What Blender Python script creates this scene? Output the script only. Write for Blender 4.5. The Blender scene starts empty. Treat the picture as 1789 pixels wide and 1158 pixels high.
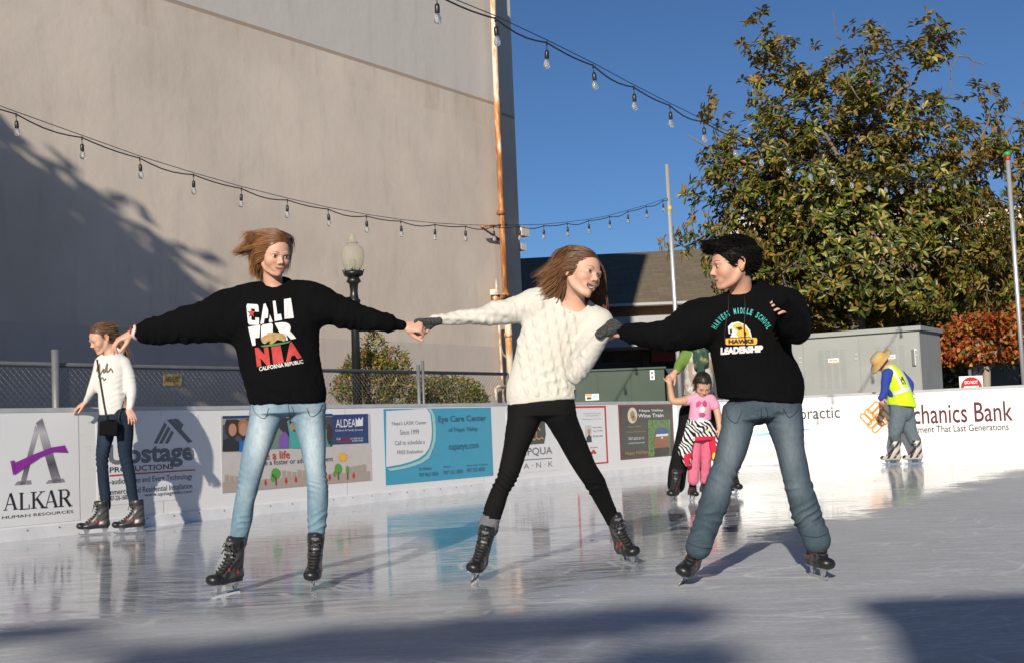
import bpy, bmesh, math, random
import numpy as np
from mathutils import Vector, Matrix
from mathutils.bvhtree import BVHTree
R_ = math.radians
random.seed(7); RNG = np.random.RandomState(7)
SC = bpy.context.scene
COL = SC.collection

# ------------------------------------------------------------------ camera
FPX = 2350.0; PITCH = math.atan(170/FPX); ROLL = R_(2.35)
CAM = np.array([0, 0, .7])
_F = np.array([0, math.cos(PITCH), math.sin(PITCH)]); _u0 = np.array([0, -math.sin(PITCH), math.cos(PITCH)]); _r0 = np.array([1., 0, 0])
_U = _u0*math.cos(ROLL)+_r0*math.sin(ROLL); _R = _r0*math.cos(ROLL)-_u0*math.sin(ROLL)
cd = bpy.data.cameras.new('camera'); cam = bpy.data.objects.new('camera', cd); COL.objects.link(cam)
M = Matrix(((_R[0], _U[0], -_F[0], 0), (_R[1], _U[1], -_F[1], 0), (_R[2], _U[2], -_F[2], .7), (0, 0, 0, 1)))
cam.matrix_world = M
cd.sensor_width = 36; cd.lens = 36*FPX/1789; cd.clip_end = 2000; cd.clip_start = .05
SC.camera = cam

# ------------------------------------------------------------------ light
SUN_AZ = R_(12.0); SUN_EL = R_(21)          # light travels towards +Y and a little +X
w = bpy.data.worlds.new('World'); SC.world = w; w.use_nodes = True
nt = w.node_tree; bg = nt.nodes['Background']
sky = nt.nodes.new('ShaderNodeTexSky'); sky.sky_type = 'NISHITA'; sky.sun_disc = False
sky.sun_elevation = SUN_EL; sky.sun_rotation = math.pi+SUN_AZ
sky.altitude = 2500; sky.air_density = 1.0; sky.dust_density = 0.0; sky.ozone_density = 6.5
nt.links.new(sky.outputs[0], bg.inputs[0]); bg.inputs[1].default_value = .068
sl = bpy.data.lights.new('sun', 'SUN'); sl.energy = 5.0; sl.angle = R_(.55); sl.color = (1, .91, .78)
so = bpy.data.objects.new('sun', sl); COL.objects.link(so)
TS = Vector((-math.sin(SUN_AZ)*math.cos(SUN_EL), -math.cos(SUN_AZ)*math.cos(SUN_EL), math.sin(SUN_EL)))
so.rotation_euler = TS.to_track_quat('Z', 'Y').to_euler()
SC.render.engine = 'CYCLES'
SC.view_settings.view_transform = 'Standard'; SC.view_settings.look = 'None'
SC.view_settings.exposure = 0.15; SC.view_settings.gamma = 1

# ------------------------------------------------------------------ pixel helpers (a pixel of the photo to a point at a depth)
def ray(x, y): return _F*FPX+_R*(x-894.5)+_U*(579-y)
def P(x, y, Y):
    d = ray(x, y); return CAM+d*(Y/d[1])
def G(x, y, z=0.0):
    d = ray(x, y); return CAM+d*((z-CAM[2])/d[2])
def onplane(x, y, p0, n):
    d = ray(x, y); return CAM+d*(((p0-CAM)@n)/(d@n))

# ------------------------------------------------------------------ object helpers
def tag(o, label=None, cat=None, group=None, kind=None):
    if label: o['label'] = label
    if cat: o['category'] = cat
    if group: o['group'] = group
    if kind: o['kind'] = kind
    return o
def empty(name, loc=(0, 0, 0)):
    o = bpy.data.objects.new(name, None); o.empty_display_size = .1; COL.objects.link(o); o.location = loc
    return o
def link(name, me, mat=None, parent=None):
    o = bpy.data.objects.new(name, me); COL.objects.link(o)
    if mat is not None:
        for m_ in (mat if isinstance(mat, (list, tuple)) else [mat]): me.materials.append(m_)
    if parent is not None:
        o.parent = parent
        q = parent; off = Vector((0, 0, 0))
        while q is not None:
            off += q.location if q.type == 'EMPTY' else Vector((0, 0, 0)); q = q.parent
        if off.length > 0: me.transform(Matrix.Translation(-off))
    return o
def mesh_np(name, V, Fc, smooth=False, col=None, mi=None):
    me = bpy.data.meshes.new(name); V = np.asarray(V, np.float32); Fc = np.asarray(Fc, np.int32); k = Fc.shape[1]
    me.vertices.add(len(V)); me.vertices.foreach_set('co', V.ravel())
    me.loops.add(Fc.size); me.loops.foreach_set('vertex_index', Fc.ravel())
    me.polygons.add(len(Fc)); me.polygons.foreach_set('loop_start', np.arange(0, Fc.size, k, dtype=np.int32))
    if smooth: me.polygons.foreach_set('use_smooth', np.ones(len(Fc), bool))
    if mi is not None: me.polygons.foreach_set('material_index', np.asarray(mi, np.int32))
    me.update(calc_edges=True)
    if col is not None:
        a = me.color_attributes.new('Col', 'FLOAT_COLOR', 'POINT'); c = np.ones((len(V), 4), np.float32); c[:, :3] = col
        a.data.foreach_set('color', c.ravel())
    me.validate(verbose=False)
    return me

class MB:
    """collects primitives into one mesh"""
    def __init__(s): s.v = []; s.f = []; s.sm = []
    def add(s, vs, fs, smooth=False):
        b = len(s.v); s.v += [tuple(map(float, q)) for q in vs]; s.f += [tuple(b+i for i in f) for f in fs]; s.sm += [smooth]*len(fs); return s
    def box(s, lo, hi, mat=None, bev=0):
        x0, y0, z0 = lo; x1, y1, z1 = hi
        if bev > 0:
            bm = bmesh.new(); bmesh.ops.create_cube(bm, size=1)
            for q in bm.verts: q.co = Vector(((x0+x1)/2+q.co.x*(x1-x0), (y0+y1)/2+q.co.y*(y1-y0), (z0+z1)/2+q.co.z*(z1-z0)))
            bmesh.ops.bevel(bm, geom=bm.edges[:], offset=bev, segments=2, affect='EDGES', profile=.6)
            vs = [q.co.copy() for q in bm.verts]; fs = [[q.index for q in f.verts] for f in bm.faces]; bm.free()
        else:
            vs = [Vector(q) for q in ((x0,y0,z0),(x1,y0,z0),(x1,y1,z0),(x0,y1,z0),(x0,y0,z1),(x1,y0,z1),(x1,y1,z1),(x0,y1,z1))]
            fs = [(0,3,2,1),(4,5,6,7),(0,1,5,4),(1,2,6,5),(2,3,7,6),(3,0,4,7)]
        if mat is not None: vs = [mat @ Vector(q) for q in vs]
        return s.add(vs, fs)
    def quad(s, a, b, c, d): return s.add([a, b, c, d], [(0, 1, 2, 3)])
    def tube(s, pts, r, n=8, closed=False, smooth=True):
        pts = [Vector(q) for q in pts]; m = len(pts)
        if not hasattr(r, '__len__'): r = [r]*m
        vs = []; prev = None
        for i, q in enumerate(pts):
            if closed: t = pts[(i+1) % m]-pts[i-1]
            else: t = pts[min(i+1, m-1)]-pts[max(i-1, 0)]
            t.normalize()
            if prev is None:
                a = t.cross(Vector((0, 0, 1)) if abs(t.z) < .9 else Vector((1, 0, 0))).normalized()
            else:
                a = (prev-t*prev.dot(t)).normalized()
            prev = a; b = t.cross(a)
            for j in range(n):
                an = 2*math.pi*j/n; vs.append(q+(a*math.cos(an)+b*math.sin(an))*r[i])
        fs = []
        for i in range(m if closed else m-1):
            i2 = (i+1) % m
            for j in range(n): fs.append((i*n+j, i*n+(j+1) % n, i2*n+(j+1) % n, i2*n+j))
        if not closed: fs.append(tuple(range(n-1, -1, -1))); fs.append(tuple((m-1)*n+j for j in range(n)))
        return s.add(vs, fs, smooth)
    def lathe(s, prof, c, n=24, smooth=True, axis=None):
        vs = []; fs = []; c = Vector(c)
        Mx = Matrix.Identity(3) if axis is None else Vector(axis).to_track_quat('Z', 'Y').to_matrix()
        for (r, z) in prof:
            for j in range(n):
                a = 2*math.pi*j/n; vs.append(c+Mx @ Vector((r*math.cos(a), r*math.sin(a), z)))
        for i in range(len(prof)-1):
            for j in range(n): fs.append((i*n+j, i*n+(j+1) % n, (i+1)*n+(j+1) % n, (i+1)*n+j))
        fs.append(tuple(range(n-1, -1, -1))); fs.append(tuple((len(prof)-1)*n+j for j in range(n)))
        return s.add(vs, fs, smooth)
    def poly(s, pts2, fr, thick=0.0):
        """pts2 mapped with fr(x,y)->Vector, one n-gon"""
        return s.add([fr(*q) for q in pts2], [tuple(range(len(pts2)))])
    def mesh(s, name):
        me = bpy.data.meshes.new(name); me.from_pydata(s.v, [], s.f); me.polygons.foreach_set('use_smooth', s.sm); me.update(); return me
    def build(s, name, mat=None, parent=None): return link(name, s.mesh(name), mat, parent)

# ------------------------------------------------------------------ materials
MATS = {}
def mat(name, col=(.5, .5, .5), rough=.6, metal=0.0, noise=0.0, nscale=5.0, bump=0.0, bscale=50.0, bdist=.003, attr=False, sheen=0.0, spec=.5, coat=0.0, trans=0.0, sss=0.0, col2=None, stretch=(1, 1, 1), twosided=False, ior=1.5, transl=0.0):
    if name in MATS: return MATS[name]
    m = bpy.data.materials.new(name); m.use_nodes = True; N = m.node_tree.nodes; L = m.node_tree.links
    b = N['Principled BSDF']; b.inputs['Roughness'].default_value = rough; b.inputs['Metallic'].default_value = metal
    b.inputs['Specular IOR Level'].default_value = spec; b.inputs['Coat Weight'].default_value = coat
    b.inputs['Transmission Weight'].default_value = trans; b.inputs['IOR'].default_value = ior
    if sheen: b.inputs['Sheen Weight'].default_value = sheen; b.inputs['Sheen Roughness'].default_value = .4
    if sss: b.inputs['Subsurface Weight'].default_value = sss; b.inputs['Subsurface Radius'].default_value = (.01, .004, .002); b.inputs['Subsurface Scale'].default_value = 1
    tc = N.new('ShaderNodeTexCoord'); mp = N.new('ShaderNodeMapping'); mp.inputs['Scale'].default_value = stretch; L.new(tc.outputs['Object'], mp.inputs[0])
    src = None
    if attr:
        a = N.new('ShaderNodeAttribute'); a.attribute_name = 'Col'; src = a.outputs['Color']
    else:
        rgb = N.new('ShaderNodeRGB'); rgb.outputs[0].default_value = (*col, 1); src = rgb.outputs[0]
    if noise or col2:
        n = N.new('ShaderNodeTexNoise'); n.inputs['Scale'].default_value = nscale; n.inputs['Detail'].default_value = 6; L.new(mp.outputs[0], n.inputs[0])
        if col2:
            cr = N.new('ShaderNodeValToRGB'); cr.color_ramp.elements[0].position = .4; cr.color_ramp.elements[1].position = .62; L.new(n.outputs[0], cr.inputs[0])
            mx = N.new('ShaderNodeMix'); mx.data_type = 'RGBA'; L.new(cr.outputs[0], mx.inputs[0]); L.new(src, mx.inputs[6]); mx.inputs[7].default_value = (*col2, 1); src = mx.outputs[2]
        if noise:
            mr = N.new('ShaderNodeMapRange'); mr.inputs['From Min'].default_value = .25; mr.inputs['From Max'].default_value = .75
            mr.inputs['To Min'].default_value = 1-noise; mr.inputs['To Max'].default_value = 1+noise; L.new(n.outputs[0], mr.inputs[0])
            mx = N.new('ShaderNodeVectorMath'); mx.operation = 'SCALE'; L.new(src, mx.inputs[0]); L.new(mr.outputs[0], mx.inputs['Scale']); src = mx.outputs[0]
    L.new(src, b.inputs['Base Color'])
    if bump:
        n2 = N.new('ShaderNodeTexNoise'); n2.inputs['Scale'].default_value = bscale; n2.inputs['Detail'].default_value = 4; L.new(mp.outputs[0], n2.inputs[0])
        bu = N.new('ShaderNodeBump'); bu.inputs['Strength'].default_value = bump; bu.inputs['Distance'].default_value = bdist; L.new(n2.outputs[0], bu.inputs['Height']); L.new(bu.outputs[0], b.inputs['Normal'])
    if transl:
        o = N['Material Output']; t = N.new('ShaderNodeBsdfTranslucent'); L.new(src, t.inputs[0]); mx = N.new('ShaderNodeMixShader'); mx.inputs[0].default_value = transl
        L.new(b.outputs[0], mx.inputs[1]); L.new(t.outputs[0], mx.inputs[2]); L.new(mx.outputs[0], o.inputs[0])
    MATS[name] = m; return m
def nodes_of(name, rough=.6):
    m = bpy.data.materials.new(name); m.use_nodes = True; MATS[name] = m
    N = m.node_tree.nodes; L = m.node_tree.links; b = N['Principled BSDF']; b.inputs['Roughness'].default_value = rough
    return m, N, L, b
def nn(N, typ, **kw):
    n = N.new(typ)
    for k, v in kw.items():
        if hasattr(n, k): setattr(n, k, v)
        else: n.inputs[k.replace('_', ' ')].default_value = v
    return n
def mth(N, L, op, a, b=None, c=None, clamp=False):
    n = N.new('ShaderNodeMath'); n.operation = op; n.use_clamp = clamp
    for i, q in enumerate((a, b, c)):
        if q is None: continue
        if isinstance(q, (int, float)): n.inputs[i].default_value = q
        else: L.new(q, n.inputs[i])
    return n.outputs[0]
def mixc(N, L, f, a, b, typ='MIX'):
    n = N.new('ShaderNodeMix'); n.data_type = 'RGBA'; n.blend_type = typ
    for i, q in ((0, f), (6, a), (7, b)):
        if isinstance(q, (int, float)): n.inputs[i].default_value = q
        elif isinstance(q, tuple): n.inputs[i].default_value = (*q, 1)
        else: L.new(q, n.inputs[i])
    return n.outputs[2]
def ramp(N, L, f, stops):
    n = N.new('ShaderNodeValToRGB'); e = n.color_ramp.elements
    while len(e) < len(stops): e.new(.5)
    for q, (p, c) in zip(e, stops): q.position = p; q.color = (*c, 1) if isinstance(c, tuple) else (c, c, c, 1)
    L.new(f, n.inputs[0]); return n.outputs[0]

# ------------------------------------------------------------------ text
_tc = {}
def text2d(s, bold=0.0, fit=True):
    """builtin-font text as 2D verts (0..1 box) and faces"""
    key = (s, bold)
    if key in _tc: return _tc[key]
    cu = bpy.data.curves.new('t', 'FONT'); cu.body = s; cu.size = 1; cu.offset = bold; cu.resolution_u = 3; cu.fill_mode = 'FRONT'
    o = bpy.data.objects.new('t', cu); COL.objects.link(o)
    dg = bpy.context.evaluated_depsgraph_get(); dg.update(); me = o.evaluated_get(dg).to_mesh()
    v = np.array([q.co[:2] for q in me.vertices]); f = [tuple(p.vertices) for p in me.polygons]
    o.evaluated_get(dg).to_mesh_clear(); bpy.data.objects.remove(o); bpy.data.curves.remove(cu)
    lo = v.min(0); hi = v.max(0); asp = (hi[0]-lo[0])/(hi[1]-lo[1]); v = (v-lo)/(hi-lo)
    _tc[key] = (v, f, asp); return _tc[key]
def subdiv2d(v, f, maxlen, sx=1., sy=1.):
    bm = bmesh.new()
    vs = [bm.verts.new((q[0]*sx, q[1]*sy, 0)) for q in v]
    for q in f:
        try: bm.faces.new([vs[i] for i in q])
        except Exception: pass
    bmesh.ops.triangulate(bm, faces=bm.faces[:])
    for _ in range(7):
        es = [e for e in bm.edges if e.calc_length() > maxlen]
        if not es: break
        bmesh.ops.subdivide_edges(bm, edges=es, cuts=1); bmesh.ops.triangulate(bm, faces=bm.faces[:])
    bm.verts.index_update()
    V = np.array([(q.co.x/sx, q.co.y/sy) for q in bm.verts]); Fc = [[q.index for q in t.verts] for t in bm.faces]; bm.free(); return V, Fc
# ================================================================== the rink
B0 = G(65, 940); BD = np.array([.5475, .8368, 0]); BD /= np.linalg.norm(BD); BN = np.array([BD[1], -BD[0], 0])   # left board line, BN points to the ice
Q1 = np.array([6.97, 18.5, 0]); QD = np.array([.852, -.5235, 0]); QD /= np.linalg.norm(QD); QN = np.array([QD[1], -QD[0], 0])*1.0
if QN[1] > 0: QN = -QN
BH = 1.02
Am = np.array([[BD[0], -QD[0]], [BD[1], -QD[1]]]); tt = np.linalg.solve(Am, (Q1-B0)[:2]); CORNER = B0+BD*tt[0]
RC = 1.2
TL = tt[0]-RC; TR = tt[1]+RC     # straight parts end here (along BD from B0, along QD from Q1)
def bpt(u, z, off=0.0): return Vector(B0+BD*u+BN*off)+Vector((0, 0, z))
def qpt(u, z, off=0.0):
    if u < TR-1e-6:          # wraps onto the rounded corner
        c = CORNER-BD*RC+QD*RC; a = (TR-u)/RC; r = RC-off; return Vector(c-QN*r*math.cos(a)-QD*r*math.sin(a)*1.0)+Vector((0, 0, z))
    return Vector(Q1+QD*u+QN*off)+Vector((0, 0, z))

m_white, N, L, b = nodes_of('board_plastic', .32)
tc = nn(N, 'ShaderNodeTexCoord'); n1 = nn(N, 'ShaderNodeTexNoise', Scale=1.6, Detail=8.0); L.new(tc.outputs['Object'], n1.inputs[0])
mp = nn(N, 'ShaderNodeMapping'); mp.inputs['Scale'].default_value = (3, 3, 40); L.new(tc.outputs['Object'], mp.inputs[0])
n2 = nn(N, 'ShaderNodeTexNoise', Scale=1.5, Detail=9.0, Roughness=.7); L.new(mp.outputs[0], n2.inputs[0])
s1 = ramp(N, L, n2.outputs[0], [(.60, 0.), (.72, 1.)])
vor = nn(N, 'ShaderNodeTexVoronoi', Scale=7.0); L.new(tc.outputs['Object'], vor.inputs[0]); sp = ramp(N, L, vor.outputs['Distance'], [(.03, 1.), (.06, 0.)])
c = mixc(N, L, s1, (.80, .80, .79), (.60, .60, .61)); c = mixc(N, L, mth(N, L, 'MULTIPLY', n1.outputs[0], .35), c, (.66, .67, .69)); c = mixc(N, L, mth(N, L, 'MULTIPLY', sp, .5), c, (.25, .22, .2))
L.new(c, b.inputs['Base Color'])
m_cap = mat('cap_rail_plastic', (.42, .43, .45), .35, noise=.15, nscale=4, bump=.1)
m_kick = mat('kick_plate_plastic', (.74, .75, .77), .35, noise=.12, nscale=6)
m_screw = mat('screw_metal', (.12, .1, .09), .5)

def board(name, ptf, u0, u1, seams, label, n=1):
    """ptf(u,z,off): a run of dasher board from u0 to u1"""
    root = empty(name, ptf((u0+u1)/2, 0)); tag(root, label, 'rink board')
    us = [u0+(u1-u0)*i/n for i in range(n+1)]
    def strip(z0, z1, o0, o1):
        mb = MB()
        for a, c in zip(us[:-1], us[1:]):
            A = [ptf(a, z0, o0), ptf(c, z0, o0), ptf(c, z1, o0), ptf(a, z1, o0)]; Bk = [ptf(a, z0, o1), ptf(c, z0, o1), ptf(c, z1, o1), ptf(a, z1, o1)]
            mb.add(A+Bk, [(0,1,2,3),(7,6,5,4),(3,2,6,7),(1,0,4,5)]+([(0,3,7,4)] if a == us[0] else [])+([(1,5,6,2)] if c == us[-1] else []), n > 1)
        return mb
    strip(.0, BH-.035, .0, -.05).build('facing', m_white, root)
    strip(-.01, .095, .012, .0008).build('kick_plate', m_kick, root)
    strip(BH-.035, BH, .006, -.09).build('cap_rail', m_cap, root)
    mb = MB()
    for s_ in seams: mb.box((-.002, -.001, .1), (.002, .0018, BH-.04), mframe(ptf, s_))
    if seams: mb.build('seam', mat('seam_dark', (.35, .36, .38), .5), root)
    sm = MB().lathe([(.0065, 0), (.0065, .003), (.003, .005)], (0, 0, 0), 8).mesh('screw'); sm.materials.append(m_screw); u = max(u0, -2.6)+.1
    while u < min(u1, 6)-.05:
        c0 = ptf(u, .072, .012); nrm = (ptf(u, 0, 1)-ptf(u, 0, 0)).normalized(); o = bpy.data.objects.new('screw', sm); COL.objects.link(o); o.parent = root; o.location = c0-root.location; o.rotation_euler = nrm.to_track_quat('Z', 'Y').to_euler(); u += .3 if n == 1 else .15
    return root
def mframe(ptf, u):
    o = ptf(u, 0); x = (ptf(u+.01, 0)-ptf(u-.01, 0)).normalized(); y = (ptf(u, 0, 1)-ptf(u, 0, 0)).normalized()
    return Matrix(((x.x, y.x, 0, o.x), (x.y, y.y, 0, o.y), (0, 0, 1, o.z), (0, 0, 0, 1)))
LB = board('rink_board', bpt, -14, TL, [-1.15+2.44*i for i in range(-4, 8) if -1.15+2.44*i < TL], 'long white rink board carrying the blue eye care, ALKAR and UPSTAGE adverts')
cen = CORNER-BD*RC+QD*RC
def cpt(u, z, off=0.0):
    a0 = math.atan2(-BN[1], -BN[0]); a1 = math.atan2(-QN[1], -QN[0]); 
    while a1 > a0: a1 -= 2*math.pi
    a = a0+(a1-a0)*u; r = RC-off
    return Vector((cen[0]+r*math.cos(a), cen[1]+r*math.sin(a), z))
board('rink_board', cpt, 0, 1, [], 'curved white corner rink board, bare, behind the small girl in pink', 14)
RB = board('rink_board', qpt, TR, 8, [TR+.02+2.44*i for i in range(1, 4)], 'white rink board in full sun lettered with Chiropractic and Mechanics Bank')

# ---- adverts: every item is given by the photo pixels of its lower-left and upper-right corners
class Ad:
    def __init__(s, p0, d, n, ptf, parent, name='banner', base=.003):
        s.p0, s.d, s.n, s.ptf, s.base, s.k = p0, d, n, ptf, base, 0
        s.root = None; s.parent = parent; s.name = name
    def uz(s, x, y):
        q = onplane(x, y, s.p0, s.n); return float((q-s.p0)@s.d), float(q[2])
    def pt(s, u, z, lay): return s.ptf(u, z, s.base+.0022*lay)
    def rect(s, ll, ur, m, lay=0, name=None):
        u0, z0 = s.uz(*ll); u1, z1 = s.uz(*ur)
        ns = 12; bo = s.base-.0024 if lay == 0 else s.base+.0022*lay-.0015; us = [u0+(u1-u0)*i/ns for i in range(ns+1)]; vs = []
        for u in us: vs += [s.pt(u, z0, lay), s.pt(u, z1, lay), s.ptf(u, z0, bo), s.ptf(u, z1, bo)]
        fs = []
        for i in range(ns): a = 4*i; c_ = a+4; fs += [(a, c_, c_+1, a+1), (a+1, c_+1, c_+3, a+3), (c_, a, a+2, c_+2)]
        fs += [(0, 1, 3, 2), (4*ns+1, 4*ns, 4*ns+2, 4*ns+3)]; mb = MB(); mb.add(vs, fs)
        o = mb.build(name or s.name, m, s.root if s.root else s.parent)
        if s.root is None: s.root = o
        return o
    def sheet(s, name, items, m, lay=1):
        """items: list of pixel polygons"""
        mb = MB(); sep = name.startswith(('pictured', 'printed', 'logo_stripe')); o = None
        for poly in items:
            q = [s.uz(*c) for c in poly]; mb.add([s.pt(u, z, lay) for u, z in q], [tuple(range(len(q)))])
            if sep: o = mb.build(name, m, s.root); mb = MB()
        return o if sep else mb.build(name, m, s.root)
    def uzsheet(s, name, polys, m, lay=1):
        mb = MB()
        for q in polys: mb.add([s.pt(u, z, lay) for u, z in q], [tuple(range(len(q)))])
        return mb.build(name, m, s.root)
    def text(s, lines, m, lay=1, name='lettering', bold=.0):
        """lines: (string, (x0,y0) lower-left px, (x1,y1) upper-right px)"""
        mb = MB()
        for t in lines:
            st, ll, ur = t[:3]; bo = t[3] if len(t) > 3 else bold
            v, f, asp = text2d(st, bo); u0, z0 = s.uz(*ll); u1, z1 = s.uz(*ur)
            mb.add([s.pt(u0+(u1-u0)*q[0], z0+(z1-z0)*q[1], lay) for q in v], f)
        return mb.build(name, m, s.root)
m_sh = mat('banner_white', (.78, .78, .79), .4)
ink = mat('ink_black', (.025, .025, .03), .45); inkg = mat('ink_grey', (.17, .17, .19), .45)
inkp = mat('ink_purple', (.28, .03, .32), .45); inkr = mat('ink_red', (.55, .03, .02), .45)
inkw = mat('ink_white', (.8, .8, .8), .45); inko = mat('ink_orange', (.75, .30, .06), .45)
def LA(name='banner'): return Ad(B0, BD, BN, bpt, LB, name)
def strokes(A, segs, m, lay=1, name='lettering'):
    """segs: ((x0,y0),(x1,y1),w) px bars"""
    mb = MB()
    for (a, b_, w_) in segs:
        ua, za = A.uz(*a); ub, zb = A.uz(*b_); dx, dz = ub-ua, zb-za; l = math.hypot(dx, dz) or 1; w2 = w_*abs(A.uz(a[0], a[1]-1)[1]-za)/2; nx, nz = -dz/l*w2, dx/l*w2
        mb.add([A.pt(ua-nx, za-nz, lay), A.pt(ub-nx, zb-nz, lay), A.pt(ub+nx, zb+nz, lay), A.pt(ua+nx, za+nz, lay)], [(0, 1, 2, 3)])
    return mb.build(name, m, A.root)
# 1 ALKAR
A = LA(); tag(A.rect((-8, 922), (136, 716), m_sh), 'white banner with a grey letter A crossed by a purple swoosh')
m_grad, N, L, b = nodes_of('ink_silver', .4)
tc = nn(N, 'ShaderNodeTexCoord'); sx = nn(N, 'ShaderNodeSeparateXYZ'); L.new(tc.outputs['Object'], sx.inputs[0])
zz = nn(N, 'ShaderNodeMapRange', From_Min=.40, From_Max=.9); L.new(sx.outputs[2], zz.inputs[0])
L.new(ramp(N, L, zz.outputs[0], [(0, (.35, .33, .36)), (.35, (.10, .08, .11)), (.65, (.35, .33, .37)), (.85, (.55, .55, .57)), (1, (.2, .2, .22))]), b.inputs['Base Color'])
A.sheet('logo_letter', [[(62, 738), (73, 730), (107, 842), (91, 843)], [(61, 742), (66, 754), (43, 845), (34, 846)], [(24, 847), (54, 845), (53, 838), (30, 840)], [(79, 844), (113, 841), (110, 835), (84, 838)]], m_grad)
A.sheet('swoosh', [[(17, 805), (24, 803), (26, 818), (22, 830)], [(24, 808), (60, 792), (70, 798), (24, 829)], [(60, 792), (88, 781), (94, 789), (70, 798)], [(88, 781), (112, 777), (118, 790), (94, 789)]], inkp, 2)
SER = {  # serif capitals: bars in a 0..1 box (x, y, x, y, weight)
 'A': [(.12,0,.48,1,.05),(.5,1,.84,0,.17),(.26,.34,.7,.34,.05),(0,.02,.26,.02,.05),(.66,.02,1.02,.02,.05)],
 'L': [(.25,0,.25,1,.17),(.05,.02,.95,.02,.05),(.05,.98,.45,.98,.05),(.93,.02,.93,.28,.05)],
 'K': [(.2,0,.2,1,.16),(0,.02,.4,.02,.05),(0,.98,.4,.98,.05),(.2,.4,.78,.98,.05),(.42,.58,.86,0,.17),(.6,.98,.98,.98,.05),(.65,.02,1.05,.02,.05)],
 'R': [(.2,0,.2,1,.16),(0,.02,.4,.02,.05),(0,.97,.6,.97,.06),(.2,.5,.6,.5,.06),(.6,.97,.76,.86,.10),(.76,.86,.76,.62,.16),(.76,.62,.6,.5,.10),(.48,.5,.88,0,.17),(.75,.02,1.05,.02,.05)]}
def serif(A, word, boxes, m, lay=1):
    mb = MB()
    for ch, (ll, ur) in zip(word, boxes):
        u0, z0 = A.uz(*ll); u1, z1 = A.uz(*ur); W, H = u1-u0, z1-z0
        for k_, (x0, y0, x1, y1, w_) in enumerate(SER[ch]):
            a = np.array([u0+x0*W, z0+y0*H]); c = np.array([u0+x1*W, z0+y1*H]); d = c-a; d /= np.linalg.norm(d)+1e-9; n = np.array([-d[1], d[0]])*w_*H*.5
            q = [a-n, c-n, c+n, a+n]; mb.add([A.ptf(u, z, A.base+.0022*lay+.00012*k_) for u, z in q], [(0, 1, 2, 3)])
    return mb.build('lettering', m, A.root)
serif(A, 'ALKAR', [((5, 891), (30, 860)), ((32, 890), (51, 859)), ((53, 888), (78, 857)), ((76, 887), (101, 855)), ((101, 885), (124, 853))], ink)
A.text([('HUMAN RESOURCES', (3, 906), (127, 890))], ink)
# 2 UPSTAGE
A = LA(); tag(A.rect((170, 884), (346, 724), m_sh), 'white banner with the grey upstage wordmark under a slanted stripe logo')
A.sheet('logo_stripe', [[(291, 733), (300, 731), (336, 771), (328, 773)], [(301, 731), (310, 731), (320, 741), (316, 749)], [(268, 774), (274, 774), (291, 741), (287, 737)], [(277, 774), (283, 774), (297, 748), (293, 744)], [(287, 774), (293, 774), (303, 755), (299, 751)]], inkg)
A.text([('Upstage', (189, 822), (338, 770), .035)], inkg)
A.text([('PRODUCTIONS', (191, 825), (302, 809), .01), ('Pro-audio Video and Event Technology', (176, 850), (335, 826)), ('Commercial and Residential Installation', (176, 865), (335, 843)), ('707-226-1600', (190, 874), (222, 863)), ('www.upstageinfo.com', (252, 869), (335, 854))], ink)
strokes(A, [((190, 830), (340, 820), 2.2)], inkr, 2, 'red_line')
# 3 ALDEA
m_beige = mat('banner_beige', (.56, .52, .49), .4, noise=.05, nscale=9)
A = LA(); tag(A.rect((388, 861), (646, 722), m_beige), 'pale family services banner with photographs of children and a dark blue corner')
navy = mat('ink_navy', (.02, .045, .16), .4); green = mat('ink_green', (.10, .32, .05), .4); brown = mat('ink_brown', (.42, .34, .29), .4)
A.sheet('blue_panel', [[(580, 776), (643, 773), (642, 722), (580, 724)], [(388, 731), (388, 726), (580, 722), (580, 726)]], navy)
m_ph, N, L, b = nodes_of('photo_print', .35)
tc = nn(N, 'ShaderNodeTexCoord'); vo = nn(N, 'ShaderNodeTexVoronoi', Scale=4.5); L.new(tc.outputs['Object'], vo.inputs[0])
sx = nn(N, 'ShaderNodeSeparateColor'); L.new(vo.outputs['Color'], sx.inputs[0])
L.new(ramp(N, L, sx.outputs[0], [(0, (.02, .02, .02)), (.35, (.05, .03, .03)), (.55, (.05, .14, .22)), (.7, (.28, .16, .10)), (.85, (.06, .3, .3)), (1, (.35, .3, .25))]), b.inputs['Base Color'])
A.sheet('photo_strip', [[(388, 788), (580, 779), (580, 727), (388, 732)]], m_ph, 1)
skinp = mat('ink_skin', (.5, .26, .17), .45); hairp = mat('ink_hair', (.06, .03, .02), .5); gold = mat('ink_auburn', (.4, .18, .06), .5)
def ell(cx, cy, rx, ry, n=18, a0=0): return [(cx+rx*math.cos(2*math.pi*i/n+a0), cy-ry*math.sin(2*math.pi*i/n+a0)) for i in range(n)]
A.sheet('pictured_hair', [ell(404, 749, 12, 17), ell(575, 758, 5, 18), ell(513, 742, 6, 10)], hairp, 2); A.sheet('pictured_hair', [ell(425, 746, 11, 15)], gold, 2)
A.sheet('pictured_face', [ell(405, 750, 7, 11), ell(424, 749, 7, 11), ell(509, 745, 4, 7)], skinp, 3)
A.sheet('pictured_shirt', [[(416, 788), (417, 772), (428, 766), (440, 770), (442, 787)], ], mat('ink_blue', (.02, .14, .5), .4), 3)
A.sheet('pictured_shirt', [[(500, 735), (504, 733), (506, 750), (520, 757), (525, 782), (508, 782), (504, 757)]], mat('ink_teal', (.06, .38, .36), .4), 3)
A.sheet('pictured_shirt', [[(388, 788), (389, 768), (404, 762), (416, 772), (415, 787)]], ink, 3)
A.sheet('pictured_shirt', [[(486, 782), (488, 762), (496, 752), (502, 760), (503, 782)]], mat('ink_violet', (.2, .1, .4), .4), 3)
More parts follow.
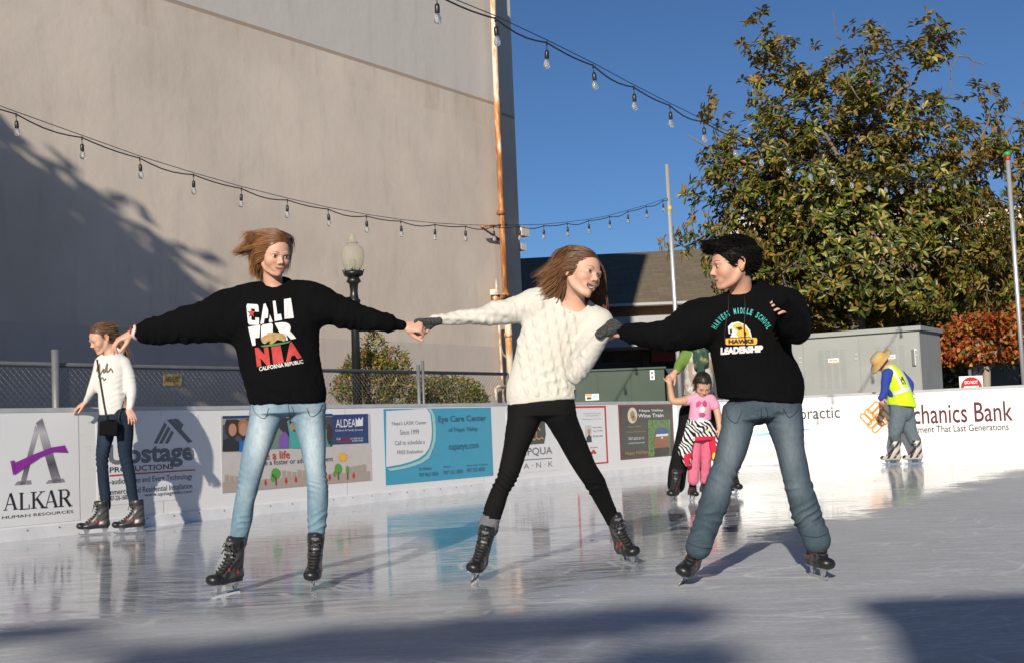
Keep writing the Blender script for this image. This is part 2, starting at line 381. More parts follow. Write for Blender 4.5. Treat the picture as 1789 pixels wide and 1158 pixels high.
A.text([('ALDEA', (586, 746), (620, 731), .005), ('Children & Family Services', (585, 754), (633, 748)), ('Call              or visit us at', (587, 768), (633, 762)), ('to learn more', (614, 771), (633, 766))], inkw, 2)
A.sheet('crown_emblem', [[(621, 744), (633, 743), (633, 727), (629, 733), (626, 728), (624, 734), (620, 729)]], inkw, 2)
A.text([('Make a life', (434, 804), (505, 786), .01), ('707 224 8266', (595, 768), (616, 763)), ('www.aldeainc', (587, 773), (612, 768))], inkr, 2)
A.text([('Become a foster or adoptive parent', (432, 817), (581, 796), .008)], mat('ink_dusk', (.06, .06, .10), .4), 1)
A.sheet('skyline', [[(388, 860), (388, 842), (646, 822), (646, 838)]]+[[(x, 841-(x-388)*.077), (x+7, 841-(x-388)*.077), (x+7, 833-(x-388)*.077-(x*7 % 5)), (x, 833-(x-388)*.077-(x*7 % 5))] for x in list(range(392, 420, 9))+list(range(492, 545, 9))+list(range(608, 640, 8))], brown)
A.sheet('printed_tree', [ell(481, 826, 8, 9), ell(476, 834, 4, 7), ell(590, 818, 6.5, 9), ell(584, 827, 3, 5), ell(606, 820, 3, 7)], green, 2)
A.sheet('printed_trunk', [[(480, 847), (482, 847), (482, 832), (480, 832)], [(589, 837), (591, 837), (591, 824), (589, 824)], [(605, 837), (607, 837), (607, 825), (605, 825)]], mat('ink_trunk', (.15, .09, .05), .5), 3)
A.sheet('printed_figure', [[(x, y), (x+2.5, y-5), (x, y-13), (x-2.5, y-5)] for x, y in ((463, 848), (499, 845), (516, 843), (575, 839), (617, 836))], inkr, 2)
sun_ = [((598+(9.5 if i % 2 == 0 else 5.5)*math.cos(i*math.pi/10), 798-(9.5 if i % 2 == 0 else 5.5)*math.sin(i*math.pi/10))) for i in range(20)]
A.sheet('printed_sun', [sun_], mat('ink_sun', (.85, .45, .03), .4), 2)
# 4 eye care
cy = mat('ink_cyan', (.05, .34, .50), .4, noise=.03); cyl = mat('ink_pale_cyan', (.35, .62, .62), .4)
A = LA(); tag(A.rect((674, 847), (857, 711), cy), 'blue eye care banner with a white rounded corner')
curve = [(745, 713), (751, 722), (753, 736), (754, 752), (753, 768), (749, 782), (742, 792), (731, 800), (716, 806), (698, 811), (674, 815)]
A.sheet('white_corner', [[(674, 717.5)]+curve], m_sh, 1)
mbp = []
for (a, c) in zip(curve[:-1], curve[1:]):
    mbp.append([(a[0]+2, a[1]+(1 if a[1] < 790 else 3)), (c[0]+2, c[1]+(1 if c[1] < 790 else 3)), (c[0]+7, c[1]+(2 if c[1] < 790 else 7)), (a[0]+7, a[1]+(0 if a[1] < 790 else 7))])
A.sheet('pale_curve', mbp, cyl, 2)
dk = mat('ink_dark_teal', (.03, .10, .18), .4)
A.text([('Eye Care Center', (765, 740), (848, 724), .012), ('of Napa Valley', (783, 756), (834, 744)), ('napaeye.com', (784, 789), (835, 774)), ('St Helena', (731, 821), (753, 814)), ('707 963 5036', (731, 832), (765, 823)), ('Napa', (774, 817), (787, 812)), ('707 252 2020', (774, 828), (808, 819)), ('American Canyon', (815, 815), (851, 808)), ('707 552 6020', (815, 824), (846, 815))], dk, 2)
A.text([('Napa\'s LASIK Center', (684, 744), (744, 734)), ('Since 1999', (698, 759), (731, 749)), ('Call to schedule a', (689, 777), (741, 767)), ('FREE Evaluation', (693, 793), (738, 784))], inkg, 2)
# 5 Umpqua
A = LA(); tag(A.rect((888, 828), (974, 718), m_sh), 'white bank banner with a dark green tree emblem')
A.sheet('emblem_panel', [[(923, 776), (950, 774), (953, 758), (951, 734), (922, 735)]], mat('ink_pine', (.05, .07, .06), .4))
strokes(A, [((936, 762), (936, 744), 2.6), ((929, 752), (936, 742), 2.4), ((943, 751), (936, 742), 2.4), ((924, 768), (928, 764), 2.2), ((928, 764), (932, 768), 2.2), ((932, 768), (937, 764), 2.2), ((937, 764), (941, 767), 2.2), ((941, 767), (945, 763), 2.2), ((945, 763), (949, 766), 2.2)], inko, 2, 'emblem_tree')
A.text([('UMPQUA', (896, 799), (964, 779), .012), ('B \u00b7 A \u00b7 N \u00b7 K', (896, 820), (965, 805))], inkg, 1)
strokes(A, [((896, 804), (964, 799.5), 1.6)], inkg, 1, 'rule')
# 6 red frame
A = LA(); tag(A.rect((1007, 813), (1058, 708), inkr), 'narrow white poster in a red border')
A.rect((1010, 810), (1055, 711.5), m_sh, 1, 'poster_sheet')
A.sheet('portrait', [[(1022, 772), (1033, 771), (1032, 742), (1021, 743)]], mat('ink_pale', (.6, .58, .55), .4), 2)
A.sheet('portrait_suit', [[(1023, 772), (1033, 771), (1032, 762), (1028, 758), (1024, 763)]], ink, 3); A.sheet('portrait_head', [ell(1028, 753, 2.6, 5)], skinp, 3)
A.text([('Your hometown insurance agency', (1018, 723), (1049, 720)), ('serving families', (1022, 727), (1045, 724)), ('and business in the valley', (1016, 733), (1050, 730)), ('Your Agent', (1034, 748), (1051, 744), .02), ('Napa, CA 94558', (1035, 754), (1052, 750)), ('707 226 1204', (1035, 763), (1052, 759), .02), ('License 0B12', (1030, 798), (1049, 796)), ('Open every day', (1030, 803), (1049, 801))], inkg, 2)
A.sheet('red_mark', [ell(1036, 787, 2.4, 2.4), ell(1033.5, 790, 2.2, 2.2), ell(1038.5, 790, 2.2, 2.2)], inkr, 3)
A.text([('Insurance', (1030, 782), (1043, 779), .02)], inkr, 3)
# 7 wine train
mar = mat('ink_maroon', (.16, .02, .02), .4); coal = mat('ink_coal', (.035, .038, .033), .4); cream = mat('ink_cream', (.72, .64, .5), .4); amb = mat('ink_amber', (.45, .26, .1), .45)
A = LA(); tag(A.rect((1084, 803), (1174, 705), mar), 'dark wine train poster with a locomotive picture')
A.rect((1087, 800), (1171.5, 708.5), coal, 1, 'poster_sheet')
A.sheet('oval_emblem', [ell(1104, 725, 8.5, 14)], cream, 2); A.sheet('emblem_grape', [ell(1104, 724, 4, 7), ell(1106, 730, 4, 5)], amb, 3)
A.text([('Napa Valley', (1116, 720), (1158, 713.5), .015), ('Wine Train', (1114, 729), (1158, 721), .02), ('707.253.2111', (1097, 768), (1124, 762), .01), ('WINETRAIN.COM', (1097, 775), (1125, 771), .01)], inkw, 2)
A.text([("Napa's Most", (1096, 747), (1120, 742), .01), ('Unique Restaurant', (1092, 756), (1127, 751), .01), ('Happy Holidays', (1092, 796), (1132, 785), .01)], amb, 2)
m_for = mat('print_forest', (.06, .14, .03), .5, col2=(.2, .32, .1), nscale=30)
A.sheet('train_picture', [[(1132, 797), (1171, 794), (1170, 732), (1131, 733)]], m_for, 2)
A.sheet('train_body', [[(1143, 782), (1168, 780), (1167, 757), (1142, 758)]], mat('print_rust', (.3, .12, .05), .5), 3)
A.sheet('train_roof', [[(1143, 757), (1168, 756), (1165, 748), (1155, 745), (1145, 749)]], mat('print_blue', (.05, .1, .3), .5), 3)
A.sheet('train_window', [[(1145, 762), (1166, 760.5), (1166, 756.5), (1145, 758)]], inkw, 4); A.sheet('train_lamp', [ell(1155, 764, 1.8, 1.8)], inkw, 5)
A.sheet('train_front', [[(1143, 796), (1168, 793), (1168, 780), (1143, 782)]], ink, 4)
# right board adverts
def RA(): return Ad(Q1, QD, QN, qpt, RB)
whi = mat('banner_bright', (.82, .82, .81), .4)
A = RA(); tag(A.rect((1268, 775), (1472, 698), whi), 'white banner lettered Chiropractic over a pale blue arc')
A.text([('Chiropractic', (1338, 741), (1467, 708), .004)], mat('ink_slate', (.06, .07, .07), .4))
A.sheet('blue_arc', [[(1300, 762), (1325, 757), (1370, 752), (1410, 748), (1452, 746), (1410, 750), (1370, 755), (1325, 761)]], mat('ink_aqua', (.25, .55, .62), .4))
A = RA(); tag(A.rect((1490, 778), (1776, 690), whi), 'white bank banner with an orange woven knot logo')
def cap(cx, cy, ang, l, w_):
    """outline of a rounded bar"""
    a = math.radians(ang); dx, dy = math.cos(a), math.sin(a); out = []
    for k in range(9): t = -math.pi/2+math.pi*k/8; out.append((l/2+w_*math.cos(t), w_*math.sin(t)))
    for k in range(9): t = math.pi/2+math.pi*k/8; out.append((-l/2+w_*math.cos(t), w_*math.sin(t)))
    return [(cx+x*dx-y*dy, cy+x*dy+y*dx) for x, y in out]
segs = []
for gx, gy, hor in ((-9, -9, 0), (9, -9, 1), (-9, 9, 1), (9, 9, 0)):
    for o in (-5.5, 5.5):
        a = -45 if hor else 45; ca, sa = math.cos(R_(-3)), math.sin(R_(-3))
        ccx = (gx+gy)*.72; ccy = (gy-gx)*.72; oa = math.radians(a+90); q = cap(1530+ccx+o*math.cos(oa), 728+ccy+o*math.sin(oa), a, 15, 4.6)
        segs += [(q[i], q[(i+1) % len(q)], 3.0) for i in range(len(q))]
strokes(A, segs, inko, 1, 'knot_logo')
A.text([('Mechanics Bank', (1557, 742), (1768, 699), .008)], mat('ink_wine', (.10, .02, .025), .4))
A.text([('Commitment That Last Generations', (1560, 757), (1762, 738), .012)], ink)

# ---- ice and ground
m_ice, N, L, b = nodes_of('ice', .3)
tc = nn(N, 'ShaderNodeTexCoord'); sp = nn(N, 'ShaderNodeSeparateXYZ'); L.new(tc.outputs['Object'], sp.inputs[0])
nz = nn(N, 'ShaderNodeTexNoise', Scale=.9, Detail=5.0); L.new(tc.outputs['Object'], nz.inputs[0])
mps = nn(N, 'ShaderNodeMapping'); mps.inputs['Scale'].default_value = (2.2, 6, 1); mps.inputs['Rotation'].default_value = (0, 0, R_(-28)); L.new(tc.outputs['Object'], mps.inputs[0])
nst = nn(N, 'ShaderNodeTexNoise', Scale=1.6, Detail=8.0, Roughness=.65); L.new(mps.outputs[0], nst.inputs[0])
xp = mth(N, L, 'MAXIMUM', sp.outputs[0], 0.0)
e = mth(N, L, 'SUBTRACT', mth(N, L, 'SUBTRACT', sp.outputs[1], 5.35), mth(N, L, 'MULTIPLY', xp, 1.75))
e = mth(N, L, 'ADD', e, mth(N, L, 'MULTIPLY', mth(N, L, 'SUBTRACT', nz.outputs[0], .5), 2.2))
e = mth(N, L, 'ADD', e, mth(N, L, 'MULTIPLY', mth(N, L, 'SUBTRACT', nst.outputs[0], .5), 2.6))
wet = mth(N, L, 'ADD', mth(N, L, 'MULTIPLY', e, 1.3), .5, clamp=True)
# scratches
def scr(rot, scl, sc2):
    mq = nn(N, 'ShaderNodeMapping'); mq.inputs['Rotation'].default_value = (0, 0, R_(rot)); mq.inputs['Scale'].default_value = (scl, sc2, 1)
    nw = nn(N, 'ShaderNodeTexNoise', Scale=.5, Detail=1.0); L.new(tc.outputs['Object'], nw.inputs[0]); ad = nn(N, 'ShaderNodeVectorMath', operation='ADD'); 
    sc_ = nn(N, 'ShaderNodeVectorMath', operation='SCALE'); sc_.inputs['Scale'].default_value = 1.6; L.new(nw.outputs['Color'], sc_.inputs[0])
    L.new(tc.outputs['Object'], ad.inputs[0]); L.new(sc_.outputs[0], ad.inputs[1]); L.new(ad.outputs[0], mq.inputs[0])
    vo = nn(N, 'ShaderNodeTexVoronoi', feature='DISTANCE_TO_EDGE', Scale=1.0); L.new(mq.outputs[0], vo.inputs[0])
    return ramp(N, L, vo.outputs['Distance'], [(0, 1.), (.02, 0.)])
s = mth(N, L, 'MAXIMUM', scr(20, .9, 6.2), scr(-50, 1.1, 5.2)); s = mth(N, L, 'MAXIMUM', s, scr(75, .8, 6.5)); s = mth(N, L, 'MAXIMUM', s, scr(-12, .7, 4.1)); s = mth(N, L, 'MULTIPLY', s, ramp(N, L, nz.outputs[0], [(.35, .25), (.6, 1.)]))
ngr = nn(N, 'ShaderNodeTexNoise', Scale=34.0, Detail=6.0, Roughness=.7); L.new(tc.outputs['Object'], ngr.inputs[0])
dry = mixc(N, L, ramp(N, L, nst.outputs[0], [(.3, 0.), (.7, 1.)]), (.40, .415, .44), (.55, .565, .585)); dry = mixc(N, L, mth(N, L, 'MULTIPLY', s, .75), dry, (.8, .82, .85)); dry = mixc(N, L, mth(N, L, 'MULTIPLY', ramp(N, L, ngr.outputs[0], [(.42, 1.), (.62, 0.)]), .35), dry, (.30, .315, .335))
wc = mixc(N, L, ramp(N, L, nst.outputs[0], [(.38, 0.), (.62, 1.)]), (.20, .21, .235), (.50, .515, .54)); wc = mixc(N, L, mth(N, L, 'MULTIPLY', s, .5), wc, (.8, .82, .85))
L.new(mixc(N, L, wet, dry, wc), b.inputs['Base Color'])
ro = mth(N, L, 'ADD', mth(N, L, 'MULTIPLY', mth(N, L, 'SUBTRACT', 1.0, wet), .42), mth(N, L, 'ADD', .05, mth(N, L, 'MULTIPLY', s, .2))); L.new(ro, b.inputs['Roughness'])
b.inputs['IOR'].default_value = 1.33
L.new(mth(N, L, 'ADD', mth(N, L, 'MULTIPLY', wet, .5), .12), b.inputs['Specular IOR Level'])
b1 = nn(N, 'ShaderNodeBump', Strength=.16, Distance=.004); 
mpb = nn(N, 'ShaderNodeMapping'); mpb.inputs['Scale'].default_value = (4, 5, 1); L.new(tc.outputs['Object'], mpb.inputs[0])
nb = nn(N, 'ShaderNodeTexNoise', Scale=1.8, Detail=7.0, Roughness=.55); L.new(mpb.outputs[0], nb.inputs[0]); L.new(nb.outputs[0], b1.inputs['Height'])
b2 = nn(N, 'ShaderNodeBump', Strength=.12, Distance=.001); L.new(mth(N, L, 'ADD', ngr.outputs[0], mth(N, L, 'MULTIPLY', s, 2.0)), b2.inputs['Height']); L.new(b1.outputs[0], b2.inputs['Normal']); L.new(b2.outputs[0], b.inputs['Normal'])
mb = MB(); arc = [cpt(i/14, 0, -.02) for i in range(15)]
a0 = bpt(-14, 0, -.02); a1 = qpt(8, 0, -.02)
mb.add([a0]+arc+[a1, Vector((14, -14, 0)), Vector((-12, -14, 0))], [tuple(range(len(arc)+4))])
ice = mb.build('ice', m_ice); tag(ice, 'wet glossy ice of the rink', None, None, 'structure')
if ice.data.polygons[0].normal.z < 0: ice.data.flip_normals()
gm = mat('paving_asphalt', (.09, .088, .085), .85, noise=.25, nscale=2, bump=.3)
mb = MB(); mb.quad((-400, -300, -.06), (400, -300, -.06), (400, 900, -.06), (-400, 900, -.06)); tag(mb.build('ground', gm), 'grey paving around the rink', None, None, 'structure')

# ================================================================== stucco building on the left
WO = 4.0
def wpt(u, z, off=0.0): return Vector(B0+BD*u+BN*(off-WO))+Vector((0, 0, z))
W0 = B0-BN*WO
def wu(px, py=400): 
    q = onplane(px, py, W0, BN); return float((q-W0)@BD), float(q[2])
uE = wu(870, 60)[0]
m_st, N, L, b = nodes_of('stucco', .9)
tc = nn(N, 'ShaderNodeTexCoord'); ge = nn(N, 'ShaderNodeNewGeometry'); sp = nn(N, 'ShaderNodeSeparateXYZ'); L.new(ge.outputs['Position'], sp.inputs[0])
n1 = nn(N, 'ShaderNodeTexNoise', Scale=.5, Detail=8.0, Roughness=.6); L.new(tc.outputs['Object'], n1.inputs[0])
mp = nn(N, 'ShaderNodeMapping'); mp.inputs['Scale'].default_value = (2.2, 2.2, .35); L.new(tc.outputs['Object'], mp.inputs[0]); n2 = nn(N, 'ShaderNodeTexNoise', Scale=1.6, Detail=7.0, Roughness=.65); L.new(mp.outputs[0], n2.inputs[0])
c = mixc(N, L, ramp(N, L, n1.outputs[0], [(.38, 0.), (.62, 1.)]), (.70, .61, .515), (.60, .515, .435))
up = mth(N, L, 'GREATER_THAN', sp.outputs[2], 6.45); c = mixc(N, L, up, c, (.57, .535, .495))
lo = mth(N, L, 'LESS_THAN', sp.outputs[2], 2.13); c = mixc(N, L, lo, c, (.58, .50, .445))
st = mth(N, L, 'MULTIPLY', ramp(N, L, n2.outputs[0], [(.52, 0.), (.75, 1.)]), .3); c = mixc(N, L, st, c, (.36, .31, .28))
ln = mth(N, L, 'LESS_THAN', mth(N, L, 'ABSOLUTE', mth(N, L, 'SUBTRACT', sp.outputs[2], 6.44)), .028); c = mixc(N, L, mth(N, L, 'MULTIPLY', ln, .75), c, (.30, .22, .15))
rs = mth(N, L, 'MULTIPLY', mth(N, L, 'MULTIPLY', mth(N, L, 'LESS_THAN', sp.outputs[2], 6.45), mth(N, L, 'GREATER_THAN', sp.outputs[2], 6.0)), ramp(N, L, n2.outputs[0], [(.45, 0.), (.7, .35)])); c = mixc(N, L, rs, c, (.45, .34, .24))
L.new(c, b.inputs['Base Color'])
n3 = nn(N, 'ShaderNodeTexNoise', Scale=9.0, Detail=6.0, Roughness=.6); L.new(tc.outputs['Object'], n3.inputs[0])
n4 = nn(N, 'ShaderNodeTexNoise', Scale=1.2, Detail=3.0); L.new(tc.outputs['Object'], n4.inputs[0])
h = mth(N, L, 'ADD', mth(N, L, 'MULTIPLY', n3.outputs[0], .018), mth(N, L, 'MULTIPLY', n4.outputs[0], .06)); bu = nn(N, 'ShaderNodeBump', Strength=.16, Distance=1.0); L.new(h, bu.inputs['Height']); L.new(bu.outputs[0], b.inputs['Normal'])
bld = empty('stucco_building', wpt(0, 0)); tag(bld, 'tall windowless beige stucco building with a grey upper band, behind the left rink board', 'building')
def wbox(u0, u1, z0, z1, o0, o1):
    mb = MB(); v = [wpt(u, z, o) for u in (u0, u1) for o in (o0, o1) for z in (z0, z1)]
    return mb.add(v, [(0,1,3,2),(4,6,7,5),(0,4,5,1),(2,3,7,6),(1,5,7,3),(0,2,6,4)])
wbox(-16, uE, -.06, 15, 0, -12).build('wall', m_st, bld)
RCS = .33
wbox(uE, uE+.95, -.06, 15, -RCS, -12).build('recessed_wall', m_st, bld)
# small cornice block at the corner seen beside the bracket
uc, zc = wu(905, 400); q = wbox(uE+.85, uE+1.1, zc-.05, zc+.12, -RCS+.12, -RCS-.3); q.build('corner_block', m_st, bld)
uc, zc = wu(905, 420); wbox(uE+.87, uE+1.04, zc-.10, zc+.02, -RCS+.08, -RCS-.25).build('corner_block', m_st, bld)
# rusty pipe etc
m_rust, N, L, b = nodes_of('rusty_paint', .6)
tc = nn(N, 'ShaderNodeTexCoord'); mp = nn(N, 'ShaderNodeMapping'); mp.inputs['Scale'].default_value = (6, 6, 1.2); L.new(tc.outputs['Object'], mp.inputs[0]); n1 = nn(N, 'ShaderNodeTexNoise', Scale=1.6, Detail=8.0, Roughness=.7); L.new(mp.outputs[0], n1.inputs[0])
ge = nn(N, 'ShaderNodeNewGeometry'); sp = nn(N, 'ShaderNodeSeparateXYZ'); L.new(ge.outputs['Position'], sp.inputs[0])
dz = nn(N, 'ShaderNodeMapRange', From_Min=1.6, From_Max=3.2, To_Min=.0, To_Max=.16); L.new(sp.outputs[2], dz.inputs[0]); dz2 = nn(N, 'ShaderNodeMapRange', From_Min=5.6, From_Max=6.8, To_Min=.0, To_Max=-.16); L.new(sp.outputs[2], dz2.inputs[0])
f = mth(N, L, 'ADD', mth(N, L, 'ADD', n1.outputs[0], dz.outputs[0]), dz2.outputs[0])
L.new(ramp(N, L, f, [(.50, (.66, .58, .46)), (.58, (.60, .28, .09)), (.72, (.26, .09, .03))]), b.inputs['Base Color'])
pp = empty('drain_pipe', wpt(uE-.2, 0)); tag(pp, 'rust streaked white pipe running up the stucco wall near its right corner', 'pipe')
OF = .17
def wp(px, py, off=OF):
    q = onplane(px, py, W0+BN*off, BN); return Vector(q)
MB().tube([wp(893, 690), wp(889, 590), wp(887, 560)], .062, 12).build('lower_pipe', m_rust, pp)
MB().tube([wp(885.5, 560), wp(877, 400), wp(863, 60), wp(858, -60)], .052, 12).build('upper_pipe', m_rust, pp)
for y, x in ((560, 886.5), (516, 883), (372, 874.5), (585, 888)):
    a = wp(x, y); MB().tube([a-Vector((0, 0, .035)), a+Vector((0, 0, .035))], .072, 12).build('coupling', m_rust, pp)
bk = empty('pipe_bracket', wp(840, 397)); tag(bk, 'rusty angle bracket holding the light string at the pipe', 'bracket')
MB().tube([wp(840, 396), wp(884, 393)], .022, 6).build('arm', m_rust, bk); MB().tube([wp(842, 398), wp(880, 424, .02)], .018, 6).build('brace', mat('dark_iron', (.05, .045, .04), .5), bk)
cb = empty('conduit', wp(872, 640)); tag(cb, 'thin pale conduit with meter box beside the rusty pipe, reaching the bushes', 'conduit')
m_pale = mat('pale_paint', (.62, .56, .47), .55, col2=(.40, .24, .12), nscale=9)
MB().tube([wp(880, 700, .1), wp(876, 640, .1), wp(872, 566, .1), wp(890, 562, .12)], .022, 8).build('conduit_run', m_pale, cb)
MB().tube([wp(874, 605, .1), wp(878, 618, .1), wp(886, 625, .12), wp(891, 626, .12)], .02, 8).build('elbow_run', m_pale, cb)
MB().tube([wp(868, 700, .1), wp(866, 678, .1), wp(872, 674, .1), wp(884, 675, .12)], .03, 8).build('stub_pipe', m_pale, cb)
vb = empty('valve', wp(866, 517)); tag(vb, 'small pale valve and stub joined to the left of the pipe', 'valve')
MB().tube([wp(862, 521, .2), wp(883, 521, .2)], .06, 12).build('valve_body', m_rust, vb); MB().tube([wp(868, 512, .2), wp(867, 488, .2)], .022, 8).build('stub', m_pale, vb)
MB().box((-.07, -.05, -.05), (.07, .05, .05), Matrix.Translation(wp(863, 511, .22)), .012).build('valve_cap', m_pale, vb)

# ================================================================== chain-link fence
FO = 1.0
def fpt(u, z, off=0.0): return Vector(B0+BD*u+BN*(off-FO))+Vector((0, 0, z))
F0 = B0-BN*FO
def fu(px, py): q = onplane(px, py, F0, BN); return float((q-F0)@BD), float(q[2])
FZ = 1.45
m_gal = mat('galvanised', (.22, .22, .22), .5, metal=.6, noise=.2, nscale=20)
m_galp = mat('post_steel', (.20, .21, .22), .5, metal=.4, noise=.15)
ue = fu(886, 655)[0]
fence = empty('chain_link_fence', fpt(2, 0)); tag(fence, 'chain-link fence with steel top rail between the left rink board and the stucco wall', 'fence')
mb = MB(); z0, z1, st, r = .25, FZ-.02, .062, .0017
u = -5.0
while u < ue:
    for sgn in (1, -1):
        a = u if sgn > 0 else u+(z1-z0); c = u+(z1-z0) if sgn > 0 else u
        zb = z1
        if c > ue: zb = z0+(ue-a); c = ue
        if a > ue: continue
        mb.tube([fpt(a, z0, .002*sgn), fpt(c, zb, .002*sgn)], r, 3)
    u += st
mb.build('wire_mesh', m_gal, fence)
MB().tube([fpt(-6, FZ), fpt(2, FZ-.015), fpt(ue, FZ-.01)], .021, 8).build('top_rail', m_galp, fence)
for px, h in ((93, .12), (727, .08), (-500, .1)):
    u_, _ = fu(px, 640); MB().tube([fpt(u_, -.05, .03), fpt(u_, FZ+h, .03)], .034 if px != 727 else .024, 10).build('post', m_galp, fence)
u_, _ = fu(735, 640); MB().tube([fpt(u_, -.05, .03), fpt(u_, FZ+.13, .03)], .02, 10).build('post', m_galp, fence)
MB().tube([fpt(ue, -.05), fpt(ue, FZ)], .025, 8).build('post', m_galp, fence)
u_, z_ = fu(299, 662)
sg = empty('fence_sign', fpt(u_, z_, .01)); tag(sg, 'small weathered yellow notice fixed to the chain-link fence', 'sign')
a = fu(284, 673); c = fu(315, 653)
mb = MB(); v = [fpt(u, z, o) for u in (a[0], c[0]) for o in (.012, .018) for z in (a[1], c[1])]; mb.add(v, [(0,1,3,2),(4,6,7,5),(0,4,5,1),(2,3,7,6),(1,5,7,3),(0,2,6,4)]); mb.build('plate', mat('sign_yellow', (.30, .22, .07), .6, col2=(.12, .09, .05), nscale=18), sg)
v, f, _ = text2d('NO EXIT', .02); mb = MB(); mb.add([fpt(a[0]+(c[0]-a[0])*(.1+.8*q[0]), a[1]+(c[1]-a[1])*(.3+.5*q[1]), .0205) for q in v], f); mb.build('lettering', mat('sign_ink', (.06, .05, .04), .6), sg)

# ================================================================== street lamp
LY = 17.6
base = P(626, 700, LY); lx, ly = base[0]-.05, LY
topz = float(P(615, 407, LY)[2]); 
lx = float(P(617, 470, LY)[0])
lamp = empty('street_lamp', (lx, ly, 0)); tag(lamp, 'black post-top street lamp with an acorn glass globe in front of the stucco wall', 'street lamp')
m_blk = mat('lamp_black', (.012, .013, .013), .35, bump=.05)
gz0 = topz-.54; gs = lambda pr_: [(r_*.80, z_*.75) for r_, z_ in pr_]
mb = MB(); mb.lathe([(.14, -.06), (.14, .15), (.12, .18), (.10, .55), (.075, .6), (.07, .75)], (lx, ly, 0), 20)
mb.lathe([(.065, .7), (.052, gz0-.5), (.05, gz0-.42), (.075, gz0-.40), (.085, gz0-.36), (.06, gz0-.33), (.05, gz0-.25), (.06, gz0-.14), (.10, gz0-.11), (.085, gz0-.08), (.07, gz0-.05)], (lx, ly, 0), 20)
mb.build('post', m_blk, lamp)
mb = MB(); mb.lathe([(.06, gz0-.06), (.12, gz0-.03), (.135, gz0), (.12, gz0+.03), (.10, gz0+.035)], (lx, ly, 0), 24)
for i in range(8):
    a = i*math.pi/4; mb.tube([(lx+.12*math.cos(a), ly+.12*math.sin(a), gz0+.0), (lx+.14*math.cos(a), ly+.14*math.sin(a), gz0+.05)], .01, 5)
mb.build('collar', m_blk, lamp)
m_gl = mat('globe_glass', (.80, .78, .66), .12, trans=.82, spec=.7, noise=.06, nscale=3, ior=1.08)
mb = MB(); mb.lathe(gs([(.10, .03), (.145, .10), (.18, .20), (.195, .30), (.19, .38), (.165, .45), (.12, .49), (.085, .51), (.08, .53)]), (lx, ly, gz0), 28)
mb.build('globe', m_gl, lamp)
mb = MB(); mb.lathe(gs([(.085, .53), (.095, .55), (.07, .58), (.05, .60), (.06, .63), (.055, .67), (.03, .70), (.008, .72)]), (lx, ly, gz0), 20); mb.build('finial', m_gl, lamp)
mb = MB(); mb.lathe(gs([(.04, .05), (.04, .12), (.05, .16), (.05, .22), (.02, .26)]), (lx, ly, gz0), 12); mb.build('lamp_bulb', mat('bulb_white', (.7, .68, .6), .3), lamp)

# ================================================================== string lights
m_wire = mat('cable_black', (.015, .015, .015), .5)
m_sock = mat('socket_black', (.012, .012, .012), .35); m_bg = mat('bulb_glass', (.9, .9, .88), .04, trans=.88, ior=1.25, spec=.6)
bulb0 = None
def bulbproto():
    mbs = MB(); mbs.tube([(0, 0, 0), (0, 0, -.075)], .004, 6); mbs.lathe([(.010, -.07), (.019, -.08), (.021, -.10), (.021, -.145), (.017, -.155)], (0, 0, 0), 12); mbs.lathe([(.008, .012), (.008, -.03)], (0, 0, 0), 8)
    s_ = mbs.mesh('socket'); s_.materials.append(m_sock)
    mbg = MB(); mbg.lathe([(.016, -.153), (.020, -.165), (.029, -.19), (.031, -.21), (.026, -.232), (.012, -.243), (.002, -.245)], (0, 0, 0), 14)
    g_ = mbg.mesh('bulb'); g_.materials.append(m_bg); 
    return s_, g_
SM, GM = bulbproto()
def strand(name, pts, label, grp, k=.75, blabel=None, ups=None):
    """pts: (px, wire py, Y) of each hanging bulb"""
    W = [Vector(P(*q)) for q in pts]
    root = empty(name, W[0]); tag(root, label, 'string lights', 'strings of bulbs over the rink')
    # cable with a little slack between sockets
    line = []
    for i in range(len(W)-1):
        for t in np.linspace(0, 1, 6)[:-1]:
            q = W[i].lerp(W[i+1], t); line.append(q-Vector((0, 0, .035*math.sin(math.pi*t)*(1 if i % 2 else .4))))
    line.append(W[-1]); MB().tube(line, .006, 5).build('cable', m_wire, root)
    MB().tube([q+Vector((0, 0, .02)) for q in W], .0035, 4).build('guy_wire', m_wire, root)
    for q in W[(1 if ups is None else 0):(len(W)-1 if ups is None else len(W))]:
        s_ = bpy.data.objects.new('socket', SM); g_ = bpy.data.objects.new('bulb', GM)
        rz = random.uniform(0, 6); tl = random.uniform(-.06, .06)
        for o in (s_,): COL.objects.link(o); o.parent = root; o.location = q-W[0]; o.rotation_euler = (tl, random.uniform(-.06, .06), rz); o.scale = (k, k, k)
        COL.objects.link(g_); g_.parent = s_
    return W
ys = {0: (28, 200), 1: (143, 241), 2: (244, 277), 3: (338, 306), 4: (422, 330), 5: (502, 350), 6: (573, 366), 7: (640, 378), 8: (700, 387), 9: (760, 393), 10: (813, 396), 11: (862, 397), 12: (908, 396), 13: (950, 395), 14: (991, 391), 15: (1028, 386), 16: (1065, 379), 17: (1097, 370), 18: (1129, 361), 19: (1158, 351)}
Yf = lambda n, Y0, d: Y0*(1+d*n)
pts = [(-110, 150, Yf(-1, 10.5, .05515)), (-9, 186, Yf(-.32, 10.5, .05515))][:1]+[(x, y, Yf(n, 10.5, .05515)) for n, (x, y) in ys.items()]+[(1168, 348, 21.7)]
strand('string_lights', pts, 'lower string of clear bulbs sagging across the stucco wall to the thin pole', 'a')
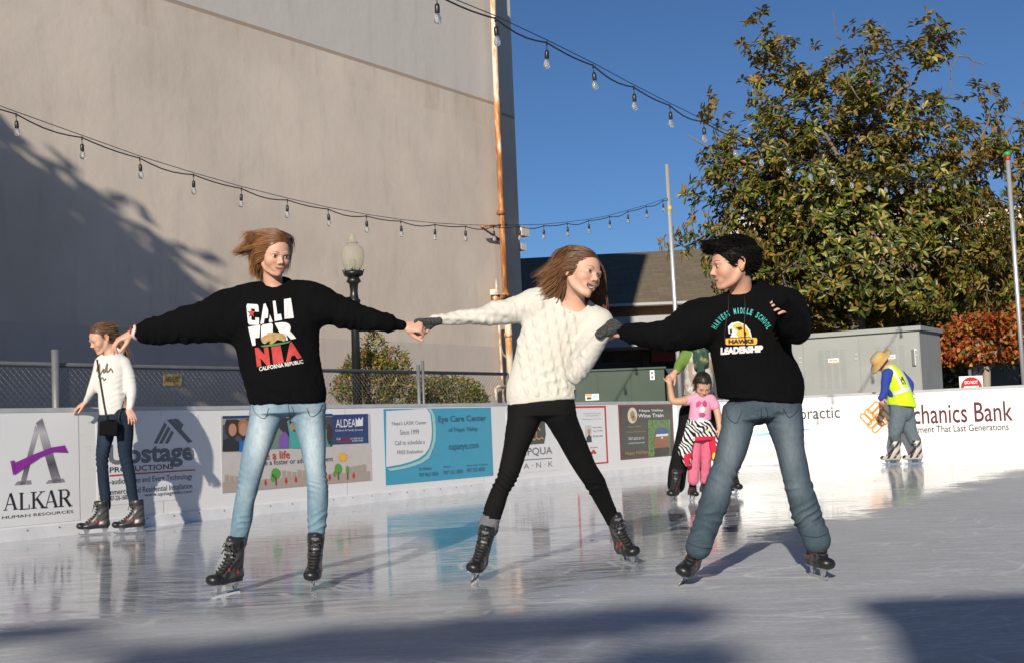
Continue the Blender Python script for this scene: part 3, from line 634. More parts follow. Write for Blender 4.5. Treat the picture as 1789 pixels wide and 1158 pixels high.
up = {-2: (520, -115), -1: (650, -55), 0: (763, -8), 1: (865, 33), 2: (955, 75), 3: (1036, 115), 4: (1107, 153), 5: (1170, 185), 6: (1229, 213), 7: (1283, 240), 8: (1330, 257), 9: (1375, 272), 10: (1415, 284), 11: (1453, 294), 12: (1486, 301), 13: (1517, 307), 14: (1545, 311), 15: (1573, 314), 16: (1600, 315), 17: (1624, 314), 18: (1646, 311), 19: (1668, 307), 20: (1690, 302), 21: (1708, 296), 22: (1726, 289), 23: (1743, 281)}
strand('string_lights', [(x, y, Yf(n, 8.06, .0684)) for n, (x, y) in up.items()]+[(1758, 274, 21.2)], 'upper string of clear bulbs crossing the blue sky and the magnolia', 'a')
# poles
m_pole = mat('pole_silver', (.60, .61, .62), .35, metal=.6)
def pole(px0, py0, px1, py1, Y, label, cap=None):
    a = P(px0, py0, Y); b_ = P(px1, py1, Y); x = (a[0]+b_[0])/2
    r_ = empty('pole', (x, Y, 0)); tag(r_, label, 'pole', 'thin poles carrying the light strings')
    MB().tube([(b_[0], Y, -.06), (a[0], Y, a[2])], .036, 10).build('shaft', m_pole, r_)
    if cap:
        mb = MB(); mb.lathe([(.055, 0), (.055, .05), (.03, .07)], a, 10); mb.build('pole_cap', mat('cap_green', (.02, .35, .06), .5), r_)
        mb = MB(); mb.lathe([(.045, -.07), (.045, -.01)], a, 10); mb.build('tape', mat('cap_red', (.5, .03, .02), .5), r_)
    else:
        q = P(1170, 365, Y); mb = MB(); mb.lathe([(.039, -.04), (.039, .04)], (q[0], Y, q[2]), 10); mb.build('tape', mat('tape_yellow', (.6, .42, .03), .5), r_)
pole(1165, 288, 1183, 560, 21.7, 'thin silver pole between the middle girl and the boy, ending the lower light string')
pole(1760, 273, 1789, 668, 21.2, 'thin silver pole with a green cap at the far right', True)
# ================================================================== vegetation
def leaves(n, cen, dirs, nor, L_, W_, fold=.25):
    """n leaves; centre-base positions, direction, normal; returns verts/faces"""
    d = dirs/np.linalg.norm(dirs, axis=1, keepdims=True); s = np.cross(d, nor); s /= np.linalg.norm(s, axis=1, keepdims=True)+1e-9; nr = np.cross(s, d)
    L_ = L_[:, None]; W_ = W_[:, None]
    p0 = cen; p3 = cen+d*L_-nr*L_*.12; m1 = cen+d*L_*.33; m2 = cen+d*L_*.70-nr*L_*.03
    a1 = m1+s*W_*.42+nr*W_*fold; b1 = m1-s*W_*.42+nr*W_*fold; a2 = m2+s*W_*.38+nr*W_*fold; b2 = m2-s*W_*.38+nr*W_*fold
    V = np.stack([p0, m1, m2, p3, a1, b1, a2, b2], 1).reshape(-1, 3)
    f = np.array([[0, 4, 1, 1], [0, 1, 5, 5], [1, 4, 6, 2], [1, 2, 7, 5], [2, 6, 3, 3], [2, 3, 7, 7]])
    F = []
    base = np.arange(n)[:, None]*8
    tri = np.array([[0,4,1],[0,1,5],[1,4,6],[1,6,2],[1,2,7],[1,7,5],[2,6,3],[2,3,7]])
    F = (base[:, :, None]+tri[None]).reshape(-1, 3)
    return V, F
def leafobj(name, V, F, cols, m, parent):
    c = np.repeat(cols, 8, axis=0); me = mesh_np(name, V, F, False, c); return link(name, me, m, parent)
def pick(pal, wts, n, jit=.25):
    pal = np.array(pal); i = RNG.choice(len(pal), n, p=np.array(wts)/sum(wts)); c = pal[i]*(1+RNG.uniform(-jit, jit, (n, 1))); return np.clip(c, 0.003, 1)
m_leaf = mat('leaf_glossy', attr=True, rough=.36, spec=.4, transl=.15)
N = m_leaf.node_tree.nodes; L = m_leaf.node_tree.links; ge = N.new('ShaderNodeNewGeometry'); at = [n_ for n_ in N if n_.type == 'ATTRIBUTE'][0]
mx_ = mixc(N, L, mth(N, L, 'MULTIPLY', ge.outputs['Backfacing'], .85), at.outputs['Color'], (.33, .22, .055)); L.new(mx_, N['Principled BSDF'].inputs['Base Color']); L.new(mth(N, L, 'ADD', mth(N, L, 'MULTIPLY', ge.outputs['Backfacing'], .4), .36), N['Principled BSDF'].inputs['Roughness'])
m_leaf2 = mat('leaf_matt', attr=True, rough=.5, transl=.3)
m_bark = mat('bark', (.16, .13, .10), .9, noise=.3, nscale=12, bump=.5, bscale=30, bdist=.01)
def inlobes(lobes, n, rng, edge=.35):
    """sample points in ellipsoids, denser towards the shell"""
    vol = np.array([q[3]*q[4]*q[5]*(q[6] if len(q) > 6 else 1) for q in lobes]); k = rng.choice(len(lobes), n, p=vol/vol.sum())
    v = rng.normal(size=(n, 3)); v /= np.linalg.norm(v, axis=1, keepdims=True); r = rng.uniform(edge, 1, n)**.6
    L_ = np.array([q[:6] for q in lobes])[k]; return L_[:, :3]+v*r[:, None]*L_[:, 3:6]
def branches(root, limbs, tips, r0, m, parent, rng, name='branches', tr=.012):
    mb = MB(); nodes = []
    for lb in limbs:
        pts = [Vector(q) for q in lb[0]]; ra, rb = lb[1], lb[2]; P2 = []
        for i in range(len(pts)-1):
            for t in np.linspace(0, 1, 5)[:-1]: P2.append(pts[i].lerp(pts[i+1], t)+Vector(rng.normal(size=3)*.04*(1 if i+t > 0 else 0)))
        P2.append(pts[-1]); rr = [ra+(rb-ra)*i/(len(P2)-1) for i in range(len(P2))]; mb.tube(P2, rr, 8); nodes += [(q, r_) for q, r_ in zip(P2, rr)]
    NP = np.array([q[0] for q in nodes])
    for t in tips:
        t = np.array(t); d = np.linalg.norm(NP-t, axis=1)+.25*np.maximum(0, NP[:, 2]-t[2]); i = int(np.argmin(d)); a = Vector(NP[i]); t = Vector(t)
        if (t-a).length < .05: continue
        mid = a.lerp(t, .5)+Vector(rng.normal(size=3)*.07*(t-a).length)-Vector((0, 0, .06*(t-a).length)); ps = [a, a.lerp(mid, .5)+Vector(rng.normal(size=3)*.02), mid, mid.lerp(t, .5)+Vector(rng.normal(size=3)*.02), t]
        mb.tube(ps, [tr*1.6, tr*1.4, tr*1.1, tr*.8, tr*.45], 4); 
        NP = np.vstack([NP, [list(ps[2]), list(ps[3])]])
    return mb.build(name, m, parent)
# ---- magnolia
MY = 27.0
def mp_(x, y, dy=0): return P(x, y, MY+dy)
pxm = MY/FPX
mag_px = [  # px centre, radii px, depth radius m, weight
 (1500, 430, 260, 130, 2.6, 1.5), (1400, 330, 180, 120, 2.2, 1.3), (1600, 330, 170, 110, 2.2, 1.0), (1710, 400, 130, 150, 2.2, 1.2), (1330, 270, 110, 90, 1.6, 1.5),
 (1480, 230, 130, 110, 1.7, 1.0), (1560, 150, 100, 110, 1.3, 1.2), (1390, 170, 80, 90, 1.2, 1.6), (1420, 60, 0.1, .1, .1, 0),
 (1300, 40, 38, 32, .5, 1.2), (1345, 95, 50, 50, .6, 1.8), (1548, 45, 38, 42, .5, 1.1), (1600, 75, 66, 44, .6, 1.6), (1655, 75, 50, 34, .5, 2.2), (1470, 95, 38, 34, .5, 1.2),
 (1715, 220, 80, 60, 1.0, 1.0), (1750, 170, 26, 26, .4, .9), (1215, 440, 58, 55, .9, .9), (1190, 245, 30, 14, .3, .6), (1220, 205, 30, 20, .3, .6), (1245, 330, 60, 70, .9, 1.0), (1200, 265, 25, 12, .25, .5), (1190, 480, 38, 20, .4, .7),
 (1560, 530, 240, 55, 2.2, 1.5), (1400, 500, 130, 75, 1.8, 1.4), (1350, 420, 120, 90, 1.8, 1.2), (1270, 470, 70, 60, 1.2, 1.2), (1740, 520, 90, 45, 1.6, 1.0), (1640, 250, 90, 70, 1.3, .9), (1800, 300, 60, 90, 1.2, 1), (1820, 440, 70, 120, 1.5, 1)]
lobes = []
for (x, y, rx, ry, rd, wt) in mag_px:
    if wt == 0: continue
    c = mp_(x, y); lobes.append((c[0], c[1], c[2], rx*pxm, rd, ry*pxm, wt))
rng = np.random.RandomState(11)
NR = 4300; NC = 560; cc_ = inlobes(lobes, NC, rng, .15); cen = cc_[rng.randint(0, NC, NR)]+rng.normal(size=(NR, 3))*np.array([.20, .24, .17])
sil = [(1262, 80), (1300, 22), (1340, 60), (1372, 28), (1400, 120), (1440, 105), (1480, 60), (1530, 100), (1540, 15), (1590, 60), (1640, 45), (1680, 60), (1670, 110), (1700, 190), (1745, 160), (1770, 210)]
magn = empty('magnolia_tree', mp_(1490, 560)*np.array([1, 1, 0])); tag(magn, 'big glossy leaved magnolia tree with olive and bronze leaves against the sky', 'tree')
LV = []; LD = []; LN = []; ctr = mp_(1500, 380)
nl = rng.randint(8, 13, NR); idx = np.repeat(np.arange(NR), nl); n = len(idx)
up_ = cen-ctr; up_[:, 2] += 1.2; up_ /= np.linalg.norm(up_, axis=1, keepdims=True); up_ += rng.normal(size=up_.shape)*.35; up_ /= np.linalg.norm(up_, axis=1, keepdims=True)
ax = up_[idx]; rv = rng.normal(size=(n, 3)); rv -= ax*np.sum(rv*ax, 1, keepdims=True); rv /= np.linalg.norm(rv, axis=1, keepdims=True)
el = rng.uniform(-.5, .75, n)[:, None]; d = rv+ax*el; d[:, 2] -= .15; nor = ax-rv*el*.5
base = cen[idx]+rv*.02-ax*rng.uniform(0, .13, n)[:, None]
V, F = leaves(n, base, d, nor, rng.uniform(.13, .21, n), rng.uniform(.058, .088, n))
cl = pick([(.035, .055, .011), (.085, .110, .018), (.18, .185, .030), (.24, .17, .05), (.26, .13, .035), (.55, .28, .02), (.32, .28, .06)], [24, 30, 20, 12, 7, .8, 9], n)
leafobj('crown', V, F, cl, m_leaf, magn)
tr0 = mp_(1500, 640); tr0[2] = -.06
J = lambda x, y, dy=0: mp_(x, y, dy)
limbs = [([tr0, J(1495, 480), J(1475, 300)], .2, .10), ([J(1475, 300), J(1505, 240), J(1540, 190), J(1610, 130), J(1640, 60)], .07, .012), ([J(1475, 300), J(1445, 240), J(1400, 165), J(1345, 90), J(1320, 30)], .055, .010),
 ([J(1478, 290), J(1500, 200, .2), J(1508, 120), J(1548, 40)], .045, .009), ([J(1495, 480), J(1560, 420, -.6), J(1620, 330), J(1700, 260), J(1745, 170)], .08, .012), ([J(1495, 470), J(1400, 400, -.5), J(1290, 370), J(1200, 430)], .09, .018),
 ([J(1492, 440), J(1380, 340, .5), J(1290, 290), J(1200, 235)], .07, .012), ([J(1498, 500), J(1640, 470, .4), J(1780, 420)], .1, .03), ([J(1540, 250), J(1570, 240, .3), J(1660, 160), J(1670, 80)], .03, .008), ([J(1700, 260), J(1760, 230), J(1790, 180)], .03, .01), ([J(1505, 240), J(1490, 150, -.3), J(1470, 70)], .028, .008)]
tipi = rng.choice(NR, 520, replace=False); extra = [J(x, y) for x, y in ((1455, 20), (1500, 40), (1724, 110), (1720, 150), (1560, 100), (1700, 130), (1758, 200), (1785, 180))]
branches(tr0, limbs, list(cen[tipi])+extra, .2, m_bark, magn, rng, 'trunk', .011)
fr = rng.choice(NR, 34, replace=False); cm_ = MB().lathe([(.012, -.04), (.03, -.02), (.034, .01), (.02, .045), (.004, .06)], (0, 0, 0), 7).mesh('seed_cone'); cm_.materials.append(mat('cone_red', (.40, .10, .04), .6))
for i in fr:
    o = bpy.data.objects.new('seed_cone', cm_); COL.objects.link(o); o.parent = magn; o.location = Vector(cen[i]+up_[i]*.08)-magn.location; o.rotation_euler = Vector(up_[i]).to_track_quat('Z', 'Y').to_euler()
# ---- autumn maple
rng = np.random.RandomState(5); YM = 24.0
mpl = empty('maple_tree', P(1720, 640, YM)*np.array([1, 1, 0])); tag(mpl, 'small maple with orange red autumn foliage at the far right behind the board', 'tree')
lob = []
for (x, y, rx, ry, rd) in [(1668, 590, 42, 30, .6), (1715, 565, 60, 22, .8), (1690, 615, 50, 24, .8), (1760, 590, 50, 34, .9), (1800, 560, 45, 40, .9), (1745, 620, 50, 16, .7), (1650, 625, 22, 16, .5), (1820, 610, 40, 30, .8)]:
    c = P(x, y, YM); lob.append((c[0], c[1], c[2], rx*YM/FPX, rd, ry*YM/FPX))
n = 7000; c = inlobes(lob, n, rng, .2); d = rng.normal(size=(n, 3)); d[:, 2] -= .4; nr = rng.normal(size=(n, 3))*.6; nr[:, 2] += 1
V, F = leaves(n, c, d, nr, rng.uniform(.07, .11, n), rng.uniform(.05, .08, n), .1)
leafobj('crown', V, F, pick([(.42, .09, .02), (.50, .17, .03), (.30, .05, .015), (.35, .25, .05), (.16, .14, .03)], [30, 26, 18, 14, 12], n), m_leaf2, mpl)
q = lambda x, y, dy=0: P(x, y, YM+dy)
t0 = q(1722, 660); t0[2] = -.06
branches(t0, [([t0, q(1725, 640), q(1715, 600), q(1690, 560)], .09, .03), ([q(1725, 640), q(1770, 600), q(1800, 560)], .07, .02), ([q(1725, 645), q(1680, 620), q(1655, 600)], .05, .02)], list(c[:90]), .1, mat('bark_pale', (.30, .25, .20), .9), mpl, rng, 'trunk', .009)
t2 = empty('bare_trunk', P(1693, 660, 33)*np.array([1, 1, 0])); tag(t2, 'pale slim double tree trunk under the orange maple leaves left of the sign', 'tree trunk')
MB().tube([(*P(1703, 660, 33)[:2], -.06), P(1700, 630, 33), P(1698, 560, 33)], [.12, .1, .07], 9).tube([(*P(1712, 660, 33)[:2], -.06), P(1714, 640, 33), P(1722, 560, 33)], [.09, .08, .05], 9).build('trunk', mat('bark_pale', (.30, .25, .20), .9), t2)
# ---- bushes
def bush(name, lobpx, Y, label, n, pal, wts, seed, ls=(.04, .07)):
    rng = np.random.RandomState(seed); c0 = P(lobpx[0][0], 700, Y); r = empty(name, (c0[0], c0[1], 0)); tag(r, label, 'bush', 'bushes against the stucco wall')
    lob = []
    for (x, y, rx, ry, rd) in lobpx:
        c = P(x, y, Y); lob.append((c[0], c[1], c[2], rx*Y/FPX, rd, ry*Y/FPX))
    c = inlobes(lob, n, rng, .55); d = rng.normal(size=(n, 3)); d[:, 2] += .5; nr = rng.normal(size=(n, 3)); nr[:, 2] += .8
    V, F = leaves(n, c, d, nr, rng.uniform(*ls, n), rng.uniform(ls[0]*.45, ls[1]*.45, n), .2)
    leafobj('foliage', V, F, pick(pal, wts, n), m_leaf2, r)
    mb = MB(); 
    for i in range(26):
        t = c[i*7]; b0 = np.array([c0[0]+rng.normal()*.15, c0[1], -.06]); mb.tube([b0, (b0+t)/2+rng.normal(size=3)*.05, t], [.018, .012, .005], 5)
    mb.build('stems', m_bark, r)
pal = [(.09, .12, .02), (.18, .19, .03), (.32, .26, .05), (.36, .16, .04), (.05, .07, .015)]
bush('bush', [(650, 665, 62, 50, .5), (655, 608, 24, 30, .3), (690, 640, 30, 36, .4), (610, 680, 34, 30, .4), (640, 640, 40, 32, .4), (700, 690, 40, 40, .5), (653, 590, 10, 14, .15)], 18.4, 'tall bush with reddish tips beside the black street lamp', 6500, pal, [24, 26, 20, 16, 14], 3)
bush('bush', [(790, 690, 58, 34, .4), (755, 680, 30, 26, .4), (825, 700, 30, 22, .4), (738, 700, 30, 30, .4)], 20.2, 'low rounded bush behind the fence between the street lamp and the rusty pipe', 4800, pal, [34, 26, 14, 8, 18], 4)

# ---- trees outside the frame whose shade falls on the wall and the ice
def shade_tree(loc, lob, n, label, seed, ls=(.16, .26), limbsx=()):
    rng = np.random.RandomState(seed); r = empty('street_tree', loc); tag(r, label, 'tree')
    c = inlobes(lob, n, rng, .0); d = rng.normal(size=(n, 3)); nr = rng.normal(size=(n, 3)); V, F = leaves(n, c, d, nr, rng.uniform(*ls, n), rng.uniform(ls[0]*.6, ls[1]*.6, n), .1)
    leafobj('crown', V, F, pick([(.04, .07, .015), (.08, .11, .02)], [1, 1], n), m_leaf2, r)
    t0 = np.array([loc[0], loc[1], -.06]); tp = np.array(lob[0][:3])
    branches(t0, [([t0, (t0+tp)/2+np.array([.1, .1, .3]), tp], .16, .07)]+[([tp, np.array(q[:3])], .07, .03) for q in lob[1:]], list(c[:60]), .2, m_bark, r, rng, 'trunk', .012)
shade_tree((-8.0, 7.0, 0), [(-7.4, 7.8, 4.4, 1.5, 1.6, 2.1), (-6.6, 8.6, 4.2, 1.0, 1.4, 1.8), (-6.1, 8.9, 5.4, .7, .9, .7), (-7.3, 7.0, 6.5, 1.1, 1.2, 1.0), (-6.5, 7.8, 6.6, .6, .8, .35), (-5.75, 8.2, 6.15, .3, .7, .22), (-5.5, 9.0, 4.6, .35, .7, .8), (-8.2, 8.6, 3.6, 1.1, 1.4, 1.8), (-6.9, 9.6, 2.6, .6, .9, 1.4), (-8.6, 5.6, 7.6, 1.0, 1.1, .8)], 10500, 'broad leafy tree between the board and the stucco wall, left of the view', 21)
# ================================================================== backdrop right
m_shing, N, L, b = nodes_of('shingles', .9)
tc = nn(N, 'ShaderNodeTexCoord'); br = nn(N, 'ShaderNodeTexBrick', Scale=1.0); br.inputs['Brick Width'].default_value = .45; br.inputs['Row Height'].default_value = .20; br.inputs['Mortar Size'].default_value = .012
br.inputs['Color1'].default_value = (.165, .13, .083, 1); br.inputs['Color2'].default_value = (.115, .09, .057, 1); br.inputs['Mortar'].default_value = (.08, .065, .05, 1)
mp = nn(N, 'ShaderNodeMapping'); L.new(tc.outputs['Object'], mp.inputs[0]); sp = nn(N, 'ShaderNodeSeparateXYZ'); L.new(mp.outputs[0], sp.inputs[0]); cb_ = nn(N, 'ShaderNodeCombineXYZ'); L.new(sp.outputs[0], cb_.inputs[0]); L.new(mth(N, L, 'ADD', sp.outputs[2], mth(N, L, 'MULTIPLY', sp.outputs[1], .5)), cb_.inputs[1]); L.new(cb_.outputs[0], br.inputs[0])
n1 = nn(N, 'ShaderNodeTexNoise', Scale=2.0, Detail=6.0); L.new(tc.outputs['Object'], n1.inputs[0]); L.new(mixc(N, L, mth(N, L, 'MULTIPLY', n1.outputs[0], .5), br.outputs[0], (.18, .15, .10)), b.inputs['Base Color'])
m_dwall = mat('brown_wall', (.09, .06, .045), .8, noise=.2); m_fas = mat('fascia_brown', (.22, .11, .06), .7, noise=.15); m_can = mat('canopy_white', (.34, .35, .36), .6, noise=.06)
m_dgl = mat('dark_glass', (.015, .015, .016), .25); m_iron = mat('dark_iron', (.05, .045, .04), .5)
SY = 43.0
def pxz(x, y, Y): return float(P(x, y, Y)[2])
def pxx(x, y, Y): return float(P(x, y, Y)[0])
sb = empty('shingle_roof_building', (4, SY, 0)); tag(sb, 'low building with brown shingle roof and pale canopy band behind the rink corner', 'building')
xl, xr = -3.5, pxx(1330, 500, SY)
ze = pxz(1190, 527, SY-1); 
mb = MB(); zl, zr = pxz(915, 462, SY+3.5), pxz(1230, 428, SY+3.5); zt = (zl+zr)/2+.05
x0_, x1_ = xl, xr+5
v = [(x0_, SY-1.2, ze), (x1_, SY-1.2, ze), (x1_, SY+3.5, zt+.1), (x0_, SY+3.5, zt-.1), (x0_, SY-1.2, ze-.12), (x1_, SY-1.2, ze-.12), (x1_, SY+3.5, zt-.1), (x0_, SY+3.5, zt-.3)]
mb.add(v, [(0,1,2,3),(7,6,5,4),(4,5,1,0),(5,6,2,1),(6,7,3,2),(7,4,0,3)]); mb.build('roof', m_shing, sb)
MB().box((x0_, SY-1.23, ze-.09), (x1_, SY-1.18, ze-.01)).build('gutter', m_can, sb)
zf = ze-.75
MB().box((x0_, SY-.6, zf), (x1_, SY-.3, ze-.02)).build('eave_board', m_fas, sb)
MB().box((x0_, SY, -.06), (x1_, SY+3.2, ze+.16)).build('wall', m_dwall, sb)
zc1, zc0 = pxz(1130, 552, SY-2), pxz(1130, 604, SY-2)
MB().box((pxx(1040, 570, SY-2), SY-2, zc0), (x1_, SY-.02, zc1)).build('canopy', m_can, sb)
mb = MB()
for i in range(9):
    x = pxx(1050, 600, SY)+i*1.5; mb.box((x, SY-.06, 0), (x+1.3, SY-.01, zc0-.35))
mb.build('shop_window', m_dgl, sb)
mb = MB()
for i in range(10):
    x = pxx(1050, 600, SY)+i*1.5-.2; mb.box((x, SY-.12, 0), (x+.2, SY-.0, zc0-.1))
mb.build('mullion', m_iron, sb)
MB().box((pxx(1138, 615, SY-.3), SY-.3, pxz(1150, 632, SY)), (pxx(1200, 615, SY-.3), SY-.15, pxz(1150, 611, SY))).build('awning', mat('awning_maroon', (.25, .05, .05), .7), sb)
# round-cornered dark canopy edges
b2 = empty('cream_building', (17, 52, 0)); tag(b2, 'cream walled building glimpsed through gaps in the magnolia', 'building')
x0b, x1b = pxx(1275, 400, 52), pxx(2050, 400, 52)
MB().box((x0b, 52, -.06), (x1b, 60, pxz(1500, 372, 52))).build('wall', mat('cream_wall', (.62, .56, .46), .85, noise=.08), b2)
MB().box((x0b-.3, 50.5, pxz(1500, 490, 52)), (x1b, 51.99, pxz(1500, 440, 52))).build('roof', m_fas, b2)
MB().box((x0b, 51.9, 0), (x1b, 51.99, pxz(1500, 490, 52))).build('shopfront', m_dwall, b2)
mb = MB()
for i in range(9): mb.box((x0b+1.2+i*1.9, 51.8, .4), (x0b+2.6+i*1.9, 51.885, 3.2))
mb.build('shop_window', m_dgl, b2)
mb = MB()
for px_ in (1745, 1778, 1660, 1640):
    x = pxx(px_, 640, 46)
b3 = empty('covered_walk', (17, 46, 0)); tag(b3, 'dark covered walkway with pale round columns far behind the maple', 'walkway')
MB().box((pxx(1600, 600, 46), 44, 3.4), (pxx(2000, 600, 46), 49, 3.7)).build('walk_roof', m_dwall, b3)
for px_ in (1668, 1702, 1746, 1772):
    x = pxx(px_, 640, 44.4); MB().lathe([(.22, -.06), (.22, .1), (.16, .14), (.15, 3.2), (.2, 3.4)], (x, 44.4, 0), 14).build('column', mat('column_pale', (.50, .46, .40), .7), b3)
# hedge to keep the horizon closed behind the boards
def far_tree(x, Y, r, h, label, n, seed, pal=None):
    rng = np.random.RandomState(seed); rt = empty('tree', (x, Y, 0)); tag(rt, label, 'tree', 'dark trees far behind the rink')
    lob = [(x+rng.uniform(-.5, .5)*r, Y+rng.uniform(-.3, .3)*r, h*.62+rng.uniform(-.25, .25)*h, r*rng.uniform(.5, .8), r*.6, h*rng.uniform(.18, .3)) for _ in range(7)]
    c = inlobes(lob, n, rng, .3); d = rng.normal(size=(n, 3)); nr = rng.normal(size=(n, 3)); nr[:, 2] += .6
    V, F = leaves(n, c, d, nr, rng.uniform(.15, .26, n), rng.uniform(.1, .16, n), .15)
    leafobj('crown', V, F, pick([(.02, .035, .01), (.045, .06, .015), (.08, .09, .02)], [4, 3, 1], n), m_leaf2, rt)
    t0 = np.array([x, Y, -.06]); branches(t0, [([t0, np.array([x, Y, h*.7])], .16, .05)], list(c[:30]), .1, m_bark, rt, rng, 'trunk', .012)
far_tree(pxx(1480, 600, 34), 34, 2.2, 4.6, 'dark tree behind the grey cabinet, left of the pair', 5200, 1)
far_tree(pxx(1590, 600, 36), 36, 2.4, 5.0, 'dark tree behind the right end of the grey cabinet', 5200, 2)
far_tree(pxx(1800, 600, 38), 38, 2.6, 6.0, 'dark tree behind the maple at the right edge', 5200, 6)

# ---- grey utility cabinet, parallel to the right board
CO = 1.6
C0 = Q1-QN*CO
def gpt(u, z, off=0.0): return Vector(C0+QD*u+QN*off)+Vector((0, 0, z))
def gu(x, y, off=0.0):
    q = onplane(x, y, C0+QN*off, QN); return float((q-C0)@QD), float(q[2])
u0, _ = gu(1330, 650); u1, zt_ = gu(1605, 569); usm = [gu(1405, 620)[0], gu(1503, 620)[0]]
m_cab = mat('cabinet_grey', (.30, .315, .30), .5, noise=.06, nscale=3, bump=.05); m_cabd = mat('cabinet_seam', (.08, .08, .08), .6)
cabi = empty('utility_cabinet', gpt((u0+u1)/2, 0, -.7)); tag(cabi, 'large grey metal electrical cabinet with louvred doors behind the right board', 'cabinet')
def gbox(u0, u1, z0, z1, o0, o1, name, m, par):
    mb = MB(); v = [gpt(u, z, o) for u in (u0, u1) for o in (o0, o1) for z in (z0, z1)]
    mb.add(v, [(0,1,3,2),(4,6,7,5),(0,4,5,1),(2,3,7,6),(1,5,7,3),(0,2,6,4)]); return mb.build(name, m, par)
gbox(u0, u1, -.06, zt_-.07, 0, -1.25, 'housing', m_cab, cabi)
gbox(u0-.04, u1+.04, zt_-.07, zt_, .05, -1.3, 'lid', m_cab, cabi)
edges_ = [u0]+usm+[u1]
for a, c in zip(edges_[:-1], edges_[1:]):
    dr = gbox(a+.012, c-.012, .1, zt_-.13, .015, .001, 'door', m_cab, cabi)
    mid = (a+c)/2; wd = c-a
    mb = MB()
    for k in range(4):
        ua = a+wd*(.26+.13*k)
        for r_ in range(22): 
            z = zt_-.30-.028*r_; v = [gpt(ua, z, .0155), gpt(ua+wd*.09, z, .0155), gpt(ua+wd*.09, z+.012, .0185), gpt(ua, z+.012, .0185)]; mb.add(v, [(0, 1, 2, 3)])
    mb.build('louvre', m_cab, dr)
    mb = MB()
    for zz_ in (zt_-.38, zt_-1.45):
        for du in (.05, .09): 
            mb.lathe([(.012, 0), (.012, .008), (.004, .012)], gpt(c-.02-du*.6, zz_+(.0 if du < .07 else .0), .015), 8, True, QN); mb.lathe([(.012, 0), (.012, .008), (.004, .012)], gpt(c-.02-du*.6, zz_-.07, .015), 8, True, QN)
    mb.build('bolt', mat('bolt_pale', (.6, .6, .6), .4), dr)
def sticker(x0, y0, x1, y1, parent, txt):
    a = gu(x0, y0, .02); c = gu(x1, y1, .02)
    r_ = gbox(a[0], c[0], a[1], c[1], .019, .016, 'sticker', inkw, parent)
    v, f, _ = text2d(txt, .03); mb = MB(); mb.add([gpt(a[0]+(c[0]-a[0])*(.15+.7*q[0]), a[1]+(c[1]-a[1])*(.3+.4*q[1]), .0212) for q in v], f); mb.build('sticker_text', mat('ink_navy', (.02, .045, .16), .4), r_)
    h = (c[1]-a[1]); gbox(a[0]+(c[0]-a[0])*.2, a[0]+(c[0]-a[0])*.85, a[1]-h*.42, a[1]-h*.05, .019, .016, 'sticker_stripe', inko, parent)
sticker(1447, 633, 1465, 625, cabi, 'EATON'); sticker(1546, 627, 1564, 619, cabi, 'EATON')
a = gu(1597, 624, .02); mb = MB(); mb.box((-.03, -.05, -.13), (.03, .05, .13), mframe(lambda u, z, off=0: gpt(a[0]+u, z+a[1], off), 0), .012); mb.build('handle', mat('chrome', (.6, .6, .6), .25, metal=.9), cabi)

# ---- green utility box behind the left board near the corner
GO = 1.4; G0_ = B0-BN*GO
gy = float(onplane(1060, 670, G0_, BN)[1])
YG = 24.0
gx0, gx1 = pxx(985, 670, YG), pxx(1162, 670, YG); gz = pxz(1080, 643, YG)
gb = empty('utility_box', ((gx0+gx1)/2, YG+.6, 0)); tag(gb, 'low dark green utility box with white stickers behind the middle girl', 'utility box')
m_grn = mat('box_green', (.026, .055, .034), .45, noise=.1, nscale=2, bump=.05)
MB().box((gx0, YG, -.06), (gx1, YG+1.2, gz-.04), None, .012).build('housing', m_grn, gb)
MB().box((gx0-.03, YG-.03, gz-.04), (gx1+.03, YG+1.23, gz), None, .008).build('lid', m_grn, gb)
w3 = (gx1-gx0)/3
for i in range(3): MB().box((gx0+w3*i+.012, YG-.014, .1), (gx0+w3*(i+1)-.012, YG-.001, gz-.08)).build('door', m_grn, gb)
def gst(x0, y0, x1, y1, bars):
    a = P(x0, y0, YG-.02); c = P(x1, y1, YG-.02); o = MB().box((a[0], YG-.0175, a[2]), (c[0], YG-.0145, c[2])).build('sticker', inkw, gb)
    for (fx0, fz0, fx1, fz1, m_) in bars: MB().box((a[0]+(c[0]-a[0])*fx0, YG-.0195, a[2]+(c[2]-a[2])*fz0), (a[0]+(c[0]-a[0])*fx1, YG-.0176, a[2]+(c[2]-a[2])*fz1)).build('sticker_print', m_, o)
gst(1023, 699, 1046, 687, [(.02, .7, .5, .97, inko), (.1, .15, .45, .5, ink), (.55, .3, .92, .85, cyl), (.1, .56, .45, .62, inkr)])
gst(1136, 663, 1143, 646, [(.25, .15, .75, .4, inkg), (.25, .6, .75, .85, inkg)])
# dark box beyond
db = empty('utility_box', (pxx(1200, 670, YG+.4), YG+.6, 0)); tag(db, 'black utility box standing right of the dark green one', 'utility box')
MB().box((gx1+.04, YG+.25, -.06), (gx1+1.3, YG+1.4, gz-.03), None, .012).build('housing', mat('box_black', (.02, .022, .02), .5), db); MB().box((gx1+.1, YG+.235, .1), (gx1+1.2, YG+.249, gz-.12)).build('door', mat('box_black', (.02, .022, .02), .5), db)

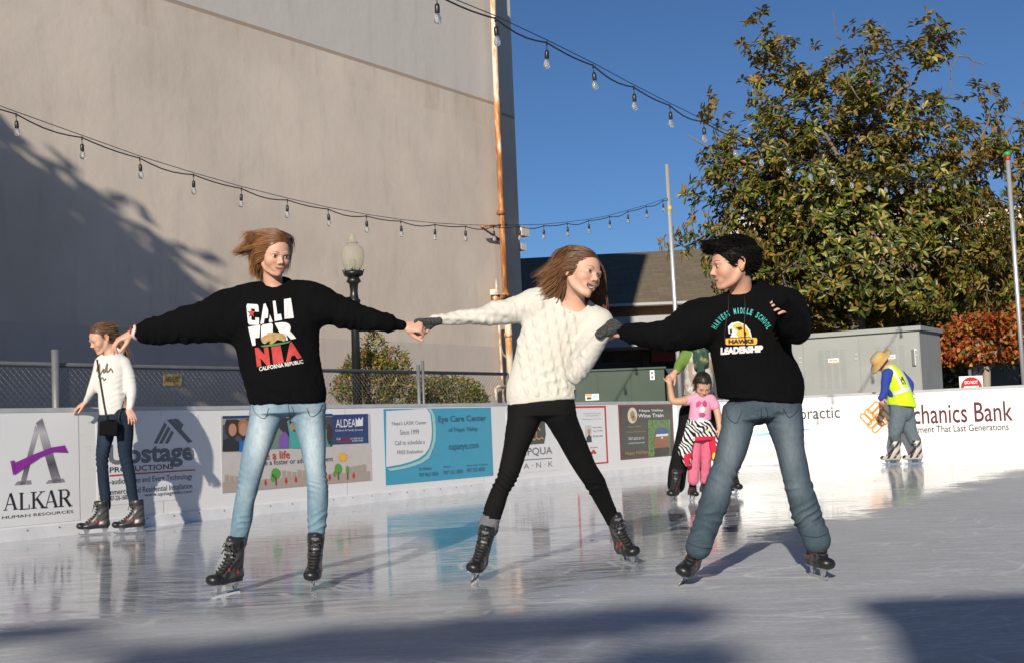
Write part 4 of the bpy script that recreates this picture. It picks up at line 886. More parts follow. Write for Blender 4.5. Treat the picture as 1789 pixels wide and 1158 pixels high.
# ---- do not enter sign
YS = 23.5; sx_ = pxx(1697, 676, YS); sz_ = pxz(1697, 675, YS)
sn = empty('road_sign', (sx_, YS, 0)); tag(sn, 'red and white DO NOT ENTER sign half hidden by the right board', 'sign'); hw = .205
MB().tube([(sx_, YS+.03, -.06), (sx_, YS+.03, sz_+.3)], .03, 8).build('post', m_galp, sn)
zb_ = pxz(1697, 656, YS)-2*hw; zc_ = zb_+hw
pl = MB().box((sx_-hw, YS-.005, zb_), (sx_+hw, YS+.002, zb_+2*hw), None, .002).build('plate', inkw, sn)
MB().add([(sx_+.185*math.cos(t), YS-.008, zc_+.185*math.sin(t)) for t in np.linspace(0, 2*math.pi, 40)[:-1]], [tuple(range(39))]).build('disc', mat('sign_red', (.50, .015, .02), .4), pl)
MB().box((sx_-.13, YS-.011, zc_-.035), (sx_+.13, YS-.0085, zc_+.03)).build('white_bar', inkw, pl)
for t, zz_ in (('DO NOT', zc_+.065), ('ENTER', zc_-.115)):
    v, f, _ = text2d(t, .03); mb = MB(); mb.add([(sx_-.115+.23*q[0], YS-.010, zz_+.055*q[1]) for q in v], f); mb.build('lettering', inkw, pl)
# ---- building added behind the camera, and a tree crown shaped, to shade the near ice
bo = empty('shade_building', (3, -10, 0)); tag(bo, 'plain pale unseen building added behind the camera to shade the near ice', 'building')
m_b = mat('shade_building_wall', (.5, .48, .44), .8)
MB().box((-1.7, -14, -.06), (9, -9.1, 5.45)).build('wall', m_b, bo); MB().box((-1.75, -14.1, 5.45), (9.1, -9.0, 5.57)).build('roof', m_fas, bo)
for (x, nm) in ((1.3, 'window'), (3.2, 'window')): MB().box((x, -9.1, 1.1), (x+1.2, -9.06, 2.1)).build(nm, m_dgl, bo)
def back(X, Y, D): return (X-D*.927*math.sin(SUN_AZ)/.927, Y-D*math.cos(SUN_AZ), D*math.tan(SUN_EL))
SH = [(-.95, 4.40, .34, .20), (-.52, 4.60, .40, .24), (.0, 4.80, .38, .18), (.45, 4.92, .24, .08), (.42, 4.02, .22, .05), (-1.95, 5.22, .30, .03)]
shade_tree((-9.5, -14.5, 0), [(*back(x, y, 19.0), rx, .12, ry*.384, 1.0) for x, y, rx, ry in SH], 5200, 'spreading street tree behind the camera', 31, (.10, .17))
# ================================================================== signed-distance modelling of bodies and clothes
f32 = np.float32
def smin(a, b, k):
    h = np.maximum(k-np.abs(a-b), 0)/k; return np.minimum(a, b)-h*h*k*.25
def catmull(A, n):
    A = np.asarray(A, float); out = []; m = len(A)
    for i in range(m-1):
        p0 = A[i-1] if i > 0 else 2*A[0]-A[1]; p1 = A[i]; p2 = A[i+1]; p3 = A[i+2] if i+2 < m else 2*A[-1]-A[-2]
        for j in range(n):
            t = j/n; out.append(.5*((2*p1)+(-p0+p2)*t+(2*p0-5*p1+4*p2-p3)*t*t+(-p0+3*p1-3*p2+p3)*t**3))
    out.append(A[-1]); return np.array(out)
class Tube:
    def __init__(s, pts, rad, wdir=None, dep=None, n=4, k=.02, op=1, cap=None):
        """rad: half width along wdir (or radius); dep: half depth"""
        pts = np.asarray(pts, float); rad = np.broadcast_to(np.asarray(rad, float), (len(pts),))
        dep_ = None if dep is None else np.broadcast_to(np.asarray(dep, float), (len(pts),))
        st = np.column_stack([pts, rad]+([dep_] if dep is not None else []))
        if len(pts) > 2: st = catmull(st, n)
        s.c = st[:, :3]; s.r = np.maximum(st[:, 3], .001); s.d = None if dep is None else np.maximum(st[:, 4], .001); s.w = None if wdir is None else np.asarray(wdir, float)
        s.cap = cap; s.k = k; s.op = op; mr = s.r.max() if s.d is None else max(s.r.max(), s.d.max()); s.lo = s.c.min(0)-mr; s.hi = s.c.max(0)+mr
    def ev(s, p, cc=None, h=None):
        best = None
        for i in range(len(s.c)-1):
            a, b = s.c[i], s.c[i+1]
            if cc is not None:
                mr = max(s.r[i], s.r[i+1]) if s.d is None else max(s.r[i], s.r[i+1], s.d[i], s.d[i+1])
                mid = (a+b)/2
                if np.linalg.norm(cc-mid)-np.linalg.norm(b-a)/2-mr > h+.05: continue
            ab = b-a; l2 = ab@ab+1e-12; pa = p-a.astype(f32); t = np.clip((pa@ab.astype(f32))/f32(l2), 0, 1)
            rel = pa-t[:, None]*ab.astype(f32); r = s.r[i]+(s.r[i+1]-s.r[i])*t
            if s.d is None: d = np.sqrt((rel*rel).sum(1))-r
            else:
                ax = ab/math.sqrt(l2); wv = s.w-ax*(s.w@ax)*0; wv = wv/np.linalg.norm(wv); dv = np.cross(ax, wv); dv /= np.linalg.norm(dv); dp = s.d[i]+(s.d[i+1]-s.d[i])*t
                x = rel@wv.astype(f32); y = rel@dv.astype(f32); rr = (rel*rel).sum(1); z2 = np.maximum(rr-x*x-y*y, 0)
                q = np.sqrt((x/r)**2+(y/dp)**2+z2/(np.minimum(r, dp) if s.cap is None else s.cap)**2)+1e-4; n_ = np.sqrt(rr)+1e-5; d = np.where(q < .3, (q-1)*np.minimum(r, dp), n_*(1-1/q))
            best = d if best is None else np.minimum(best, d)
        return best
class Ell:
    def __init__(s, c, r, Rm=None, k=.02, op=1):
        s.c = np.asarray(c, float); s.r = np.asarray(r, float)*np.ones(3); s.R = np.eye(3) if Rm is None else np.asarray(Rm, float); s.k = k; s.op = op
        s.lo = s.c-s.r.max(); s.hi = s.c+s.r.max()
    def ev(s, p, cc=None, h=None):
        rel = (p-s.c.astype(f32))@s.R.astype(f32); q = np.sqrt(((rel/s.r.astype(f32))**2).sum(1))+1e-4; n_ = np.sqrt((rel*rel).sum(1))+1e-5
        return np.where(q < .3, (q-1)*s.r.min(), n_*(1-1/q))
class Half:
    """keeps the side where (p-c).n < 0"""
    def __init__(s, c, n, k=.004): s.c = np.asarray(c, float); s.n = np.asarray(n, float)/np.linalg.norm(n); s.k = k; s.op = -2; s.lo = np.full(3, -1e9); s.hi = np.full(3, 1e9)
    def ev(s, p, cc=None, h=None): return (p-s.c.astype(f32))@s.n.astype(f32)
def evalprims(prims, p, cc=None, h=None):
    D = np.full(len(p), 1., f32)
    for q in prims:
        if cc is not None:
            dd = np.maximum(np.maximum(q.lo-cc, cc-q.hi), 0)
            if math.sqrt(dd@dd) > h+.05: continue
        v = q.ev(p, cc, h)
        if v is None: continue
        if q.op == 1: D = smin(D, v, q.k)
        elif q.op == -1: D = -smin(-D, v, q.k)
        else: D = -smin(-D, -v, q.k)
    return D
def surf(prims, vox, pad=.03, lo=None, hi=None):
    pos = [q for q in prims if q.op == 1]
    if lo is None: lo = np.min([q.lo for q in pos], 0)-pad
    if hi is None: hi = np.max([q.hi for q in pos], 0)+pad
    BS = 14; nb = np.maximum(np.ceil((hi-lo)/vox/BS).astype(int), 1); n = nb*BS
    V = np.ones(n, f32); g = np.stack(np.meshgrid(*[np.arange(k) for k in nb], indexing='ij'), -1).reshape(-1, 3)
    cen = (lo+(g*BS+(BS-1)/2)*vox).astype(f32); dc = np.empty(len(cen), f32)
    for i in range(0, len(cen), 60000): dc[i:i+60000] = evalprims(prims, cen[i:i+60000])
    h = BS*vox*math.sqrt(3)/2; act = np.abs(dc) < h*1.15+.012
    off = np.stack(np.meshgrid(*[np.arange(BS)]*3, indexing='ij'), -1).reshape(-1, 3)*vox
    V6 = V.reshape(nb[0], BS, nb[1], BS, nb[2], BS)
    neg = (~act) & (dc < 0)
    for i in np.nonzero(neg)[0]: a, b, c = g[i]; V6[a, :, b, :, c, :] = -1
    for i in np.nonzero(act)[0]:
        a, b, c = g[i]; p = (lo+g[i]*BS*vox+off).astype(f32)
        V6[a, :, b, :, c, :] = evalprims(prims, p, cen[i].astype(float), h).reshape(BS, BS, BS)
    # ---- surface nets
    S = V < 0
    c8 = None; o8 = None
    sl = [slice(0, -1), slice(1, None)]
    for i in (0, 1):
        for j in (0, 1):
            for k in (0, 1):
                q = S[sl[i], sl[j], sl[k]]
                c8 = q.copy() if c8 is None else (c8 & q); o8 = q.copy() if o8 is None else (o8 | q)
    cell = o8 & ~c8; idx = np.argwhere(cell); m = len(idx)
    cid = np.full(cell.shape, -1, np.int32); cid[cell] = np.arange(m)
    acc = np.zeros((m, 3)); cnt = np.zeros(m)
    cor = {(i, j, k): V[idx[:, 0]+i, idx[:, 1]+j, idx[:, 2]+k] for i in (0, 1) for j in (0, 1) for k in (0, 1)}
    for ax in range(3):
        for a in (0, 1):
            for b in (0, 1):
                e0 = [0, 0, 0]; e1 = [0, 0, 0]; o = [x for x in range(3) if x != ax]; e0[o[0]] = e1[o[0]] = a; e0[o[1]] = e1[o[1]] = b; e1[ax] = 1
                v0, v1 = cor[tuple(e0)], cor[tuple(e1)]; cr = (v0 < 0) != (v1 < 0); t = np.where(cr, v0/(v0-v1+1e-12), 0)
                p = np.zeros((m, 3)); p[:, o[0]] = a; p[:, o[1]] = b; p[:, ax] = t; acc += p*cr[:, None]; cnt += cr
    P_ = lo+(idx+acc/cnt[:, None])*vox
    F = []
    for ax in range(3):
        s0 = [slice(1, -1)]*3; s1 = [slice(1, -1)]*3; s0[ax] = slice(0, -1); s1[ax] = slice(1, None)
        A = S[tuple(s0)]; B = S[tuple(s1)]; e = np.argwhere(A != B); 
        if not len(e): continue
        e = e+1; e[:, ax] -= 1; sg = S[e[:, 0], e[:, 1], e[:, 2]]
        u, v = (ax+1) % 3, (ax+2) % 3; q = []
        for du, dv in ((0, 0), (-1, 0), (-1, -1), (0, -1)):
            c = e.copy(); c[:, u] += du; c[:, v] += dv; q.append(cid[c[:, 0], c[:, 1], c[:, 2]])
        q = np.stack(q, 1); q[~sg] = q[~sg][:, ::-1]; F.append(q)
    F = np.concatenate(F); F = F[(F >= 0).all(1)]
    return P_, F
def vnormals(P_, F):
    n = np.cross(P_[F[:, 2]]-P_[F[:, 0]], P_[F[:, 3]]-P_[F[:, 1]]); N_ = np.zeros_like(P_)
    for i in range(4): np.add.at(N_, F[:, i], n)
    return N_/(np.linalg.norm(N_, axis=1, keepdims=True)+1e-12)
def smooth(P_, F, it=1, w=.5):
    for _ in range(it):
        A = np.zeros_like(P_); c = np.zeros(len(P_))
        for i in range(4):
            for j in (1, 3): np.add.at(A, F[:, i], P_[F[:, (i+j) % 4]]); np.add.at(c, F[:, i], 1)
        P_ = P_*(1-w)+A/c[:, None]*w
    return P_
def hash3(i):
    i = i.astype(np.int64); h = (i[..., 0]*374761393+i[..., 1]*668265263+i[..., 2]*2147483647) & 0xffffffff
    h = ((h ^ (h >> 13))*1274126177) & 0xffffffff; return ((h ^ (h >> 16)) & 0xffff)/65535.
def noise3(p):
    i = np.floor(p).astype(np.int64); f = p-i; f = f*f*(3-2*f); r = 0
    for a in (0, 1):
        for b in (0, 1):
            for c in (0, 1):
                w_ = (f[:, 0] if a else 1-f[:, 0])*(f[:, 1] if b else 1-f[:, 1])*(f[:, 2] if c else 1-f[:, 2]); r = r+w_*hash3(i+np.array([a, b, c]))
    return r
def folds(P_, N_, amp, scale, seed=0, stretch=None, ridge=True):
    """cloth folds: ridged noise, stretched along a direction"""
    q = P_.copy()
    if stretch is not None:
        d, f = np.asarray(stretch[0], float), stretch[1]; d = d/np.linalg.norm(d); q = q-np.outer(q@d, d)*(1-f)
    q = q*scale+seed*7.3; wr = noise3(q*.5+3)*1.5
    v = noise3(q+wr[:, None]); v2 = noise3(q*2.1+9)
    if ridge: v = 1-np.abs(2*v-1)*1.6
    else: v = v*2-1
    return P_+N_*((v+.35*(v2*2-1))*amp)[:, None]
def creases(P_, N_, joints):
    """joints: (point, axis, sigma, wavelength, amp, seed) rings of compressed cloth about a joint"""
    out = P_.copy()
    for (c, ax, sg, wl, am, sd) in joints:
        ax = np.asarray(ax, float); ax /= np.linalg.norm(ax); rel = P_-np.asarray(c); s = rel@ax; rad = rel-np.outer(s, ax); s_ = s; s = s+(.45 if sd % 2 else -.45)*rad[:, 0]+.2*rad[:, 1]
        near = np.exp(-(s_/sg)**2)*np.exp(-(np.linalg.norm(rad, axis=1)/.16)**4)
        ph = noise3(P_*7+sd*5.1)*9+noise3(P_*23+sd)*2.5; v = np.sin(2*math.pi*s/wl+ph); v = np.where(v > 0, v**1.6, -np.abs(v)**.7*.5)
        mk = np.clip((noise3(P_*13+sd*3.3)-.34)*3.2, 0, 1); out += N_*(near*am*v*mk*.95)[:, None]
    return out

def Rx(a): c, s = math.cos(R_(a)), math.sin(R_(a)); return np.array([[1, 0, 0], [0, c, -s], [0, s, c]])
def Ry(a): c, s = math.cos(R_(a)), math.sin(R_(a)); return np.array([[c, 0, s], [0, 1, 0], [-s, 0, c]])
def Rz(a): c, s = math.cos(R_(a)), math.sin(R_(a)); return np.array([[c, -s, 0], [s, c, 0], [0, 0, 1]])
BASE = np.array([[-1, 0, 0], [0, -1, 0], [0, 0, 1.]]).T       # columns: person's right, forward, up when facing the camera
def frame(yaw=0, pitch=0, tilt=0):
    """yaw + turns to picture right, pitch + nods down, tilt + leans the top to picture right"""
    return Ry(tilt)@Rz(yaw)@BASE@Rx(-pitch)

def head(S, o, Rm, s=1.0, smile=0.0, mouth=0.0, child=0.0, nose=1.0, fine=True):
    o = np.asarray(o); T = lambda x, y, z: o+Rm@(np.array([x, y, z])*s)
    E = lambda c, r, k=.012, op=1, RR=None: S.append(Ell(T(*c), np.array(r)*s, Rm if RR is None else Rm@RR, k*s, op))
    def C(pts, r, k=.01, op=1): S.append(Tube([T(*q) for q in pts], np.array(r)*s if hasattr(r, '__len__') else r*s, k=k*s, op=op, n=3))
    ch = child
    E((0, -.018, .036), (.073, .092, .076), .01)
    E((0, .030, .018), (.061, .056, .060), .03)
    E((0, .026, -.034), (.051+.007*ch, .060, .062), .02)
    C([(.050, -.006, -.034), (.043, .020, -.068), (.018, .060, -.094+.01*ch)], [.015, .014, .013], .02); C([(-.050, -.006, -.034), (-.043, .020, -.068), (-.018, .060, -.094+.01*ch)], [.015, .014, .013], .02)
    E((0, .073, -.094+.01*ch), (.016, .015, .014), .016)
    for sx in (1, -1):
        E((sx*.036, .058, -.028), (.022+.002*smile, .020+.003*smile, .020), .035)
        E((sx*.033, .092, .001), (.017, .016, .0115), .014, -1)          # socket
        E((sx*.031, .0735, -.001), (.0155, .0135, .0125), .004)           # lid mass
        C([(sx*.014, .087, .013), (sx*.032, .087, .018), (sx*.049, .074, .013)], [.005, .006, .004], .012)
        # ear
        E((sx*.074, -.010, -.008), (.008, .017, .030), .008, 1, Rz(-sx*18)); E((sx*.081, -.003, -.004), (.005, .009, .017), .006, -1)
        C([(sx*.077, .000, .018), (sx*.081, -.016, .022), (sx*.082, -.026, .006), (sx*.079, -.018, -.018), (sx*.074, -.006, -.034)], [.003, .0035, .0035, .0035, .0045], .004)
    C([(0, .083, .014), (0, .0915, -.008), (0, .1045*nose, -.027)], [.0068, .0066, .0084], .013)
    for sx in (1, -1): E((sx*.0105, .092, -.033), (.0068, .008, .0058), .007)
    w_ = .0225+.0075*smile; zc = -.060; up = .0075*smile+.0015
    E((0, .074, -.061), (.034, .014, .020), .016)     # muzzle
    C([(-w_, .074-.003*smile, zc+up), (-.009, .0845, zc+.0025), (0, .0855, zc+.001), (.009, .0845, zc+.0025), (w_, .074-.003*smile, zc+up)], [.002, .0036, .0034, .0036, .002], .007)
    C([(-w_*.9, .073-.003*smile, zc+up-.003-mouth*.5), (0, .0838-mouth*.2, zc-.0065-mouth), (w_*.9, .073-.003*smile, zc+up-.003-mouth*.5)], [.002, .0046, .002], .007)
    if mouth > .002: E((0, .086, zc+.001-mouth*.35), (w_*.90, .010, .0028+mouth*.5), .003, -1)
    else: C([(-w_*.95, .077-.003*smile, zc+up-.0015), (0, .0905, zc-.0030), (w_*.95, .077-.003*smile, zc+up-.0015)], [.001, .0016, .001], .003, -1)
    return dict(o=o, R=Rm, s=s, smile=smile, mouth=mouth, w=w_, zc=zc, up=up, T=T)
def neck(S, H, base, r=.050, k=.025):
    a = H['T'](0, -.022, -.035); m = (a+np.asarray(base))/2; S.append(Tube([a, m, base], [r*H['s']*.98, r*H['s'], r*H['s']*1.12], k=k))
def paint_head(P_, H, skin, lip, brow, browdark=.8, lash=True, blush=None):
    L_ = (P_-H['o'])@H['R']/H['s']; x, y, z = L_[:, 0], L_[:, 1], L_[:, 2]; c = np.tile(np.array(skin, float), (len(P_), 1))
    c *= (1+.05*(noise3(P_*60)-.5)+.05*(noise3(P_*25)-.5))[:, None]
    ins = (np.abs(x) < .09) & (np.abs(y) < .13) & (np.abs(z) < .13)
    front = ins & (y > .055)
    def mixin(m, col): c[:] = c*(1-m[:, None])+np.array(col)*m[:, None]
    bl = np.zeros(len(P_))
    for sx in (1, -1): bl += np.exp(-(((x-sx*.040)/.018)**2+((z+.032)/.016)**2))
    bl += .7*np.exp(-((x/.010)**2+((z+.032)/.012)**2)); mixin(np.clip(bl*front*.45, 0, .6), blush or (skin[0]*.98, skin[1]*.62, skin[2]*.52))
    er = ins & (np.abs(x) > .066) & (y < .03); mixin(er*.35, (skin[0], skin[1]*.6, skin[2]*.5))
    zl = H['zc']+H['up']*np.minimum(1, (np.abs(x)/H['w'])**2)
    th = .0062*np.clip(1-(np.abs(x)/(H['w']*1.03))**2.4, 0, 1); m_ = H['mouth']
    li = front & (np.abs(x) < H['w']*1.05) & (z < zl+th) & (z > zl-th*1.25-m_) ; mixin(li*.0, lip)
    if m_ > .002:
        op = front & (np.abs(x) < H['w']*.84) & (z < zl-.0005) & (z > zl-.003-m_*1.02*np.clip(1-(np.abs(x)/(H['w']*.86))**2, 0, 1)); mixin(op*0., (.12, .02, .02))
        te = op & (z > zl-.003-m_*.62*np.clip(1-(np.abs(x)/(H['w']*.9))**2, 0, 1)); mixin(te*0., (.62, .60, .56))
    else:
        mixin((front & (np.abs(x) < H['w']) & (np.abs(z-(zl-.0018)) < .0014))*.0, (lip[0]*.35, lip[1]*.35, lip[2]*.4))
    for sx in (1, -1):
        xx = (x*sx-.031)/.0165; zb = .0205-.0035*xx**2+.001*xx; mixin((front & (np.abs(xx) < 1.05) & (np.abs(z-zb) < .0028*(1.15-.5*np.maximum(xx, 0))))*0., brow)
        e2 = ((x*sx-.031)/.0175)**2+((z-.001)/.0115)**2; mixin((front & (e2 < 1.25))*.22, (skin[0]*.6, skin[1]*.45, skin[2]*.4))  # lid shading put into the skin colour round each eye
    nst = np.zeros(len(P_))
    for sx in (1, -1): nst += np.exp(-(((x-sx*.0065)/.0035)**2+((z+.0385)/.003)**2))
    mixin(np.clip(nst*(front & (y > .085)), 0, 1)*.3, (skin[0]*.45, skin[1]*.25, skin[2]*.2))
    return np.clip(c, 0, 1)
m_skin = mat('skin', attr=True, rough=.5, sss=.0, spec=.35, bump=.08, bscale=300, bdist=.0006)
m_eye = mat('eye_surface', attr=True, rough=.12, spec=.6)
m_hair = mat('hair_strands', attr=True, rough=.45, spec=.45)
def eyes(H, parent, iris=(.10, .12, .12), look=(0, 0), openz=.0052):
    """each eye: an almond patch of the eyeball with iris and upper lash line"""
    s = H['s']
    for sx in (1, -1):
        V = []; C_ = []; F = []; nu, nv = 17, 9; r = .0170
        for i in range(nu):
            for j in range(nv):
                u = (i/(nu-1)*2-1); hgt = openz*(1-abs(u)**2.2)**.8+.00025; v = (j/(nv-1)*2-1)
                x = u*.0135; z = v*hgt+(.0012 if v > 0 else 0)+.0012*u*1.0*1; y = math.sqrt(max(r*r-x*x-z*z, 0))
                V.append(H['T'](sx*(.0315+x), .0722+y, z-.0005))
                d = math.hypot(x*sx-look[0]*sx*0-look[0], (z-look[1])); col = (.62, .60, .58)
                if d < .0062: col = iris
                if d < .0028: col = (.005, .005, .005)
                if v > .45: col = (.02, .012, .01)
                if v < -.85: col = (.25, .13, .10)
                C_.append(col)
        for i in range(nu-1):
            for j in range(nv-1):
                q = [i*nv+j, (i+1)*nv+j, (i+1)*nv+j+1, i*nv+j+1]; F.append(q if sx < 0 else q[::-1])
        link('eye', mesh_np('eye', V, F, True, np.array(C_)), m_eye, parent)
def features(H, P_, F, parent, lip, brow, bt=.0032, smile=None):
    bv = bvh_of(P_, F); T = H['T']; fw = Vector(H['R'][:, 1]); s = H['s']; w_, zc, up, mo = H['w'], H['zc'], H['up'], H['mouth']
    def patch(name, poly, m, off):
        v = np.array(poly); V2, F2 = subdiv2d(v*1000, [tuple(range(len(v)))], 2.5); mb = MB(); pts = []
        for (x, z) in V2/1000:
            o = Vector(T(x, .2, z)); h = bv.ray_cast(o, -fw); pts.append((h[0] if h[0] else o-fw*.11)+fw*off)
        mb.add(pts, F2, True); return mb.build(name, m, parent)
    zl = lambda x: zc+up*min(1, (abs(x)/w_)**2)
    xs = np.linspace(-w_, w_, 13); e = lambda x: max(0, 1-(abs(x)/w_)**2.2)
    gap = lambda x: mo*1.05*e(x)
    ul = [(x, zl(x)+.0055*e(x)**.7*(1-.18*math.exp(-(x/.004)**2))) for x in xs]; ll_ = [(x, zl(x)-.0008-gap(x)-.0072*e(x)**.7) for x in xs]; ml = [(x, zl(x)-.0006) for x in xs]; mlo = [(x, zl(x)-.0006-gap(x)) for x in xs]
    ml_ = mat('lips_%d' % int(lip[0]*1000), lip, .35, spec=.4, noise=.1, nscale=200)
    patch('lips', ul+ll_[::-1], ml_, .0006)
    if mo > .002:
        patch('mouth_inside', ml[1:-1]+mlo[1:-1][::-1], mat('mouth_dark', (.05, .012, .012), .6), .0011)
        patch('teeth', [(x*.88, zl(x)-.0009) for x in xs[1:-1]]+[(x*.86, zl(x)-.0009-gap(x)*.62) for x in xs[1:-1]][::-1], mat('teeth_ivory', (.62, .60, .55), .3), .0016)
    else: patch('mouth_line', [(x*.97, zl(x)+.0004) for x in xs]+[(x*.97, zl(x)-.0013*e(x)-.0003) for x in xs][::-1], mat('mouth_dark', (.05, .012, .012), .6), .0011)
    for sx in (1, -1):
        q = [(sx*(.013+.036*t), .0185+.0052*math.sin(t*2.3)-.001*t+bt*.5*(1-t)**.6) for t in np.linspace(0, 1, 9)]; r_ = [(x, z-bt*(1-t)**.5-.0006) for (x, z), t in zip(q, np.linspace(0, 1, 9))]
        patch('eyebrow', q+r_[::-1], mat('brow_%d' % int(brow[0]*1000), brow, .8), .0006)
def hand(S, wr, a, n, side=1, curl=(25, 30, 20), s=1.0, thumb=(.55, .75, -.25), tcurl=15, spread=1.0, k=.005, curls=None, prims=None):
    """wr wrist, a finger direction, n back-of-hand direction, side: +1 thumb on a x n side"""
    a = np.asarray(a, float); a /= np.linalg.norm(a); n = np.asarray(n, float); n -= a*(a@n); n /= np.linalg.norm(n); b = np.cross(a, n)*side; wr = np.asarray(wr, float)
    T = lambda x, y, z: wr+(a*x+b*y+n*z)*s
    S.append(Tube([T(-.02, 0, 0), T(.01, 0, 0), T(.045, .002, 0), T(.082, .0, 0)], np.array([.026, .028, .036, .038])*s, b, np.array([.020, .018, .015, .0115])*s, k=.012))
    S.append(Ell(T(.03, .022, -.008), np.array([.028, .016, .014])*s, np.stack([a, b, n], 1), .012))
    tips = []
    for i, (y0, ln) in enumerate(((.029, .070), (.0095, .078), (-.010, .073), (-.028, .058))):
        cu = curls[i] if curls else curl; ang = 0; sp = (y0/.03)*.09*spread; d0 = a*math.cos(sp)+b*math.sin(sp); p = T(.080-abs(i-1.2)*.004, y0, 0); pts = [T(.062, y0*.95, .001), p]
        for c_, f in zip(cu, (.45, .30, .25)):
            ang += c_; d = d0*math.cos(R_(ang))-n*math.sin(R_(ang)); p = p+d*ln*f*s; pts.append(p)
        S.append(Tube(pts, np.array([.0095, .0098, .0088, .0078, .0065])*s, k=k, n=2)); tips.append(pts[-1])
    d = a*thumb[0]+b*thumb[1]+n*thumb[2]; d /= np.linalg.norm(d); p0 = T(.018, .020, -.006); p1 = p0+d*.040*s; d2 = d*math.cos(R_(tcurl))+a*math.sin(R_(tcurl)); d2 /= np.linalg.norm(d2); p2 = p1+d2*.030*s; p3 = p2+(d2*.9+a*.3-n*.1)/np.linalg.norm(d2*.9+a*.3-n*.1)*.024*s
    S.append(Tube([p0, p1, p2, p3], np.array([.0135, .0115, .0098, .0080])*s, k=.006, n=3)); return tips
def px(spec, dY=0.0, n_slope=True):
    """[(px,py,Y,halfwidth px)] -> points, radii in metres; half widths measured horizontally are corrected for slant when asked"""
    A = np.array([[*P(q[0], q[1], q[2]+dY), q[3]*q[2]/FPX] for q in spec])
    return A[:, :3], A[:, 3]
def pxv(spec):
    pts, r = px(spec); r = r.copy()
    for i in range(len(pts)):
        d = pts[min(i+1, len(pts)-1)]-pts[max(i-1, 0)]; c = abs(d[2])/(math.hypot(d[0], d[2])+1e-9); r[i] *= c
    return pts, r
def garment(name, prims, vox, m, parent, post=None, col=None, sm=1, shrink=.003):
    P_, F = surf(prims, vox); P_ = smooth(P_, F, sm, .5) if sm else P_; P_ = P_-vnormals(P_, F)*shrink
    if post is not None: P_ = post(P_, vnormals(P_, F))
    C_ = col(P_, vnormals(P_, F)) if callable(col) else col
    me = mesh_np(name, P_, F, True, C_); o = link(name, me, m, parent); o['_w'] = 1; del o['_w']
    return o, P_, F
def bvh_of(P_, F): return BVHTree.FromPolygons([tuple(q) for q in P_], [tuple(int(i) for i in f) for f in F])
def project(bvh, pts2, off=.0022, frm=None):
    """photo pixels -> points on the cloth (the print follows the folds)"""
    out = []; ok = []; last = None
    for (x, y) in pts2:
        d = Vector(ray(x, y)).normalized(); h = bvh.ray_cast(Vector(CAM), d)
        if h[0] is None: ok.append(False); out.append(last if last is not None else Vector((0, 0, 0))); continue
        n_ = h[1] if h[1].dot(d) < 0 else -h[1]; last = h[0]-d*off*1.5+n_*off*.4; out.append(last); ok.append(True)
    return out, ok
def printed(name, polys, bvh, m, parent, off=.0022, maxlen=3.0):
    """polys: list of (verts2d px, faces)"""
    mb = MB()
    for v, f in polys:
        V2, F2 = subdiv2d(v, f, maxlen); pts, ok = project(bvh, V2, off); F2 = [q for q in F2 if all(ok[i] for i in q) and max((pts[q[0]]-pts[q[1]]).length, (pts[q[1]]-pts[q[2]]).length) < .05]; mb.add(pts, F2, False)
    return mb.build(name, m, parent)
def tquad(s, ll, lr, ul, ur, bold=0.0, arch=None):
    """text mapped into a px quad (bilinear)"""
    v, f, a = text2d(s, bold); ll, lr, ul, ur = map(np.array, (ll, lr, ul, ur)); u = v[:, :1]; w_ = v[:, 1:2]
    q = (ll*(1-u)+lr*u)*(1-w_)+(ul*(1-u)+ur*u)*w_
    if arch: q = q+np.column_stack([np.zeros(len(q)), -arch*4*v[:, 0]*(1-v[:, 0])])
    return q, f
def pol(*pts): return np.array(pts, float), [tuple(range(len(pts)))]

